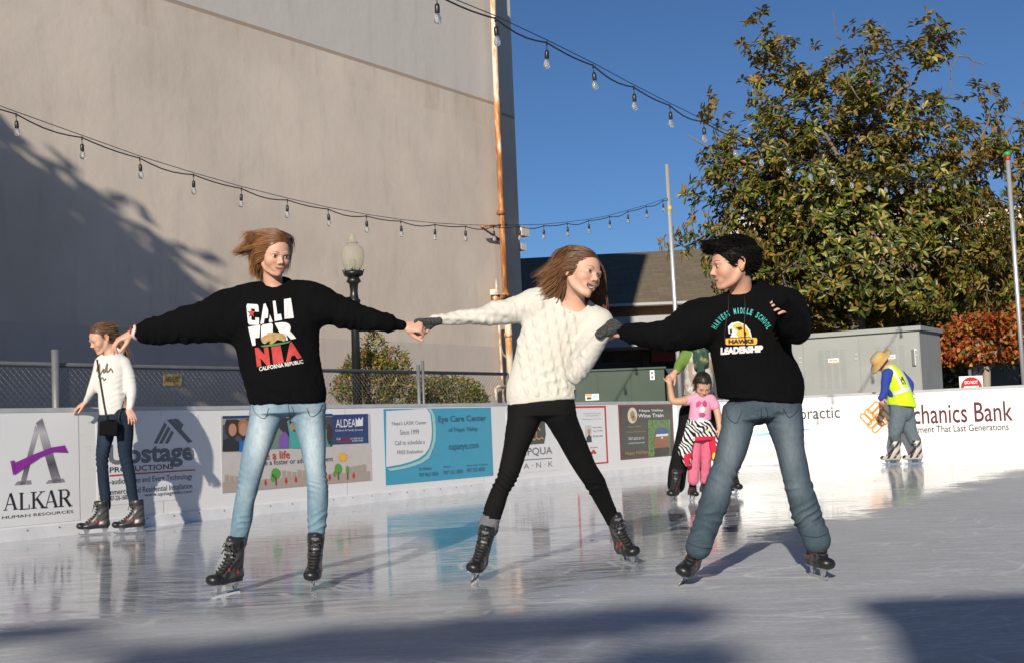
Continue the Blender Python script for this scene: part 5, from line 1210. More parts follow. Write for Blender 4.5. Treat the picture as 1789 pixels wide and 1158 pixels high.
# ---- hair
def hair_cap(H, r=(.079, .098, .084), cut=((0, .105, -.028), (.064, .075, .088)), extra=None, vox=.004, low=-.05):
    T = H['T']; R3 = H['R']; s = H['s']
    S = [Ell(T(0, -.020, .036), np.array(r)*s, R3, .01)]
    if extra: S += extra
    S.append(Ell(T(*cut[0]), np.array(cut[1])*s, R3, .012, -1)); S.append(Half(T(0, 0, low), -(R3@np.array([0, -.25, 1])), .01))
    for sx in (1, -1): S.append(Ell(T(sx*.078, .004, -.022), np.array([.02, .022, .034])*s, R3, .006, -1))
    return surf(S, vox)
def strands(H, n, rootf, length, flow, rad=.0022, seg=9, seed=0, keep=(.079, .098, .084), lift=1.0, jt=.05):
    """rootf(rng)->local direction for the root; flow(local pos, t, rng)->local direction; grows outside the head"""
    rng = np.random.RandomState(seed); V = []; F = []; C_ = []; base = 0; kr = np.array(keep); kc = np.array([0, -.020, .036])
    for i in range(n):
        d = rootf(rng); p0_ = None
        if isinstance(d, tuple): d, p0_ = d
        d = d/np.linalg.norm(d); p = kc+d*kr*1.0 if p0_ is None else p0_.copy(); L_ = length(rng, d); st = L_/seg; li = lift+rng.uniform(0, .05) if p0_ is None else np.linalg.norm((p0_-kc)/kr)*.995+rng.uniform(0, .03); pts = [p]; v = np.zeros(3)
        jit = rng.normal(size=3)*jt
        for j in range(seg):
            t = (j+1)/seg; dr = flow(p, t, rng, d)+jit; dr = dr/(np.linalg.norm(dr)+1e-9); v = v*.45+dr*.55; v = v/np.linalg.norm(v); p = p+v*st
            q = (p-kc)/kr; nq = np.linalg.norm(q)
            if nq < li: p = kc+q/nq*li*kr
            # keep off the face and neck
            pts.append(p)
        pts = np.array(pts); W = (H['o']+(pts@H['R'].T)*H['s'])
        tg = np.gradient(W, axis=0); tg /= np.linalg.norm(tg, axis=1, keepdims=True)+1e-9; out = W-H['T'](*kc); a = np.cross(tg, out); a /= np.linalg.norm(a, axis=1, keepdims=True)+1e-9; b_ = np.cross(tg, a)
        tt = np.linspace(0, 1, len(W)); rr = rad*H['s']*np.clip(1.15-tt, .12, 1)*np.minimum(1, .6+tt*4); sh = rng.uniform(.65, 1.35)
        for k_ in range(3):
            an = 2*math.pi*k_/3; V.append(W+(a*math.cos(an)*1.6+b_*math.sin(an)*.8)*rr[:, None])
        m_ = len(W)
        for j in range(m_-1):
            for k_ in range(3): k2 = (k_+1) % 3; F.append([base+k_*m_+j, base+k_*m_+j+1, base+k2*m_+j+1, base+k2*m_+j])
        C_.append(np.repeat([[sh, t_] for t_ in [0]], 3*m_, 0)*1.0); C_[-1][:, 1] = np.tile(tt, 3); base += 3*m_
    return np.concatenate(V), np.array(F), np.concatenate(C_)
def caproots(H, capV, z0=-.5):
    L_ = (capV-H['o'])@H['R']/H['s']; kc = np.array([0, -.020, .036]); D = L_-kc; D = D[np.linalg.norm(D, axis=1) > .06]
    D = D[~((D[:, 1] > .0) & (D[:, 2] < -.055))]
    def f(rng):
        q = D[rng.randint(len(D))]; return q/np.array([.08, .10, .086]), q+kc
    return f
def hair_obj(H, parts, c0, c1, parent, name='hair'):
    """parts: list of (V,F,shade|None)"""
    VV = []; FF = []; CC = []; b_ = 0
    for V, F, sh in parts:
        if sh is None:
            n_ = noise3((V-H['o'])@H['R']*np.array([60, 60, 12])); c = np.array(c0)*(.6+.5*n_)[:, None]
        else: c = (np.array(c0)*(1-sh[:, 1:2])+np.array(c1)*sh[:, 1:2])*sh[:, :1]
        VV.append(V); FF.append(F+b_); CC.append(c); b_ += len(V)
    return link(name, mesh_np(name, np.concatenate(VV), np.concatenate(FF), True, np.concatenate(CC)), m_hair, parent)

# ---- skates (one set of meshes shared by all)
m_boot = mat('boot_plastic', attr=True, rough=.38, spec=.5, bump=.1, bscale=120, bdist=.001); m_blade = mat('blade_steel', (.72, .73, .75), .18, metal=.95); m_lace = mat('lace_black', (.02, .02, .02), .7)
def skate_meshes():
    S = [Tube([(0, -.085, .085), (0, -.03, .082), (0, .06, .078), (0, .125, .080)], [.033, .034, .044, .036], (1, 0, 0), [.026, .028, .024, .018], k=.02),
         Tube([(0, -.070, .10), (0, -.066, .16), (0, -.058, .22), (0, -.052, .262)], [.036, .038, .042, .046], (1, 0, 0), [.042, .046, .052, .056], k=.03),
         Tube([(0, .06, .085), (0, .01, .12), (0, -.03, .165)], [.035, .034, .034], (1, 0, 0), [.028, .034, .03], k=.03),
         Ell((0, .125, .083), (.041, .036, .028), k=.015), Tube([(0, -.095, .062), (0, .0, .062), (0, .07, .062), (0, .135, .066)], [.034, .034, .042, .034], (1, 0, 0), .008, k=.006),
         Tube([(-.014, -.012, .26), (0, .004, .275), (.014, -.012, .26)], .010, k=.02),
         Ell((0, -.055, .285), (.034, .040, .03), k=.008, op=-1), Tube([(-.040, .100, .088), (0, .112, .112), (.040, .100, .088)], .003, k=.004, op=-1), Tube([(-.05, .085, .065), (-.05, .0, .09), (-.05, -.09, .10)], .0025, k=.003, op=-1), Tube([(.05, .085, .065), (.05, .0, .09), (.05, -.09, .10)], .0025, k=.003, op=-1)]
    P_, F = surf(S, .0042); P_ = smooth(P_, F, 1); x, y, z = P_.T; c = np.tile([.018, .017, .018], (len(P_), 1)).astype(float)
    side = (np.abs(x) > .022) & (z > .085) & (z < .235) & (y < .085); c[side] = (.055, .05, .055)
    pan = side & (np.abs(((y*.8+z*1.1)*16) % 1-.5) < .16); c[pan] = (.02, .02, .02)
    rd = (np.abs(x) > .024) & (((np.abs(z-.12-y*.25) < .011) & (np.abs(((y+.02)*28) % 1-.5) < .24) & (y < .07) & (y > -.05))); c[rd] = (.30, .05, .03)
    c[(y > .098) & (z > .06)] = (.012, .012, .013); c[z < .07] = (.02, .02, .02); c[z > .253] = (.02, .02, .022)
    tg = (np.abs(x) < .018) & (y > -.03) & (z > .2) & (z < .262); c[tg] = (.16, .17, .18)
    boot = mesh_np('skate_boot', P_, F, True, c); boot.materials.append(m_boot)
    mb = MB()
    for i in range(8):
        t = i/7; y0, z0 = .070-.098*t+.0*t, .112+.120*t-.0*t; y0 = [.078, .060, .042, .024, .010, .002, -.002, -.003][i]; z0 = [.112, .126, .139, .153, .170, .190, .212, .234][i]; w_ = .024+.003*i*.5
        sg = 1 if i % 2 else -1
        mb.tube([(-w_, y0-.008, z0+.002), (0, y0+.004, z0+.006*sg*.3+.004), (w_, y0-.008, z0+.008)], .0036, 5); mb.tube([(w_, y0-.008, z0+.002), (0, y0+.004, z0+.007), (-w_, y0-.008, z0+.010)], .0034, 5)
    for sx in (1, -1): mb.tube([(0, .008, .240), (sx*.022, .016, .255), (sx*.034, .012, .236), (sx*.012, .012, .236)], .0034, 5); mb.tube([(0, .008, .240), (sx*.02, .020, .222), (sx*.03, .024, .200)], .003, 5)
    lace = mb.mesh('laces'); lace.materials.append(m_lace)
    mb = MB()
    pts = [(-.12, .012), (-.115, .001), (-.06, 0), (.0, -.0005), (.09, .0), (.125, .004), (.142, .014), (.146, .026), (.138, .022), (.125, .016), (.06, .014), (-.09, .014), (-.118, .018)]
    n_ = len(pts); mb.add([(s_*.0019, y, z) for s_ in (1, -1) for y, z in pts], [tuple(range(n_)), tuple(range(2*n_-1, n_-1, -1))]+[(i, n_+i, n_+(i+1) % n_, (i+1) % n_) for i in range(n_)])
    for (yy, w0, w1) in ((.075, .030, .014), (-.075, .026, .014)):
        q = [(yy-w0, .058), (yy+w0, .058), (yy+w1, .012), (yy-w1, .012)]; mb.add([(s_*(.010 if z > .05 else .003), y, z) for s_ in (1, -1) for y, z in q], [(0, 1, 2, 3), (7, 6, 5, 4), (0, 4, 5, 1), (1, 5, 6, 2), (2, 6, 7, 3), (3, 7, 4, 0)])
    mb.box((-.028, .045, .052), (.028, .115, .057)).box((-.024, -.105, .052), (.024, -.045, .057))
    blade = mb.mesh('blade'); blade.materials.append(m_blade)
    return boot, lace, blade
BOOT, LACE, BLADE = skate_meshes()
def skate(parent, tip=None, yaw=0, ank=(0, 0), s=1.0, tipoff=.12, pitch=0):
    """tip: photo pixel where the front of the blade meets the ice; ank: photo pixel of the ankle the boot leans to"""
    f = Rz(yaw)@np.array([0, -1, 0.]); loc = G(*tip)-f*tipoff*s; heel = loc-f*.055*s
    tgt = P(ank[0], ank[1], heel[1]); up = tgt-heel; up -= f*(up@f); up /= np.linalg.norm(up); right = np.cross(f, up)
    R3 = np.stack([right, f, up], 1)@Rx(pitch); off = np.array(parent.location)
    M4 = Matrix([[*(R3[i]*s), loc[i]-off[i]] for i in range(3)]+[[0, 0, 0, 1]])
    o = bpy.data.objects.new('skate', BOOT); COL.objects.link(o); o.parent = parent; o.matrix_basis = M4
    for nm, me in (('laces', LACE), ('blade', BLADE)):
        c_ = bpy.data.objects.new(nm, me); COL.objects.link(c_); c_.parent = o
    return loc+R3@np.array([0, -.055, .24])*s
# ================================================================== people
m_black = mat('fleece_black', (.0038, .0038, .0042), .95,  bump=.25, bscale=260, bdist=.0012, spec=.08, noise=.15, nscale=8)
m_denim = mat('denim', attr=True, rough=.85, bump=.35, bscale=420, bdist=.0008, spec=.2, stretch=(1, 1, .6))
m_knit, N, L, b = nodes_of('cable_knit', .9)
tc = nn(N, 'ShaderNodeTexCoord'); sp = nn(N, 'ShaderNodeSeparateXYZ'); L.new(tc.outputs['Object'], sp.inputs[0])
n1 = nn(N, 'ShaderNodeTexNoise', Scale=130.0, Detail=3.0); L.new(tc.outputs['Object'], n1.inputs[0]); n2 = nn(N, 'ShaderNodeTexNoise', Scale=6.0, Detail=4.0); L.new(tc.outputs['Object'], n2.inputs[0])
b.inputs['Sheen Weight'].default_value = .2; b.inputs['Specular IOR Level'].default_value = .15
wv = nn(N, 'ShaderNodeTexWave', Scale=70.0, Distortion=1.5, Detail=1.0); L.new(tc.outputs['Object'], wv.inputs[0])
L.new(mixc(N, L, n2.outputs[0], (.52, .50, .44), (.62, .60, .54)), b.inputs['Base Color'])
bu = nn(N, 'ShaderNodeBump', Strength=.5, Distance=.0016); L.new(mth(N, L, 'ADD', n1.outputs[0], mth(N, L, 'MULTIPLY', wv.outputs[0], .35)), bu.inputs['Height']); L.new(bu.outputs[0], b.inputs['Normal'])
m_glove = mat('glove_wool', (.022, .024, .025), .95, noise=.5, nscale=160, bump=.8, bscale=200, bdist=.002, col2=(.055, .058, .058))
m_cloth = mat('cloth', attr=True, rough=.85, bump=.2, bscale=250, bdist=.001, spec=.2)
pr_w = mat('print_white', (.62, .62, .62), .7, noise=.2, nscale=60); pr_r = mat('print_red', (.42, .03, .025), .7, noise=.25, nscale=60); pr_g = mat('print_green', (.05, .2, .06), .7)
pr_b = mat('print_bear', (.35, .22, .08), .7, noise=.4, nscale=60); pr_t = mat('print_teal', (.05, .38, .36), .7, noise=.2, nscale=70); pr_y = mat('print_gold', (.75, .38, .03), .7, noise=.1); pr_k = mat('print_black', (.01, .01, .01), .7)
def limb(S, pts, r, k=.02): S.append(Tube(pts, r, k=k, n=3))
def inner(S, spec, sc=.72, mx=.2, k=.02):
    """the limb of the body inside a sleeve or trouser leg"""
    a, r = pxv(spec); S.append(Tube(a, np.minimum(r*sc, mx), k=k, n=2))
def body_base(S, nb, sh, hip, sc=1.0):
    """hidden trunk under the clothes: nb neck base, sh two shoulders, hip two hips"""
    nb = np.array(nb); m = (np.array(sh[0])+np.array(sh[1]))/2; h = (np.array(hip[0])+np.array(hip[1]))/2; wd = np.array(sh[1])-np.array(sh[0]); wd /= np.linalg.norm(wd)
    S.append(Tube([nb-(nb-m)*.3, m*.8+h*.2, m*.45+h*.55, m*.06+h*.94+np.array([0, 0, .035])], np.array([.07, .125, .105, .12])*sc, wd, np.array([.05, .08, .075, .08])*sc, k=.02, cap=.02)); S.append(Tube([sh[0], nb*.5+m*.5, sh[1]], np.array([.042, .05, .042])*sc, k=.04))
def jeans_col(base, fade, fpts, nscale=35):
    """fpts: worn patches (point, radii, strength)"""
    def f(P_, N_):
        c = np.tile(np.array(base, float), (len(P_), 1)); w_ = np.zeros(len(P_))
        for (q, ra, st) in fpts: w_ = np.maximum(w_, st*np.exp(-(((P_-np.array(q))/np.array(ra))**2).sum(1)))
        w_ *= np.clip(-N_[:, 1]*1.1, 0, 1); n_ = noise3(P_*nscale); n2 = noise3(P_*np.array([220, 220, 60])); c = c*(.80+.25*n_+.25*n2)[:, None]; c = c*(1-w_[:, None])+np.array(fade)*(w_*(.85+.3*n2))[:, None]
        return np.clip(c, 0, 1)
    return f

# ------------------------------------------------------------------ A: girl in the CALIFORNIA hoodie
A_ = empty('person', G(460, 1036)); tag(A_, 'skater with auburn bob, black CALIFORNIA hoodie and pale blue jeans, leftmost of the linked trio', 'person', 'three skaters holding hands')
YA = 6.28; S = []
H = head(S, P(478, 444, 6.24), frame(36, 15, 2), .93, smile=.6, child=.5)
nbA = P(479, 512, YA+.03); neck(S, H, nbA, .047)
shA = [P(398, 545, YA), P(556, 528, YA)]; body_base(S, nbA, shA, [P(470, 722, 6.30), P(538, 722, 6.30)])
armA1 = [(412, 560, YA, 42), (385, 557, YA, 43), (355, 563, YA, 38), (320, 569, YA, 33), (290, 575, YA, 28), (266, 578, YA, 24), (252, 580, YA, 21), (247, 580, YA-.01, 16)]; armA2 = [(548, 535, YA, 36), (572, 538, YA, 30), (592, 543, YA, 27), (603, 547, YA, 28), (630, 555, YA, 23), (655, 560, YA, 20.5), (670, 563, 6.30, 19.5), (679, 565, 6.31, 16), (684, 565, 6.32, 13)]
inner(S, armA1[2:]+[(232, 581, 6.255, 12)], .6, .034); inner(S, armA2[1:]+[(707, 569, 6.345, 12)], .6, .034)
legA1 = [(469, 718, 6.29, 33.5), (461, 739, 6.29, 30), (455, 760, 6.29, 27.5), (448, 784, 6.29, 25.5), (440, 818, 6.29, 23), (434, 846, 6.30, 21), (428, 873, 6.32, 19.5), (423, 905, 6.34, 19.5), (418, 934, 6.36, 17.5), (416, 946, 6.36, 17)]; legA2 = [(537, 718, 6.29, 33.5), (541, 739, 6.29, 29.5), (544.5, 760, 6.29, 26.5), (548, 784, 6.29, 23.5), (551, 818, 6.29, 20), (554, 846, 6.30, 20), (555, 873, 6.32, 20), (554, 905, 6.34, 18.5), (553, 930, 6.35, 16), (553, 937, 6.35, 15.5)]
inner(S, legA1+[(411, 962, 6.37, 15)]); inner(S, legA2+[(551, 960, 6.37, 14)])
# right hand: limp, fingers drooping to the picture left
tA = hand(S, P(232, 581, 6.255), (-.86, -.12, -.42), (-.40, -.35, .85), -1, s=.93, curls=[(28, 38, 26), (22, 34, 24), (30, 36, 24), (38, 40, 24)], thumb=(.75, .35, -.55), tcurl=22)
# left hand holding the gloved hand
hand(S, P(707, 569, 6.345), (.97, .05, -.10), (.10, -.80, .60), 1, s=.93, curls=[(48, 70, 40)]*4, thumb=(.7, .45, -.5), tcurl=30)
P_, F = surf(S, .0036); P_ = smooth(P_, F, 2, .5)
SK = (.58, .33, .235); C_ = paint_head(P_, H, SK, (.52, .15, .13), (.16, .08, .04), .75)
link('body', mesh_np('body', P_, F, True, C_), m_skin, A_); features(H, P_, F, A_, (.50, .17, .15), (.20, .11, .06), .0028); eyes(H, A_, (.035, .04, .045), look=(.002, 0), openz=.0058)
# hair
capV, capF = hair_cap(H, r=(.083, .103, .090), cut=((-.006, .108, -.014), (.069, .076, .096)), low=-.05); 
RtA = H['R'].T
def flow(p, t, rng, d):
    sgn = 1 if d[0] > -.25 else -1; v = np.array([.6*sgn*max(0, (p[2]-.02)/.1), -.35, -1.0 if p[2] < .09 else -.25])
    if sgn > 0 and p[2] < .045 and t > .3 and d[2] > .15: v = RtA@np.array([-1.0, .15, -.30])*1.2
    elif p[2] < .0: v = v*.4+RtA@np.array([-.12, .25, -1.0])
    if p[1] > .0: v += np.array([1.3*sgn, -1.5, .1])
    elif abs(p[0]) > .05 and p[2] < .05 and t < .7: v += np.array([0, -.6, 0])
    return v
cr = caproots(H, capV)
st = strands(H, 2300, cr, lambda rng, d: rng.uniform(.13, .185) if d[2] > .15 else rng.uniform(.09, .14), flow, .0019, 11, 3, (.081, .101, .087), 1.0)
def root2(rng): return np.array([rng.uniform(-.4, .75), rng.uniform(-1, -.3), rng.uniform(-.5, .0)])
st2 = strands(H, 420, root2, lambda rng, d: rng.uniform(.09, .15), lambda p, t, rng, d: np.array([.15+.1*rng.normal(), -.10, -1]), .0024, 8, 4, (.074, .09, .085), 1.0)
hair_obj(H, [(capV, capF, None), st, st2], (.13, .055, .02), (.34, .16, .06), A_)
# hoodie
S = []
tp, tr_ = px([(474, 522, YA, 66), (478, 545, YA, 82), (482, 575, YA, 78), (486, 605, YA, 74), (491, 640, YA, 71.5), (497, 670, YA, 70), (501, 690, YA, 69), (502, 702, YA, 65)])
S.append(Tube(tp, tr_, (1, 0, 0), [.085, .115, .12, .118, .118, .122, .125, .118], n=3, k=.03)); S.append(Half(P(502, 706, YA), (.0, 0, -1), .012))
yp, yr = px([(402, 536, YA, 33), (436, 526, YA, 31), (476, 532, YA, 28), (520, 520, YA, 31), (556, 533, YA, 32)]); S.insert(0, Tube(yp, yr, (0, 0, 1), yr*.95, n=3, k=.05))
sp_, sr = px(armA1); S.insert(0, Tube(sp_, sr, k=.05, n=3))
sp2, sr2 = px(armA2); S.insert(0, Tube(sp2, sr2, k=.05, n=3))
cf, cr_ = px([(684, 566, 6.32, 13.2), (701, 568, 6.33, 12)]); S.insert(4, Tube(cf, cr_, k=.008)); cf, cr_ = px([(249, 580, YA-.01, 14), (240, 580.5, YA-.015, 13)]); S.insert(4, Tube(cf, cr_, k=.01))
# raised hood collar round the neck
nc = P(479, 512, YA+.02); ring = [nc+np.array([.073*math.cos(a), .072*math.sin(a)+.01, .024+.028*math.sin(a)+.010*math.cos(a)]) for a in np.linspace(0, 2*math.pi, 13)]
S.append(Tube(ring, [.018+.014*max(0, math.sin(a)) for a in np.linspace(0, 2*math.pi, 13)], k=.03, n=2)); S.append(Tube([P(480, 470, YA-.01), P(482, 505, YA-.01)], [.064, .050], k=.010, op=-1))
JT = [(P(411, 590, YA), (.4, 0, 1), .06, .05, .004, 1), (P(330, 568, YA), (1, 0, -.1), .09, .055, .006, 2), (P(262, 578, YA), (1, 0, -.1), .05, .035, .0045, 3), (P(610, 547, YA), (1, 0, -.2), .07, .05, .006, 4), (P(668, 561, YA), (1, 0, -.2), .05, .035, .005, 5), (P(500, 692, YA), (0, 0, 1), .06, .05, .005, 7)]
def postA(P_, N_):
    Q = folds(P_, N_, .0065, 9, 1, ((.25, 0, 1), .45)); Q = folds(Q, N_, .0025, 26, 4, ((.2, 0, 1), .6)); return creases(Q, N_, JT)
ho, hP, hF = garment('hoodie', S, .005, m_black, A_, postA, shrink=.0075); bv = bvh_of(hP, hF)
c1 = lambda x, y: (180+x/3.0845, 380+y/3.0853)
def tq(s, *z, bold=.03, arch=None): return tquad(s, *[c1(*q) for q in z], bold=bold, arch=arch)
BC = [(.1, 0), (.9, 0), (1, .1), (1, .36), (.68, .36), (.68, .22), (.34, .22), (.34, .78), (.68, .78), (.68, .64), (1, .64), (1, .9), (.9, 1), (.1, 1), (0, .9), (0, .1)]; BO = [(0, 0), (0, .88), (.12, 1), (.88, 1), (1, .88), (1, 0), (.68, 0), (.68, .68), (.34, .68), (.34, 0)]
def bq(poly, ll, lr, ul, ur):
    ll, lr, ul, ur = [np.array(c1(*q)) for q in (ll, lr, ul, ur)]; return np.array([(ll*(1-u)+lr*u)*(1-v)+(ul*(1-u)+ur*u)*v for u, v in poly]), [tuple(range(len(poly)))]
pr = lambda nm, pl, m, o=.0025, ml=2.5: printed(nm, pl, bv, m, ho, o, ml)
pr('print_letters', [bq(BC, (782, 578), (842, 580), (772, 466), (838, 470)), tq('A', (848, 575), (915, 563), (842, 478), (900, 455), bold=.06), tq('L', (925, 560), (965, 552), (915, 452), (945, 448), bold=.09), tq('I', (978, 548), (1028, 542), (975, 442), (1012, 436), bold=.05),
  tq('F', (805, 690), (840, 685), (782, 590), (848, 578), bold=.09), bq(BO, (852, 650), (915, 648), (852, 580), (915, 568)), tq('R', (975, 665), (1040, 650), (925, 570), (1035, 556), bold=.08)], pr_w)
pr('print_letters', [tq('N', (830, 803), (902, 792), (818, 702), (890, 690), bold=.09), tq('I', (918, 790), (975, 782), (905, 688), (955, 680), bold=.05), tq('A', (985, 778), (1072, 755), (985, 678), (1040, 664), bold=.07)], pr_r)
pr('print_line', [tq('CALIFORNIA REPUBLIC', (843, 826), (1080, 784), (840, 804), (1076, 764), bold=.02)], pr_w, .003, 2)
star = [c1(800+(24 if i % 2 == 0 else 10)*math.cos(i*math.pi/5-1.57), 515+(26 if i % 2 == 0 else 11)*math.sin(i*math.pi/5-1.57)) for i in range(10)]; pr('print_star', [pol(*star)], pr_r, .0052)
bear = [c1(*q) for q in ((850, 655), (862, 640), (880, 632), (892, 620), (915, 618), (945, 622), (970, 625), (982, 640), (985, 655), (975, 668), (960, 662), (940, 658), (925, 672), (905, 684), (895, 676), (905, 664), (890, 668), (875, 680), (862, 676), (868, 664))]; pr('print_bear', [pol(*bear)], pr_b, .0052)
pr('print_grass', [pol(*[c1(*q) for q in ((850, 690), (990, 668), (1015, 662), (1000, 674), (930, 690), (860, 696))])], pr_g, .0054)
# jeans
S = []; a, r = px([(502, 690, 6.29, 64), (503, 706, 6.29, 67), (503, 720, 6.29, 68.5)]); S.append(Tube(a, r, (1, 0, 0), [.105, .115, .110], k=.03, cap=.022))
a, r = pxv(legA1); S.append(Tube(a, r, n=3, k=.014))
a2, r2 = pxv(legA2); S.append(Tube(a2, r2, n=3, k=.014))
JJ = [(P(434, 842, 6.29), (.25, 0, 1), .07, .03, .0045, 1), (P(421, 915, 6.3), (.2, 0, 1), .05, .03, .0045, 2), (P(553, 830, 6.29), (0, 0, 1), .07, .03, .0045, 3), (P(553, 912, 6.3), (0, 0, 1), .05, .03, .004, 4), (P(505, 728, 6.29), (.0, 0, 1), .035, .045, .004, 5)]
jo, jP, jF = garment('jeans', S, .0042, m_denim, A_, lambda P_, N_: creases(folds(P_, N_, .0022, 16, 5, ((0, 0, 1), .5)), N_, JJ), jeans_col((.14, .225, .285), (.48, .56, .60), [(P(456, 775, 6.2), (.055, .3, .20), .85), (P(546, 775, 6.2), (.05, .3, .2), .75), (P(430, 870, 6.2), (.04, .3, .09), .35), (P(554, 850, 6.2), (.04, .3, .08), .3)]), shrink=.0055)
skate(A_, (372, 1041), -22, (414, 948), .90); skate(A_, (543, 1033), 4, (552, 938), .90)
mb = MB(); q = P(237, 581, 6.255); ring = [q+np.array([.004*math.sin(a*3), .030*math.cos(a), .030*math.sin(a)])+np.array([0, 0, 0]) for a in np.linspace(0, 2*math.pi, 17)[:-1]]; mb.tube(ring, .0075, 6, True); mb.build('bracelet', mat('bracelet_white', (.6, .55, .52), .5), A_)
mb = MB(); ring = [Vector(q)+Vector((-.018, .028*math.cos(a), .028*math.sin(a))) for a in np.linspace(0, 2*math.pi, 17)[:-1]]; mb.tube(ring, .0035, 5, True); mb.build('wristband', mat('band_red', (.35, .03, .03), .5), A_)
mb = MB()
for dx in (-.014,): 
    p0 = project(bv, [(466, 527)], .006)[0][0]; pts = [p0]+[project(bv, [(466+4*math.sin(i*.7), 527+i*9)], .006)[0][0] for i in range(1, 5)]; mb.tube(pts, .0028, 5)
mb.build('hood_string', m_black, A_)

# ------------------------------------------------------------------ B: girl in the white sweater
B_ = empty('person', G(960, 1000)); tag(B_, 'laughing skater with long brown hair, cream cable knit sweater and black leggings', 'person', 'three skaters holding hands')
YB = 6.5; S = []
H = head(S, P(1014, 478, 6.42), frame(44, -10, 24), 1.07, smile=1.3, mouth=.0115)
nbB = P(1003, 543, 6.50); neck(S, H, nbB, .046)
shB = [P(935, 530, YB), P(1046, 568, YB)]; body_base(S, nbB, shB, [P(912, 722, 6.5), P(978, 722, 6.5)])
armB1 = [(932, 535, YB, 27), (905, 541, YB, 25), (875, 546, 6.48, 22), (850, 551, 6.46, 19.5), (824, 554, 6.44, 17), (795, 556, 6.42, 14.5), (765, 558, 6.40, 12), (758, 559, 6.395, 11.5)]; armB2 = [(1044, 570, YB, 27), (1030, 605, 6.42, 24), (1012, 640, 6.30, 21), (1006, 650, 6.26, 19)]; armB3 = [(1004, 653, 6.24, 18), (1018, 634, 6.21, 19), (1036, 610, 6.17, 18), (1050, 590, 6.13, 14.5), (1056, 583, 6.12, 12.5)]
inner(S, armB1[1:]+[(752, 560, 6.39, 11)], .72, .032); inner(S, armB2, .6, .03); inner(S, armB3+[(1058, 580, 6.11, 11)], .7, .03)
legB1 = [(918, 722, YB, 32), (910, 749, 6.48, 29), (900, 784, 6.46, 23), (891, 818, 6.45, 21), (884, 839, 6.45, 19.5), (876, 853, 6.46, 18.5), (868, 873, 6.47, 18.5), (861, 894, 6.48, 18.5), (856, 912, 6.48, 16)]; legB2 = [(976, 720, YB, 33), (990, 749, 6.55, 28), (1007, 784, 6.62, 25), (1024, 818, 6.68, 22), (1038, 839, 6.74, 21), (1048, 860, 6.80, 18.5), (1061, 887, 6.86, 16), (1071, 908, 6.9, 15)]
inner(S, legB1+[(850, 935, 6.48, 14)]); inner(S, legB2+[(1078, 922, 6.92, 13)])
hB1 = dict(wr=P(757, 562, 6.39), a=(-.97, -.08, -.12), n=(-.05, .5, .85)); hand(S, hB1['wr'], hB1['a'], hB1['n'], 1, s=.9, curls=[(50, 70, 40)]*4, thumb=(.7, .3, -.7), tcurl=35)
hB2 = dict(wr=P(1055, 579, 6.10), a=(.66, .40, .42), n=(-.25, -.75, .55)); hand(S, hB2['wr'], hB2['a'], hB2['n'], 1, s=.9, curls=[(52, 72, 40)]*4, thumb=(.6, .5, -.6), tcurl=35)
P_, F = surf(S, .0036); P_ = smooth(P_, F, 2, .5); SKB = (.60, .35, .25); C_ = paint_head(P_, H, SKB, (.50, .15, .13), (.13, .07, .04), .8)
link('body', mesh_np('body', P_, F, True, C_), m_skin, B_); features(H, P_, F, B_, (.48, .16, .14), (.14, .08, .045), .003); eyes(H, B_, (.04, .04, .04), look=(.003, -.001), openz=.0048)
# fingerless gloves
def glove(hd, s, parent):
    S = []; a = np.array(hd['a'], float); a /= np.linalg.norm(a); n = np.array(hd['n'], float); n -= a*(a@n); n /= np.linalg.norm(n); b_ = np.cross(a, n); T = lambda x, y, z: hd['wr']+(a*x+b_*y+n*z)*s
    S.append(Tube([T(-.030, 0, 0), T(0, 0, 0), T(.045, .002, 0), T(.085, 0, 0)], np.array([.027, .031, .039, .040])*s, b_, np.array([.023, .022, .019, .017])*s, k=.01))
    for i, y0 in enumerate((.029, .0095, -.010, -.028)):
        ang = R_(50); p = T(.080, y0, 0); d = a*math.cos(ang)-n*math.sin(ang); p2 = p+d*.030*s; d2 = a*math.cos(R_(110))-n*math.sin(R_(110)); S.append(Tube([T(.06, y0, 0), p, p2, p2+d2*.012*s], .0135*s, k=.006, n=2))
    S.append(Tube([T(.018, .020, -.006), T(.045, .034, -.028)], [.018*s, .0145*s], k=.01)); S.append(Ell(T(.03, .02, -.008), np.array([.033, .020, .018])*s, np.stack([a, b_, n], 1), .012))
    garment('glove', S, .0036, m_glove, parent, lambda P_, N_: folds(P_, N_, .0012, 90, 2))
glove(hB1, .95, B_); glove(hB2, .95, B_)
# hair, long, swept by the lean
capV, capF = hair_cap(H, r=(.080, .101, .088), cut=((-.004, .104, -.018), (.066, .078, .098)), low=-.05)
RtB = H['R'].T
def flowB(p, t, rng, d):
    left = d[0] > .0; sgn = 1 if left else -1; v = np.array([.6*sgn*max(0, (p[2]-.03)/.1), -.35, -.9 if p[2] < .09 else -.1])
    g = RtB@(np.array([-.26, .60, -.85]) if left else (np.array([1.2, .05, -.7]) if t < .38 else np.array([.12, .0, -1.0])))
    if left and t > .6: g = RtB@np.array([-.9, .40, -.45])
    if t > .2: v = v*.3+g*(.4+t)
    if p[1] > -.01: v += np.array([1.2*sgn, -1.5, .05])
    return v
st = strands(H, 2400, (lambda f: (lambda r: next(q for q in iter(lambda: f(r), None) if q[0][0] < .15 or r.random_sample() < .6)))(caproots(H, capV)), lambda rng, d: rng.uniform(.17, .25) if d[0] > 0 else rng.uniform(.28, .38), flowB, .0020, 13, 13, (.079, .099, .086), 1.0)
hair_obj(H, [(capV, capF, None), st], (.085, .040, .018), (.26, .125, .055), B_)
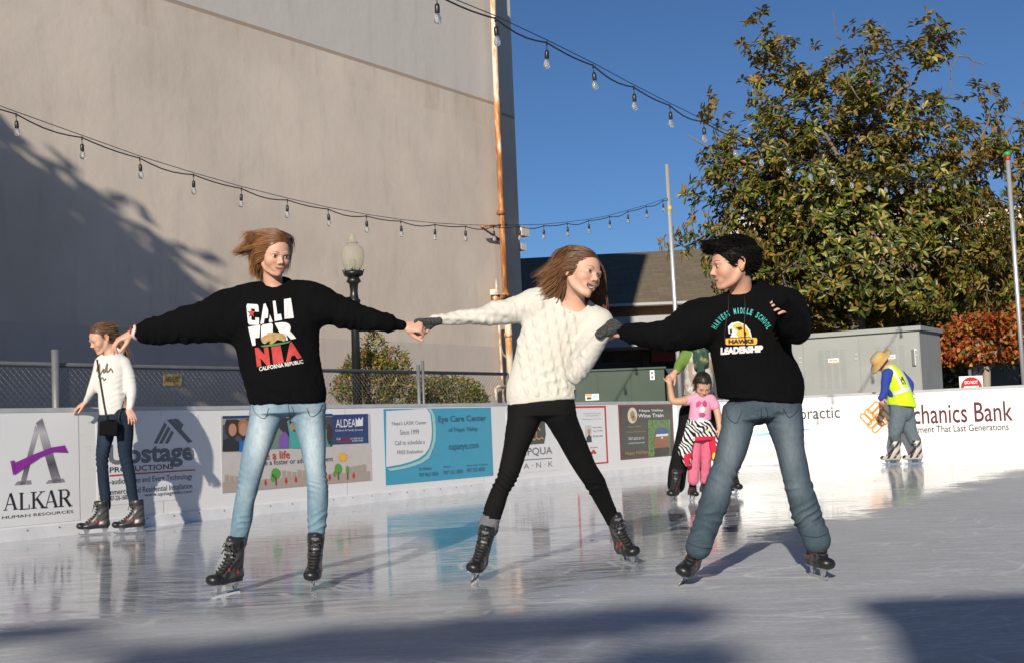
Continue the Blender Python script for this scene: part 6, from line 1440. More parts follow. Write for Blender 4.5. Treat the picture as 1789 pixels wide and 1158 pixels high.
# sweater
S = []
a, r = pxv([(935, 531, YB, 22), (965, 524, YB, 23), (1003, 537, YB, 24), (1046, 565, YB, 23)]); S.append(Tube(a, [q[3]*YB/FPX for q in [(0, 0, 0, 23), (0, 0, 0, 25), (0, 0, 0, 25), (0, 0, 0, 24)]], k=.05, n=3))
a, r = px([(990, 545, YB, 56), (975, 565, YB, 57), (962, 590, YB, 56), (953, 620, YB, 55), (947, 650, YB, 56), (944, 675, YB, 60), (945, 690, YB, 62), (945, 703, YB, 60)]); S.append(Tube(a, r, (1, 0, -.15), [.08, .10, .105, .10, .10, .105, .108, .105], n=3, k=.03))
S.append(Half(P(945, 706, YB), (.08, -.1, -1), .008))
a, r = px(armB1); S.insert(0, Tube(a, r, k=.05, n=3))
a, r = px(armB2); S.insert(0, Tube(a, r, k=.045, n=3))
a, r = px(armB3); S.append(Tube(a, r, k=.012, n=3))
a, r = px([(945, 696, YB, 61.5), (945, 705, YB, 60)]); S.append(Tube([P(1012, 492, YB-.03), P(1003, 522, YB-.04), P(1001, 542, YB-.03)], [.080, .070, .045], k=.008, op=-1))
ring = [P(1003, 528, YB-.005)+Ry(24)@np.array([.080*math.cos(t), .070*math.sin(t)*.95, -.016+.034*math.sin(t)]) for t in np.linspace(0, 2*math.pi, 15)]; S.append(Tube(ring, .0085, k=.006, n=2))
JT = [(P(850, 551, 6.46), (1, 0, -.1), .08, .05, .004, 1), (P(790, 556, 6.42), (1, 0, -.1), .06, .04, .003, 2), (P(1008, 648, 6.34), (.6, 0, 1), .05, .03, .004, 3), (P(1035, 610, 6.31), (.6, 0, 1), .05, .04, .003, 4), (P(960, 660, YB), (.15, 0, 1), .07, .05, .005, 6)]
def postB(P_, N_):
    Q = folds(P_, N_, .006, 8, 11, ((.25, 0, 1), .5)); x = (P_-P(960, 620, YB)); u = x[:, 0]*math.cos(.12)+x[:, 2]*math.sin(.12); v = x[:, 2]*math.cos(.12)-x[:, 0]*math.sin(.12)
    tor = np.exp(-(np.maximum(0, np.abs(u)-.13)/.03)**2)*(x[:, 2] > -.20)*(x[:, 2] < .25)
    cb_ = np.cos(2*math.pi*u/.046); ph = np.sin(2*math.pi*v/.06+np.sign(np.sin(2*math.pi*u/.092))*1.2); amp = .0075*(np.maximum(cb_, -.3)*(.55+.45*ph*np.sign(np.sin(2*math.pi*u/.046+1e-3))))
    s_ = x[:, 0]; arm = (s_ < -.16)&(x[:, 2] > .08); av = .0045*np.cos(2*math.pi*(x[:, 2]+.12*s_)/.045)*(.6+.4*np.sin(2*math.pi*s_/.055))
    Q = Q+N_*(amp*tor*(1-arm)+av*arm)[:, None]; Q = Q+N_*((noise3(P_*70)-.5)*.0022)[:, None]; return creases(Q, N_, JT)
garment('sweater', S, .0045, m_knit, B_, postB, shrink=.006)
# leggings
S = []; a, r = px([(946, 690, YB, 59), (946, 708, YB, 60), (947, 724, YB, 59)]); S.append(Tube(a, r, (1, 0, 0), [.095, .105, .100], k=.03, cap=.022))
a, r = pxv(legB1); S.append(Tube(a, r, n=3, k=.02))
a, r = pxv(legB2); S.append(Tube(a, r, n=3, k=.02))
JJ = [(P(890, 843, 6.45), (.25, 0, 1), .05, .028, .005, 1), (P(862, 900, 6.4), (.2, 0, 1), .04, .025, .003, 2), (P(1040, 845, 6.74), (-.5, 0, 1), .05, .028, .005, 3), (P(1068, 900, 6.9), (-.5, 0, 1), .04, .025, .003, 4)]
garment('leggings', S, .0045, mat('legging_black', (.006, .006, .0065), .85, bump=.2, bscale=250, bdist=.001, spec=.15), B_, lambda P_, N_: creases(folds(P_, N_, .0018, 16, 6, ((0, 0, 1), .5)), N_, JJ))
skate(B_, (822, 1018), -8, (853, 920), .90); skate(B_, (1112, 987), 14, (1073, 908), .90)
S = [Tube([P(853, 922, 6.48), P(857, 906, 6.48)], [.050, .046], k=.01)]; garment('sock', S, .0045, mat('sock_grey', (.13, .13, .15), .9), B_, lambda P_, N_: folds(P_, N_, .003, 40, 3))

# ------------------------------------------------------------------ C: boy
C_o = empty('person', G(1320, 1015)); tag(C_o, 'boy with short black hair in a black school leadership hoodie and blue grey jeans', 'person', 'three skaters holding hands')
YC = 5.95; S = []
H = head(S, P(1281, 463, 5.93), frame(-80, 6, 0), 1.02, smile=.2, nose=.985, child=.6)
nbC = P(1297, 530, 6.0); neck(S, H, nbC, .048)
shC = [P(1238, 552, YC), P(1375, 545, YC)]; body_base(S, nbC, shC, [P(1298, 728, 5.95), P(1368, 728, 5.95)])
armC1 = [(1245, 560, YC, 40), (1220, 566, YC, 44), (1190, 580, 5.98, 34.5), (1165, 585, 6.02, 30), (1140, 585.5, 6.05, 27), (1112, 583, 6.09, 22), (1097, 581, 6.12, 17), (1090, 580, 6.13, 13.5), (1079, 577, 6.15, 12.5)]; armC2 = [(1368, 545, YC, 38), (1378, 555, 5.88, 37), (1388, 570, 5.80, 30), (1390, 578, 5.76, 25)]; armC3 = [(1390, 576, 5.75, 25), (1384, 562, 5.70, 26), (1376, 546, 5.65, 22), (1369, 534, 5.60, 16.5), (1364, 525, 5.57, 15)]
inner(S, armC1[2:], .6, .034); inner(S, armC2, .6, .034); inner(S, armC3[:-1], .6, .03)
legC1 = [(1293, 722, YC, 35), (1287, 749, 5.93, 32), (1278, 784, 5.92, 31), (1267, 818, 5.91, 29), (1257, 846, 5.91, 29), (1249, 873, 5.92, 29), (1240, 901, 5.94, 29), (1232, 922, 5.95, 28.5), (1225, 942, 5.895, 30), (1220, 955, 5.875, 29)]; legC2 = [(1368, 722, YC, 36), (1374, 749, 5.93, 34), (1381, 784, 5.92, 28), (1388, 818, 5.91, 27), (1394, 846, 5.91, 26.5), (1402, 873, 5.92, 28), (1409, 897, 5.94, 30), (1416, 915, 5.95, 27), (1424, 933, 5.91, 27.5), (1427, 943, 5.90, 27)]
inner(S, legC1, .7, .075); inner(S, legC2, .7, .075)
hand(S, P(1084, 579, 6.21), (-.90, .25, .12), (-.2, -.5, .85), -1, s=.86, curls=[(40, 60, 40)]*4, thumb=(.8, .3, -.5), tcurl=25)
hand(S, P(1374, 546, 5.66), P(1360, 519, 5.50)-P(1374, 546, 5.66), (.75, -.30, .5), 1, s=.84, curls=[(22, 25, 20), (20, 25, 20), (24, 28, 20), (28, 28, 20)], thumb=(.9, .30, -.3), tcurl=20)
P_, F = surf(S, .0036); P_ = smooth(P_, F, 2, .5); SKC = (.56, .31, .215); C_ = paint_head(P_, H, SKC, (.42, .13, .11), (.03, .02, .015), .9)
link('body', mesh_np('body', P_, F, True, C_), m_skin, C_o); features(H, P_, F, C_o, (.42, .15, .12), (.03, .02, .015), .0042); eyes(H, C_o, (.02, .015, .01), look=(-.001, -.001), openz=.0052)
capV, capF = hair_cap(H, r=(.083, .108, .096), cut=((0, .104, -.026), (.086, .074, .092)), low=-.052, extra=[Ell(H['T'](0, .070, .088), np.array([.058, .040, .028])*H['s'], H['R']@Rx(25), .03)])
def flowC(p, t, rng, d):
    v = np.array([d[0]*.3, -.6, -.8]) if d[1] < 0 else np.array([0, -.95, -.25])
    if d[2] > .35: v = np.array([d[0]*.3, .8, -.05])
    if d[1] > .15 and d[2] > .25: v = np.array([.06*rng.normal(), .95, .12])
    return v
st = strands(H, 3600, caproots(H, capV), lambda rng, d: rng.uniform(.020, .036) if d[2] > .2 else rng.uniform(.012, .018), flowC, .0018, 5, 23, (.084, .110, .0985), 1.0, jt=.12)
ho = hair_obj(H, [(capV, capF, None), st], (.0035, .003, .003), (.006, .005, .005), C_o)
ho.data.materials[0] = mat('hair_black', (.004, .0035, .003), .6, spec=.15)
# hoodie
S = []
a, r = px([(1246, 554, YC, 34), (1268, 547, YC, 30), (1297, 546, YC, 29), (1345, 533, YC, 33), (1374, 542, YC, 36)]); S.append(Tube(a, r, k=.05, n=3))
a, r = px([(1303, 535, YC, 66), (1308, 565, YC, 73), (1311, 600, YC, 74), (1315, 630, YC, 72), (1322, 655, YC, 74), (1329, 678, YC, 78), (1331, 694, YC, 76), (1331, 704, YC, 71)]); S.append(Tube(a, r, (1, 0, .12), [.09, .12, .125, .122, .122, .128, .13, .12], n=3, k=.03)); S.append(Half(P(1331, 703, YC), (-.14, 0, -1), .012))
a, r = px(armC1); S.insert(0, Tube(a, r, k=.05, n=3))
a, r = px(armC2); S.insert(0, Tube(a, r, k=.04, n=3))
a, r = px(armC3); S.append(Tube(a, r, k=.015, n=3))
nc = P(1300, 521, YC+.02); th = np.linspace(0, 2*math.pi, 13); ring = [nc+np.array([.080*math.cos(t)+.022*max(0, math.sin(t)), .080*math.sin(t)+.01, .010+.035*math.sin(t)+.012*math.cos(t)]) for t in th]
S.append(Tube(ring, [.018+.026*max(0, math.sin(t+.3)) for t in th], k=.03, n=2)); S.append(Ell(P(1342, 524, YC+.08), (.085, .06, .055), k=.05)); S.append(Tube([P(1285, 475, YC-.01), P(1294, 522, YC-.01)], [.066, .050], k=.012, op=-1))
JT = [(P(1236, 590, YC), (.4, 0, 1), .05, .05, .004, 1), (P(1165, 585, 6.02), (1, 0, 0), .09, .055, .006, 2), (P(1105, 582, 6.1), (1, 0, 0), .05, .035, .005, 3), (P(1385, 560, 5.75), (.3, .3, 1), .07, .045, .005, 4), (P(1330, 690, YC), (0, 0, 1), .05, .05, .005, 7)]
ho, hP, hF = garment('hoodie', S, .005, m_black, C_o, lambda P_, N_: creases(folds(folds(P_, N_, .007, 9, 21, ((-.1, 0, 1), .45)), N_, .0025, 26, 24, ((.2, 0, 1), .6)), N_, JT), shrink=.009); bv = bvh_of(hP, hF)
c5 = lambda x, y: (1020+x/3.4065, 380+y/3.406)
pr = lambda nm, pl, m, o=.0025, ml=2.5: printed(nm, pl, bv, m, ho, o, ml)
# arched teal line
word = 'HARVEST MIDDLE SCHOOL'; pl = []; cx0, cy0, rad = c5(938, 0)[0], c5(0, 745)[1], 168/3.4065
for i, ch in enumerate(word):
    if ch == ' ': continue
    t = R_(-64+128*(i+.5)/len(word)); wd_, hh = 3.9 if ch != 'I' else 1.6, 10.5
    ex = np.array([math.cos(t), math.sin(t)]); ey = np.array([math.sin(t), -math.cos(t)]); o_ = np.array([cx0, cy0])+ey*rad*np.array([1.0, 1.02]); ll = o_-ex*wd_/2; lr = o_+ex*wd_/2
    pl.append(tquad(ch, ll, lr, ll+ey*hh, lr+ey*hh, .03))
pr('print_arch', pl, pr_t, .003, 2.0)
C5 = lambda *z: pol(*[c5(*q) for q in z])
pr('print_emblem_edge', [C5((862, 690), (858, 650), (880, 628), (920, 620), (965, 640), (990, 672), (1000, 712), (870, 712), (882, 695))], pr_w, .0035)
pr('print_emblem', [C5((885, 640), (922, 628), (958, 646), (982, 676), (992, 710), (925, 710), (905, 690), (915, 670), (890, 655))], pr_y, .0060)
pr('print_emblem_mark', [C5((905, 655), (935, 650), (945, 662), (925, 672)), C5((950, 662), (968, 685), (962, 708), (952, 708), (955, 685)), C5((868, 668), (880, 660), (884, 680), (872, 690))], pr_k, .0080)
pr('print_plate', [C5((845, 718), (1025, 714), (1032, 725), (1030, 748), (1018, 756), (850, 756), (840, 746), (838, 728))], pr_y, .004)
pr('print_plate_word', [tquad('HAWKS', c5(862, 750), c5(1012, 747), c5(862, 724), c5(1012, 721), .06)], pr_k, .0062, 2)
pr('print_line', [tquad('LEADERSHIP', c5(815, 816), c5(1066, 800), c5(815, 772), c5(1066, 758), .07)], pr_w, .003, 2)
mb = MB()
for x0_, xs in ((1273, -6), (1300, 2)):
    pts = [project(bv, [(x0_+xs*i/6+1.5*math.sin(i), 516+i*13)], .008)[0][0] for i in range(8)]; mb.tube(pts, .0030, 5)
mb.build('hood_string', mat('string_black', (.004, .004, .004), .6), C_o)
# jeans
S = []; a, r = px([(1331, 694, YC, 70), (1331, 710, YC, 73), (1330, 728, YC, 73)]); S.append(Tube(a, r, (1, 0, .1), [.11, .118, .114], k=.03, cap=.022))
a, r = pxv(legC1); S.append(Tube(a, r, n=3, k=.02))
a, r = pxv(legC2); S.append(Tube(a, r, n=3, k=.02))
JJ = [(P(1262, 838, 5.92), (.3, 0, 1), .07, .04, .006, 1), (P(1238, 905, 5.93), (.3, 0, 1), .08, .042, .007, 2), (P(1222, 945, 5.93), (.3, 0, 1), .04, .03, .004, 6), (P(1392, 845, 5.92), (-.2, 0, 1), .06, .04, .006, 3), (P(1412, 905, 5.93), (-.2, 0, 1), .07, .042, .008, 4), (P(1330, 735, 5.93), (0, 0, 1), .04, .045, .004, 5)]
jo2, jP2, jF2 = garment('jeans', S, .0045, m_denim, C_o, lambda P_, N_: creases(folds(P_, N_, .004, 12, 8, ((0, 0, 1), .5)), N_, JJ), jeans_col((.045, .068, .088), (.15, .185, .205), [(P(1280, 780, 5.8), (.06, .3, .16), .75), (P(1384, 780, 5.8), (.05, .3, .15), .75), (P(1262, 845, 5.8), (.05, .3, .08), .5), (P(1392, 850, 5.8), (.05, .3, .07), .5), (P(1405, 905, 5.8), (.06, .3, .05), .4)]), shrink=.010)
skate(C_o, (1184, 1024), -18, (1224, 950), .90); skate(C_o, (1443, 1014), 6, (1424, 944), .90)

def seams(jo, jb, lines, m):
    mb = MB()
    for ln in lines:
        L_ = catmull([(x, y) for x, y in ln], 6)[:, :2]; pts, ok = project(jb, L_, .0015); pts = [p for p, k in zip(pts, ok) if k]
        if len(pts) > 2: mb.tube(pts, .0016, 4)
    mb.build('seam', m, jo)

seams(jo, bvh_of(jP, jF), [[(441, 708), (447, 722), (462, 730), (470, 712)], [(563, 706), (556, 720), (543, 727), (536, 712)], [(503, 706), (505, 718), (508, 735)], [(509, 708), (513, 720), (510, 732)], [(403, 938), (417, 942), (434, 941)], [(540, 929), (553, 932), (567, 930)]], mat('seam_denim', (.06, .11, .15), .8))
seams(jo2, bvh_of(jP2, jF2), [[(1268, 713), (1272, 728), (1286, 738), (1296, 718)], [(1398, 700), (1392, 718), (1378, 728), (1368, 712)], [(1330, 712), (1330, 726), (1328, 742)], [(1337, 711), (1341, 724), (1333, 738)], [(1203, 948), (1220, 955), (1240, 957)], [(1405, 935), (1425, 938), (1443, 933)]], mat('seam_dark_denim', (.02, .03, .04), .8))
# ------------------------------------------------------------------ D: girl in the white hoodie holding the board
D_ = empty('person', G(200, 934)); tag(D_, 'girl with a brown ponytail, white hoodie and dark jeans, one hand on the board', 'person')
YD = 10.85; S = []
H = head(S, P(178, 591, YD), frame(-52, 24, 0), 1.04, smile=.1); nb = P(195, 622, YD+.02); neck(S, H, nb, .045)
sh = [P(180, 640, YD), P(214, 638, YD)]; body_base(S, nb, sh, [P(190, 735, YD), P(218, 735, YD)], .9)
aD1 = [(176, 636, YD-.02, 12), (168, 660, YD-.02, 10.5), (160, 682, YD, 8.5), (151, 699, YD+.05, 5.5)]; aD2 = [(219, 637, YD, 12), (226, 660, YD-.02, 11), (230, 685, YD-.04, 10), (228, 706, YD-.08, 8), (226, 712, YD-.1, 7)]
lD1 = [(187, 735, YD, 17.5), (185, 757, YD, 16.5), (179, 794, YD, 13), (180, 830, YD, 11.5), (184, 866, YD, 11), (186, 884, YD, 9.5)]; lD2 = [(216, 735, YD, 19), (218, 757, YD, 16.5), (219, 794, YD, 13), (226, 830, YD, 12), (232, 866, YD, 10.5), (234, 882, YD, 9)]
inner(S, aD1, .7, .03); inner(S, aD2, .7, .03); inner(S, lD1); inner(S, lD2)
hand(S, P(149, 702, YD+.06), (-.85, .1, -.5), (-.3, -.4, .85), -1, s=.9, curl=(12, 15, 10)); hand(S, P(226, 713, YD-.1), (.35, -.35, -.85), (.45, -.85, .2), 1, s=.9, curl=(14, 22, 14), thumb=(.6, -.0, -.3), spread=1.8)
P_, F = surf(S, .0058); P_ = smooth(P_, F, 1, .3); C_ = paint_head(P_, H, (.56, .32, .23), (.45, .14, .12), (.12, .07, .04), .8)
link('body', mesh_np('body', P_, F, True, C_), m_skin, D_); features(H, P_, F, D_, (.45, .14, .12), (.12, .07, .04)); eyes(H, D_, (.03, .02, .015), openz=.003)
capV, capF = hair_cap(H, r=(.078, .101, .086), cut=((0, .104, -.02), (.072, .078, .094)), low=-.05, vox=.006)
RtD = H['R'].T
st = strands(H, 700, caproots(H, capV), lambda rng, d: rng.uniform(.03, .07), lambda p, t, rng, d: np.array([0, -1, -.55]), .0024, 5, 3, (.078, .10, .086), 1.0)
def tailroot(rng): return np.array([.05*rng.normal(), -1, -.05+.05*rng.normal()])
st2 = strands(H, 160, tailroot, lambda rng, d: rng.uniform(.22, .34), lambda p, t, rng, d: RtD@np.array([.55-.5*t, .05, -.9])+rng.normal(size=3)*.08, .0035, 8, 5, (.078, .11, .086), 1.0)
hair_obj(H, [(capV, capF, None), st, st2], (.07, .035, .018), (.30, .17, .09), D_)
S = []; a, r = px([(195, 634, YD, 23), (196, 652, YD, 28), (196, 680, YD, 26), (197, 705, YD, 25.5), (198, 722, YD, 24.5)]); S.append(Tube(a, r, (1, 0, 0), [.09, .11, .11, .115, .11], k=.03)); S.append(Half(P(198, 725, YD), (0, 0, -1), .01))
a, r = px([(180, 633, YD, 12), (197, 626, YD, 13), (216, 633, YD, 12)]); S.append(Tube(a, r, k=.04))
a, r = px(aD1); S.append(Tube(a, r, k=.03)); a, r = px(aD2); S.append(Tube(a, r, k=.02))
th = np.linspace(0, 2*math.pi, 13); nc = P(193, 619, YD); S.append(Tube([nc+np.array([.075*math.cos(t)+.01, .075*math.sin(t)+.02, .0+.03*math.sin(t)+.012*math.cos(t)]) for t in th], [.02+.02*max(0, math.sin(t)) for t in th], k=.02)); S.append(Tube([P(184, 600, YD-.03), P(194, 624, YD-.01)], [.055, .040], k=.01, op=-1))
m_whoo = mat('fleece_white', (.60, .59, .56), .9, sheen=.1, bump=.2, bscale=200, bdist=.001, noise=.04)
ho, hP, hF = garment('hoodie', S, .0065, m_whoo, D_, shrink=.009, post=lambda P_, N_: creases(folds(P_, N_, .006, 9, 3, ((0, 0, 1), .5)), N_, [(P(228, 675, YD), (0, 0, 1), .1, .05, .006, 2), (P(198, 712, YD), (0, 0, 1), .04, .04, .004, 2)])); bv = bvh_of(hP, hF)
c7 = lambda x, y: (x/2.757, 540+y/2.757)
mb = MB()
for cv in ([(466, 300), (470, 276), (478, 262), (480, 300), (474, 324), (484, 312), (494, 292), (500, 286), (498, 304), (508, 300)], [(506, 300), (512, 270), (516, 262), (514, 300), (524, 296), (532, 284), (538, 292), (542, 302)], [(484, 334), (494, 328), (500, 340), (510, 332)]):
    Lq, ok = project(bv, catmull([c7(*q) for q in cv], 5)[:, :2], .004); mb.tube([p for p, k in zip(Lq, ok) if k], .0045, 4)
mb.build('print_script', mat('print_tan', (.22, .16, .09), .7), ho)
mb = MB(); p1 = [project(bv, [q], .010)[0][0] for q in ((170, 628), (173, 650), (177, 675), (181, 700), (185, 722))]; mb.tube(p1+[P(186, 738, YD-.13)], .006, 5); p1 = [project(bv, [q], .010)[0][0] for q in ((213, 710), (209, 722))]; mb.tube([P(216, 700, YD-.10)]+p1+[P(206, 738, YD-.13)], .005, 5); 
bag = mb.build('bag_strap', mat('bag_strap_black', (.01, .01, .01), .6), D_)
q = P(191, 748, YD-.15); MB().box((-.075, -.03, -.058), (.075, .03, .058), Matrix.Translation(q) @ Matrix.Rotation(R_(4), 4, 'Y'), .016).build('shoulder_bag', mat('bag_black', (.003, .003, .0035), .8, bump=.2, spec=.1), D_)
S = []; a, r = px([(202, 714, YD, 29), (203, 724, YD, 31), (203, 733, YD, 33)]); S.append(Tube(a, r, (1, 0, 0), [.10, .105, .105], k=.02, cap=.02)); a, r = pxv(lD1); S.append(Tube(a, r, k=.015)); a, r = pxv(lD2); S.append(Tube(a, r, k=.015))
garment('jeans', S, .0065, m_denim, D_, shrink=.010, post=lambda P_, N_: creases(folds(P_, N_, .003, 14, 3, ((0, 0, 1), .5)), N_, [(P(180, 800, YD), (0, 0, 1), .12, .045, .005, 1), (P(226, 820, YD), (0, 0, 1), .12, .045, .005, 4), (P(186, 870, YD), (0, 0, 1), .06, .04, .004, 5)]), col=jeans_col((.010, .019, .034), (.03, .05, .08), [(P(185, 770, YD-.1), (.06, .4, .15), .5)]))
skate(D_, (142, 935), -74, (186, 886), .93, .12); skate(D_, (204, 933), -74, (235, 884), .93, .12)

# ------------------------------------------------------------------ F: adult behind the small girl
F_ = empty('person', G(1230, 868)); tag(F_, 'adult in green sleeves, patterned top and black trousers skating behind the small girl in pink', 'person')
YF = 12.35; S = []
H = head(S, P(1224, 572, YF), frame(-12, 22, 0), 1.0); nb = P(1222, 606, YF+.02); neck(S, H, nb, .046)
aF1 = [(1199, 622, YF, 10), (1189, 634, YF-.02, 8.5), (1183, 647, YF-.08, 6.5)]; aF1b = [(1182, 647, YF-.08, 7), (1175, 655, YF-.12, 5.5)]
aF2 = [(1246, 622, YF, 12), (1262, 645, YF, 11), (1266, 672, YF-.05, 9)]
lF1 = [(1206, 720, YF, 19), (1200, 752, YF, 17.5), (1190, 790, YF-.05, 16), (1184, 822, YF-.1, 15.5), (1181, 846, YF-.1, 15)]; lF2 = [(1240, 720, YF, 19), (1254, 760, YF+.15, 16), (1268, 800, YF+.35, 14), (1280, 845, YF+.5, 13)]
body_base(S, nb, [P(1203, 628, YF), P(1243, 628, YF)], [P(1208, 720, YF), P(1240, 720, YF)], .9); inner(S, aF1, .7, .032); inner(S, aF1b, .8, .03); inner(S, aF2, .7, .03); inner(S, lF1); inner(S, lF2)
hand(S, P(1178, 651, YF-.11), (-.55, -.25, -.55), (-.3, -.85, .45), -1, s=1.0, curls=[(45, 60, 35)]*4, thumb=(.7, .5, -.3)); hand(S, P(1266, 674, YF-.05), (.05, -.1, -1), (.5, -.85, 0), 1, s=.9)
P_, F = surf(S, .0065); P_ = smooth(P_, F, 1, .3); C_ = paint_head(P_, H, (.50, .29, .20), (.4, .13, .11), (.08, .05, .03), .8); link('body', mesh_np('body', P_, F, True, C_), m_skin, F_); features(H, P_, F, F_, (.4, .13, .11), (.08, .05, .03)); eyes(H, F_, openz=.003)
capV, capF = hair_cap(H, cut=((0, .104, -.02), (.072, .078, .094)), vox=.006); st = strands(H, 500, caproots(H, capV), lambda rng, d: rng.uniform(.10, .18), lambda p, t, rng, d: np.array([p[0]*4, -.4, -1]), .003, 6, 3, (.078, .10, .086), 1.0); hair_obj(H, [(capV, capF, None), st], (.04, .02, .012), (.12, .06, .03), F_)
S = []; a, r = px([(1222, 632, YF, 25), (1221, 655, YF, 25), (1221, 680, YF, 25), (1222, 700, YF, 27)]); S.append(Tube(a, r, (1, 0, 0), [.10, .115, .115, .12], k=.02)); a, r = px([(1203, 620, YF, 10), (1222, 612, YF, 11), (1244, 620, YF, 10)]); S.append(Tube(a, r, k=.04)); S.append(Tube([P(1222, 590, YF-.03), P(1222, 612, YF-.02)], .055, k=.01, op=-1))
def topcol(P_, N_):
    n_ = noise3(P_*26); n2 = noise3(P_*60+4); c = np.tile(np.array([.46, .43, .40]), (len(P_), 1)); c[n_ > .62] = (.30, .24, .20); c[(n_ < .3)] = (.55, .54, .50); c[(n2 > .72)] = (.36, .22, .18); return c
garment('patterned_top', S, .0065, m_cloth, F_, lambda P_, N_: folds(P_, N_, .007, 9, 3, ((0, 0, 1), .5)), topcol)
m_lime = mat('knit_lime', (.115, .20, .035), .9, sheen=.1, bump=.3, bscale=200, bdist=.001)
S = []; a, r = px(aF1); S.append(Tube(a, r*1.08, k=.01)); a, r = px(aF2); S.append(Tube(a, r*1.08, k=.01)); S.append(Tube([P(1203, 621, YF), P(1198, 626, YF)], .07, k=.02)); S.append(Tube([P(1244, 621, YF), P(1250, 628, YF)], .07, k=.02))
S.append(Tube([P(1205, 624, YF+.03), P(1207, 680, YF+.04)], [.07, .05], k=.02)) ; garment('cardigan', S, .0065, m_lime, F_, lambda P_, N_: folds(P_, N_, .005, 16, 3, ((.5, 0, 1), .5)))
S = []; nc = P(1222, 606, YF-.03); ring = [nc+np.array([.075*math.cos(t), .07*math.sin(t), .0+.035*math.sin(t)]) for t in th]; S.append(Tube(ring, .028, k=.02)); 
for x0, x1, yb in ((1214, 1218, 640), (1226, 1222, 662), (1219, 1228, 650), (1232, 1232, 636)): S.append(Tube([P(x0, 614, YF-.12), P((x0+x1)/2, 630, YF-.15), P(x1, yb, YF-.15)], [.024, .022, .026], k=.006))
def scc(P_, N_):
    n_ = noise3(P_*38); c = np.tile(np.array([.03, .06, .045]), (len(P_), 1)); c[n_ > .55] = (.07, .11, .07); c[n_ > .72] = (.24, .21, .05); c[n_ < .25] = (.02, .06, .07); return c
garment('scarf', S, .0065, m_cloth, F_, lambda P_, N_: folds(P_, N_, .010, 22, 3, ((0, 0, 1), .4)), scc)
m_btr = mat('trouser_black', (.006, .006, .007), .85, bump=.2, spec=.15)
S = []; a, r = px([(1222, 694, YF, 27), (1222, 712, YF, 29), (1222, 726, YF, 31)]); S.append(Tube(a, r, (1, 0, 0), [.12, .125, .12], k=.02)); a, r = pxv(lF1); S.append(Tube(a, r, k=.015)); a, r = pxv(lF2); S.append(Tube(a, r, k=.015)); garment('trousers', S, .007, m_btr, F_, lambda P_, N_: folds(P_, N_, .009, 9, 3, ((0, 0, 1), .4)))
skate(F_, (1171, 877), -18, (1181, 846), 1.0); skate(F_, (1288, 864), 14, (1280, 834), 1.0)

# ------------------------------------------------------------------ E: small girl in pink
E_ = empty('person', G(1224, 874)); tag(E_, 'small girl in pink looking down, a zebra striped jacket tied at her waist', 'person')
YE = 12.08; S = []
H = head(S, P(1228, 672, YE-.02), frame(4, 38, 2), .93, child=1); nb = P(1225, 692, YE+.02); neck(S, H, nb, .036, .02)
aE1 = [(1204, 697, YE, 7.5), (1192, 700, YE-.02, 7), (1177, 700, YE-.03, 6), (1173, 690, YE-.03, 5.5), (1171, 678, YE-.04, 4.7), (1170, 670, YE-.05, 4.2)]; aE2 = [(1244, 697, YE, 7.5), (1252, 715, YE, 6.5), (1256, 735, YE-.03, 5.5), (1257, 748, YE-.05, 4.5)]
lE1 = [(1214, 752, YE, 13), (1214, 775, YE, 12), (1213, 805, YE, 11.5), (1211, 838, YE, 9.5)]; lE2 = [(1236, 752, YE, 12.5), (1236, 775, YE, 11), (1233, 805, YE+.05, 10), (1231, 836, YE+.1, 9)]
body_base(S, nb, [P(1208, 700, YE), P(1242, 700, YE)], [P(1215, 752, YE), P(1236, 752, YE)], .62); a, r = px(aE1); S.append(Tube(a, r, k=.02, n=3)); a, r = px(aE2); S.append(Tube(a, r, k=.02)); inner(S, lE1); inner(S, lE2)
hand(S, P(1170, 670, YE-.05), (.05, -.05, 1), (.3, -.9, 0), -1, s=.62, curls=[(40, 50, 30)]*4); hand(S, P(1257, 749, YE-.05), (0, -.1, -1), (.5, -.85, 0), 1, s=.62)
P_, F = surf(S, .0052); P_ = smooth(P_, F, 1, .3); C_ = paint_head(P_, H, (.50, .29, .19), (.42, .14, .12), (.03, .02, .015), .8); link('body', mesh_np('body', P_, F, True, C_), m_skin, E_); features(H, P_, F, E_, (.42, .14, .12), (.03, .02, .015)); eyes(H, E_, (.015, .01, .008), openz=.0022)
capV, capF = hair_cap(H, r=(.079, .101, .087), cut=((0, .106, -.028), (.070, .078, .088)), vox=.006)
st = strands(H, 700, caproots(H, capV), lambda rng, d: rng.uniform(.03, .06) if d[1] > -.2 else rng.uniform(.05, .12), lambda p, t, rng, d: np.array([d[0]*.3, .15 if d[1] > .1 else -.3, -1.0]), .0022, 6, 3, (.079, .10, .087), 1.0); hair_obj(H, [(capV, capF, None), st], (.012, .008, .006), (.05, .03, .02), E_)
m_pink = mat('cotton_pink', (.62, .28, .40), .85, noise=.06, bump=.15); m_pink2 = mat('trouser_pink', (.58, .13, .21), .85, noise=.08, bump=.15)
S = []; a, r = px([(1225, 704, YE, 18), (1223, 718, YE, 19), (1222, 735, YE, 20), (1222, 748, YE, 21)]); S.append(Tube(a, r, (1, 0, 0), [.068, .08, .085, .09], k=.02)); a, r = px([(1206, 697, YE, 8), (1225, 693, YE, 9), (1243, 697, YE, 8)]); S.append(Tube(a, r, k=.02)); a, r = px([(1208, 698, YE, 9), (1197, 700, YE, 9)]); S.append(Tube(a, r, k=.01)); a, r = px([(1242, 698, YE, 9), (1249, 708, YE, 9)]); S.append(Tube(a, r, k=.01)); S.append(Tube([P(1227, 680, YE-.02), P(1226, 696, YE)], .040, k=.008, op=-1))
